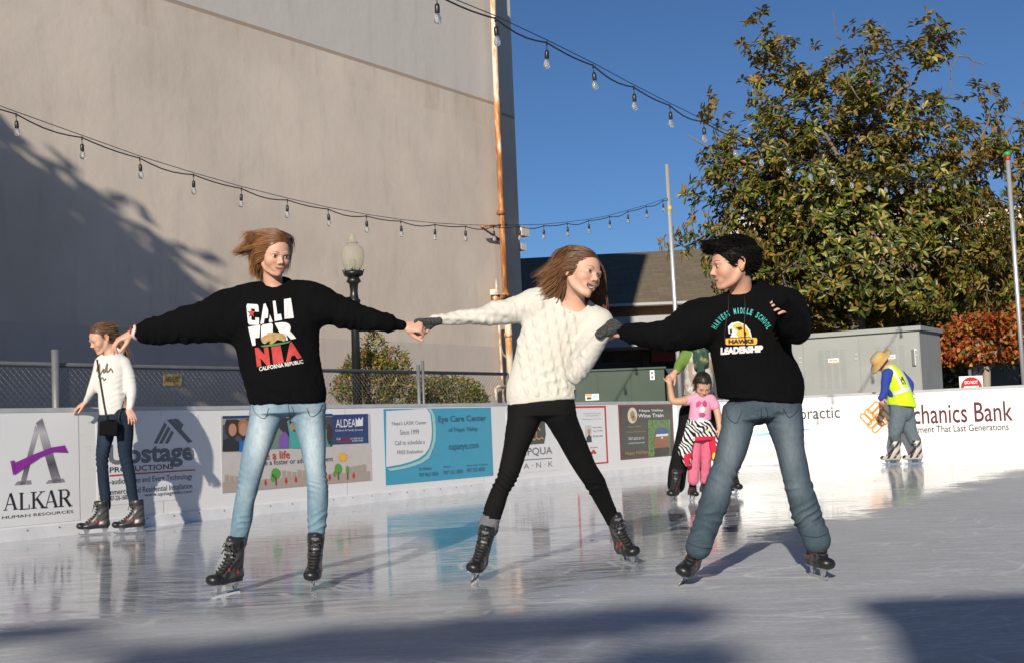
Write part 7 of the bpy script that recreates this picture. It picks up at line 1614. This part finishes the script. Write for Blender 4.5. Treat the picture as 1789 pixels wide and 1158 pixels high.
ho, hP, hF = garment('tee_shirt', S, .0055, m_pink, E_, lambda P_, N_: folds(P_, N_, .004, 14, 3, ((0, 0, 1), .5))); bv = bvh_of(hP, hF)
# plain ribbon and flower print in the shirt's colours
printed('print_ribbon', [pol((1216, 703), (1222, 699), (1226, 703), (1222, 709), (1216, 711)), pol((1226, 703), (1231, 698), (1235, 703), (1234, 710), (1228, 708)), pol((1220, 722), (1227, 720), (1233, 723), (1229, 728), (1222, 728))], bv, mat('print_magenta', (.42, .04, .14), .7), ho, .004, 3)
printed('print_flower', [pol(*[(1227+5*math.cos(t), 715+5.5*math.sin(t)) for t in np.linspace(0, 6.28, 12)[:-1]]), pol(*[(1225+6*math.cos(t), 733+4.5*math.sin(t)) for t in np.linspace(0, 6.28, 12)[:-1]])], bv, pr_w, ho, .0045, 3)
S = []; a, r = pxv(lE1); S.append(Tube(a, r, k=.01)); a, r = pxv(lE2); S.append(Tube(a, r, k=.01)); a, r = px([(1224, 742, YE, 21), (1225, 756, YE, 23)]); S.append(Tube(a, r, (1, 0, 0), [.085, .085], k=.02)); garment('trousers', S, .0055, m_pink2, E_, lambda P_, N_: folds(P_, N_, .004, 18, 5, ((0, 0, 1), .7)))
S = []; a, r = px([(1222, 742, YE, 23), (1223, 754, YE-.01, 26), (1223, 764, YE-.01, 27)]); S.append(Tube(a, r, (1, 0, 0), [.095, .105, .105], k=.01)); S.append(Half(P(1223, 769, YE), (0, 0, -1), .01))
a, r = px([(1206, 745, YE-.09, 7), (1202, 765, YE-.10, 11), (1197, 785, YE-.10, 13), (1200, 800, YE-.10, 9), (1203, 812, YE-.10, 5)]); S.append(Tube(a, r, (1, 0, 0), [.02, .025, .028, .022, .014], k=.015)); a, r = px([(1243, 750, YE-.05, 8), (1248, 775, YE-.05, 9), (1249, 800, YE-.05, 6)]); S.append(Tube(a, r, (1, 0, 0), .025, k=.015)); S.append(Tube([P(1212, 746, YE-.10), P(1222, 750, YE-.12), P(1234, 746, YE-.10)], [.022, .028, .022], k=.01))
def zeb(P_, N_):
    n_ = noise3(P_*15); v = np.sin((P_[:, 0]*1.0+P_[:, 2]*.6)*165+n_*15); c = np.where(v[:, None] > 0, (.66, .66, .65), (.008, .008, .008)).astype(float); zl = P(1223, 764, YE)[2]
    hem = (P_[:, 2] < zl+.012) & (P_[:, 0] > P(1208, 700, YE)[0]) & (P_[:, 0] < P(1245, 700, YE)[0]); lo = (P_[:, 2] < P(1200, 790, YE)[2]) & (noise3(P_*20+2) > .5); c[hem | lo] = (.50, .02, .05); c[noise3(P_*16+7) > .80] = (.6, .55, .03); return c
garment('tied_jacket', S, .005, m_cloth, E_, lambda P_, N_: folds(P_, N_, .007, 20, 8, ((0, 0, 1), .4)), zeb)
skate(E_, (1213, 874), 8, (1211, 842), .78); skate(E_, (1232, 868), 6, (1232, 838), .78)

# ------------------------------------------------------------------ G: marshal in the yellow vest
g0 = G(1580, 806); G_ = empty('person', g0); tag(G_, 'rink marshal in a yellow safety vest and straw hat, leaning along the right board', 'person')
YG_ = 18.95; S = []
H = head(S, P(1541, 634, YG_), frame(-80, 34, -14), 1.1); nb = P(1552, 645, YG_+.02); neck(S, H, nb, .055)
aG1 = [(1551, 652, YG_-.16, 9), (1547, 668, YG_-.18, 8), (1545, 682, YG_-.18, 7), (1540, 694, YG_-.18, 6)]; aG2 = [(1575, 655, YG_+.16, 8), (1588, 668, YG_+.18, 7), (1590, 680, YG_+.1, 6)]
lG1 = [(1570, 712, YG_-.06, 13), (1567, 740, YG_-.08, 12), (1563, 758, YG_-.06, 9.5), (1564, 770, YG_, 9)]; lG2 = [(1582, 712, YG_+.06, 13), (1586, 740, YG_+.06, 12), (1593, 758, YG_+.06, 10), (1598, 769, YG_, 9.5)]
body_base(S, nb, [P(1553, 652, YG_-.12), P(1570, 654, YG_+.14)], [P(1570, 712, YG_-.06), P(1582, 712, YG_+.06)], .9); inner(S, aG1, .7); inner(S, aG2, .7); inner(S, lG1); inner(S, lG2)
hand(S, P(1540, 693, YG_-.18), (-.05, 0, -1), (-.8, -.5, 0), -1, s=1.0, curls=[(30, 40, 20)]*4); hand(S, P(1590, 681, YG_+.08), (.1, 0, -1), (-.8, .5, 0), 1, s=1.0)
P_, F = surf(S, .0085); P_ = smooth(P_, F, 1, .3); C_ = paint_head(P_, H, (.52, .29, .20), (.4, .13, .11), (.2, .16, .12), .8); link('body', mesh_np('body', P_, F, True, C_), m_skin, G_); features(H, P_, F, G_, (.4, .13, .11), (.2, .16, .12)); eyes(H, G_, openz=.003)
# straw hat
T = H['T']; R3 = H['R']; mb = MB(); prof = [(.175, -.02), (.165, -.004), (.11, .004), (.098, .01), (.092, .06), (.075, .085), (.03, .095), (.002, .095)]
n_ = 28; vs = []; 
for (r_, z) in prof:
    for j in range(n_): t = 2*math.pi*j/n_; vs.append(T(r_*math.cos(t), -.01+r_*1.1*math.sin(t), .055+z-(.03*max(0, math.sin(t))**2 if r_ > .11 else 0)))
fs = [(i*n_+j, i*n_+(j+1) % n_, (i+1)*n_+(j+1) % n_, (i+1)*n_+j) for i in range(len(prof)-1) for j in range(n_)]; hat = MB().add(vs, fs, True).build('hat', mat('hat_straw', (.42, .32, .15), .85, noise=.3, nscale=60), G_)
vs = []; 
for (r_, z) in [(.176, -.026), (.10, -.006)]:
    for j in range(n_): t = 2*math.pi*j/n_; vs.append(T(r_*math.cos(t), -.01+r_*1.1*math.sin(t), .055+z-(.03*max(0, math.sin(t))**2 if r_ > .11 else 0)))
MB().add(vs, [(j, n_+j, n_+(j+1) % n_, (j+1) % n_) for j in range(n_)], True).build('hat_lining', mat('lining_red', (.45, .04, .03), .8), hat)
vs = []
for (r_, z) in [(.1005, .012), (.096, .038)]:
    for j in range(n_): t = 2*math.pi*j/n_; vs.append(T(r_*math.cos(t)*1.02, -.01+r_*1.12*math.sin(t), .055+z))
MB().add(vs, [(j, (j+1) % n_, n_+(j+1) % n_, n_+j) for j in range(n_)], True).build('hat_band', mat('band_orange', (.65, .28, .03), .7), hat)
S = []; a, r = px([(1555, 652, YG_, 15), (1560, 668, YG_, 20), (1566, 685, YG_, 22), (1572, 700, YG_, 23)]); S.append(Tube(a, r*.9, (1, 0, .3), [.17, .19, .18, .17], k=.02)); a, r = px(aG1); S.append(Tube(a, r, k=.02)); a, r = px(aG2); S.append(Tube(a, r, k=.02)); garment('sweater', S, .0085, mat('knit_blue', (.015, .04, .26), .85), G_, lambda P_, N_: folds(P_, N_, .008, 10, 3))
S = []; a, r = px([(1555, 648, YG_, 13), (1561, 662, YG_, 19.5), (1567, 680, YG_, 22), (1572, 694, YG_, 23), (1576, 710, YG_, 24)]); S.append(Tube(a, r, (1, 0, .3), [.155, .205, .20, .20, .205], k=.02)); S.append(Tube([P(1546, 655, YG_-.26), P(1549, 664, YG_-.10)], [.085, .06], k=.02, op=-1)); S.append(Half(P(1576, 709, YG_), (-.15, 0, -1), .01))
def vest(P_, N_):
    c = np.tile(np.array([.52, .72, .02]), (len(P_), 1)); x = (P_[:, 0]-P(1568, 680, YG_)[0]); z = P_[:, 2]-P(1568, 680, YG_)[2]; s_ = z-.25*x
    c[np.abs(s_+.03) < .028] = (.55, .57, .58); c[(np.abs(x+.42*z-.02) < .022) & (s_ > -.03)] = (.55, .57, .58); c[(np.abs(x+.42*z-.14) < .018) & (s_ > -.03)] = (.55, .57, .58)
    c[(np.abs(s_+.065) < .012)] = (.42, .62, .02); c[(s_ > .05) & (s_ < .17) & (np.abs(x+.42*z-.075) < .03) & (noise3(P_*42) > .45)] = (.03, .04, .02); return c
garment('safety_vest', S, .0075, m_cloth, G_, lambda P_, N_: folds(P_, N_, .009, 9, 3, ((0, 0, 1), .5)), vest)
S = []; a, r = px([(1573, 704, YG_, 20), (1575, 718, YG_, 21)]); S.append(Tube(a, r, (1, 0, 0), .15, k=.02)); a, r = pxv(lG1); S.append(Tube(a, r*1.1, k=.02)); a, r = pxv(lG2); S.append(Tube(a, r*1.1, k=.02)); garment('jeans', S, .0085, m_denim, G_, lambda P_, N_: folds(P_, N_, .010, 10, 3, ((0, 0, 1), .7)), jeans_col((.10, .13, .15), (.2, .22, .24), []))
# hockey style skates
LB_ = BOOT.copy(); LB_.name = 'skate_boot_pale'; ca = LB_.color_attributes['Col']; cc = np.empty(len(LB_.vertices)*4, np.float32); ca.data.foreach_get('color', cc); cc = cc.reshape(-1, 4)
pv = np.empty(len(LB_.vertices)*3, np.float32); LB_.vertices.foreach_get('co', pv); pv = pv.reshape(-1, 3); lt = (np.abs(((pv[:, 1]+pv[:, 2]*.8)*11) % 1-.5) > .2) & (pv[:, 2] > .07); cc[lt, :3] = (.42, .40, .36); cc[pv[:, 2] < .07, :3] = (.5, .48, .44); ca.data.foreach_set('color', cc.ravel())
KEEP_ = BOOT; BOOT = LB_; skate(G_, (1544, 810.5), -82, (1565, 776), 1.1); skate(G_, (1583, 809.5), -78, (1600, 775), 1.1); BOOT = KEEP_
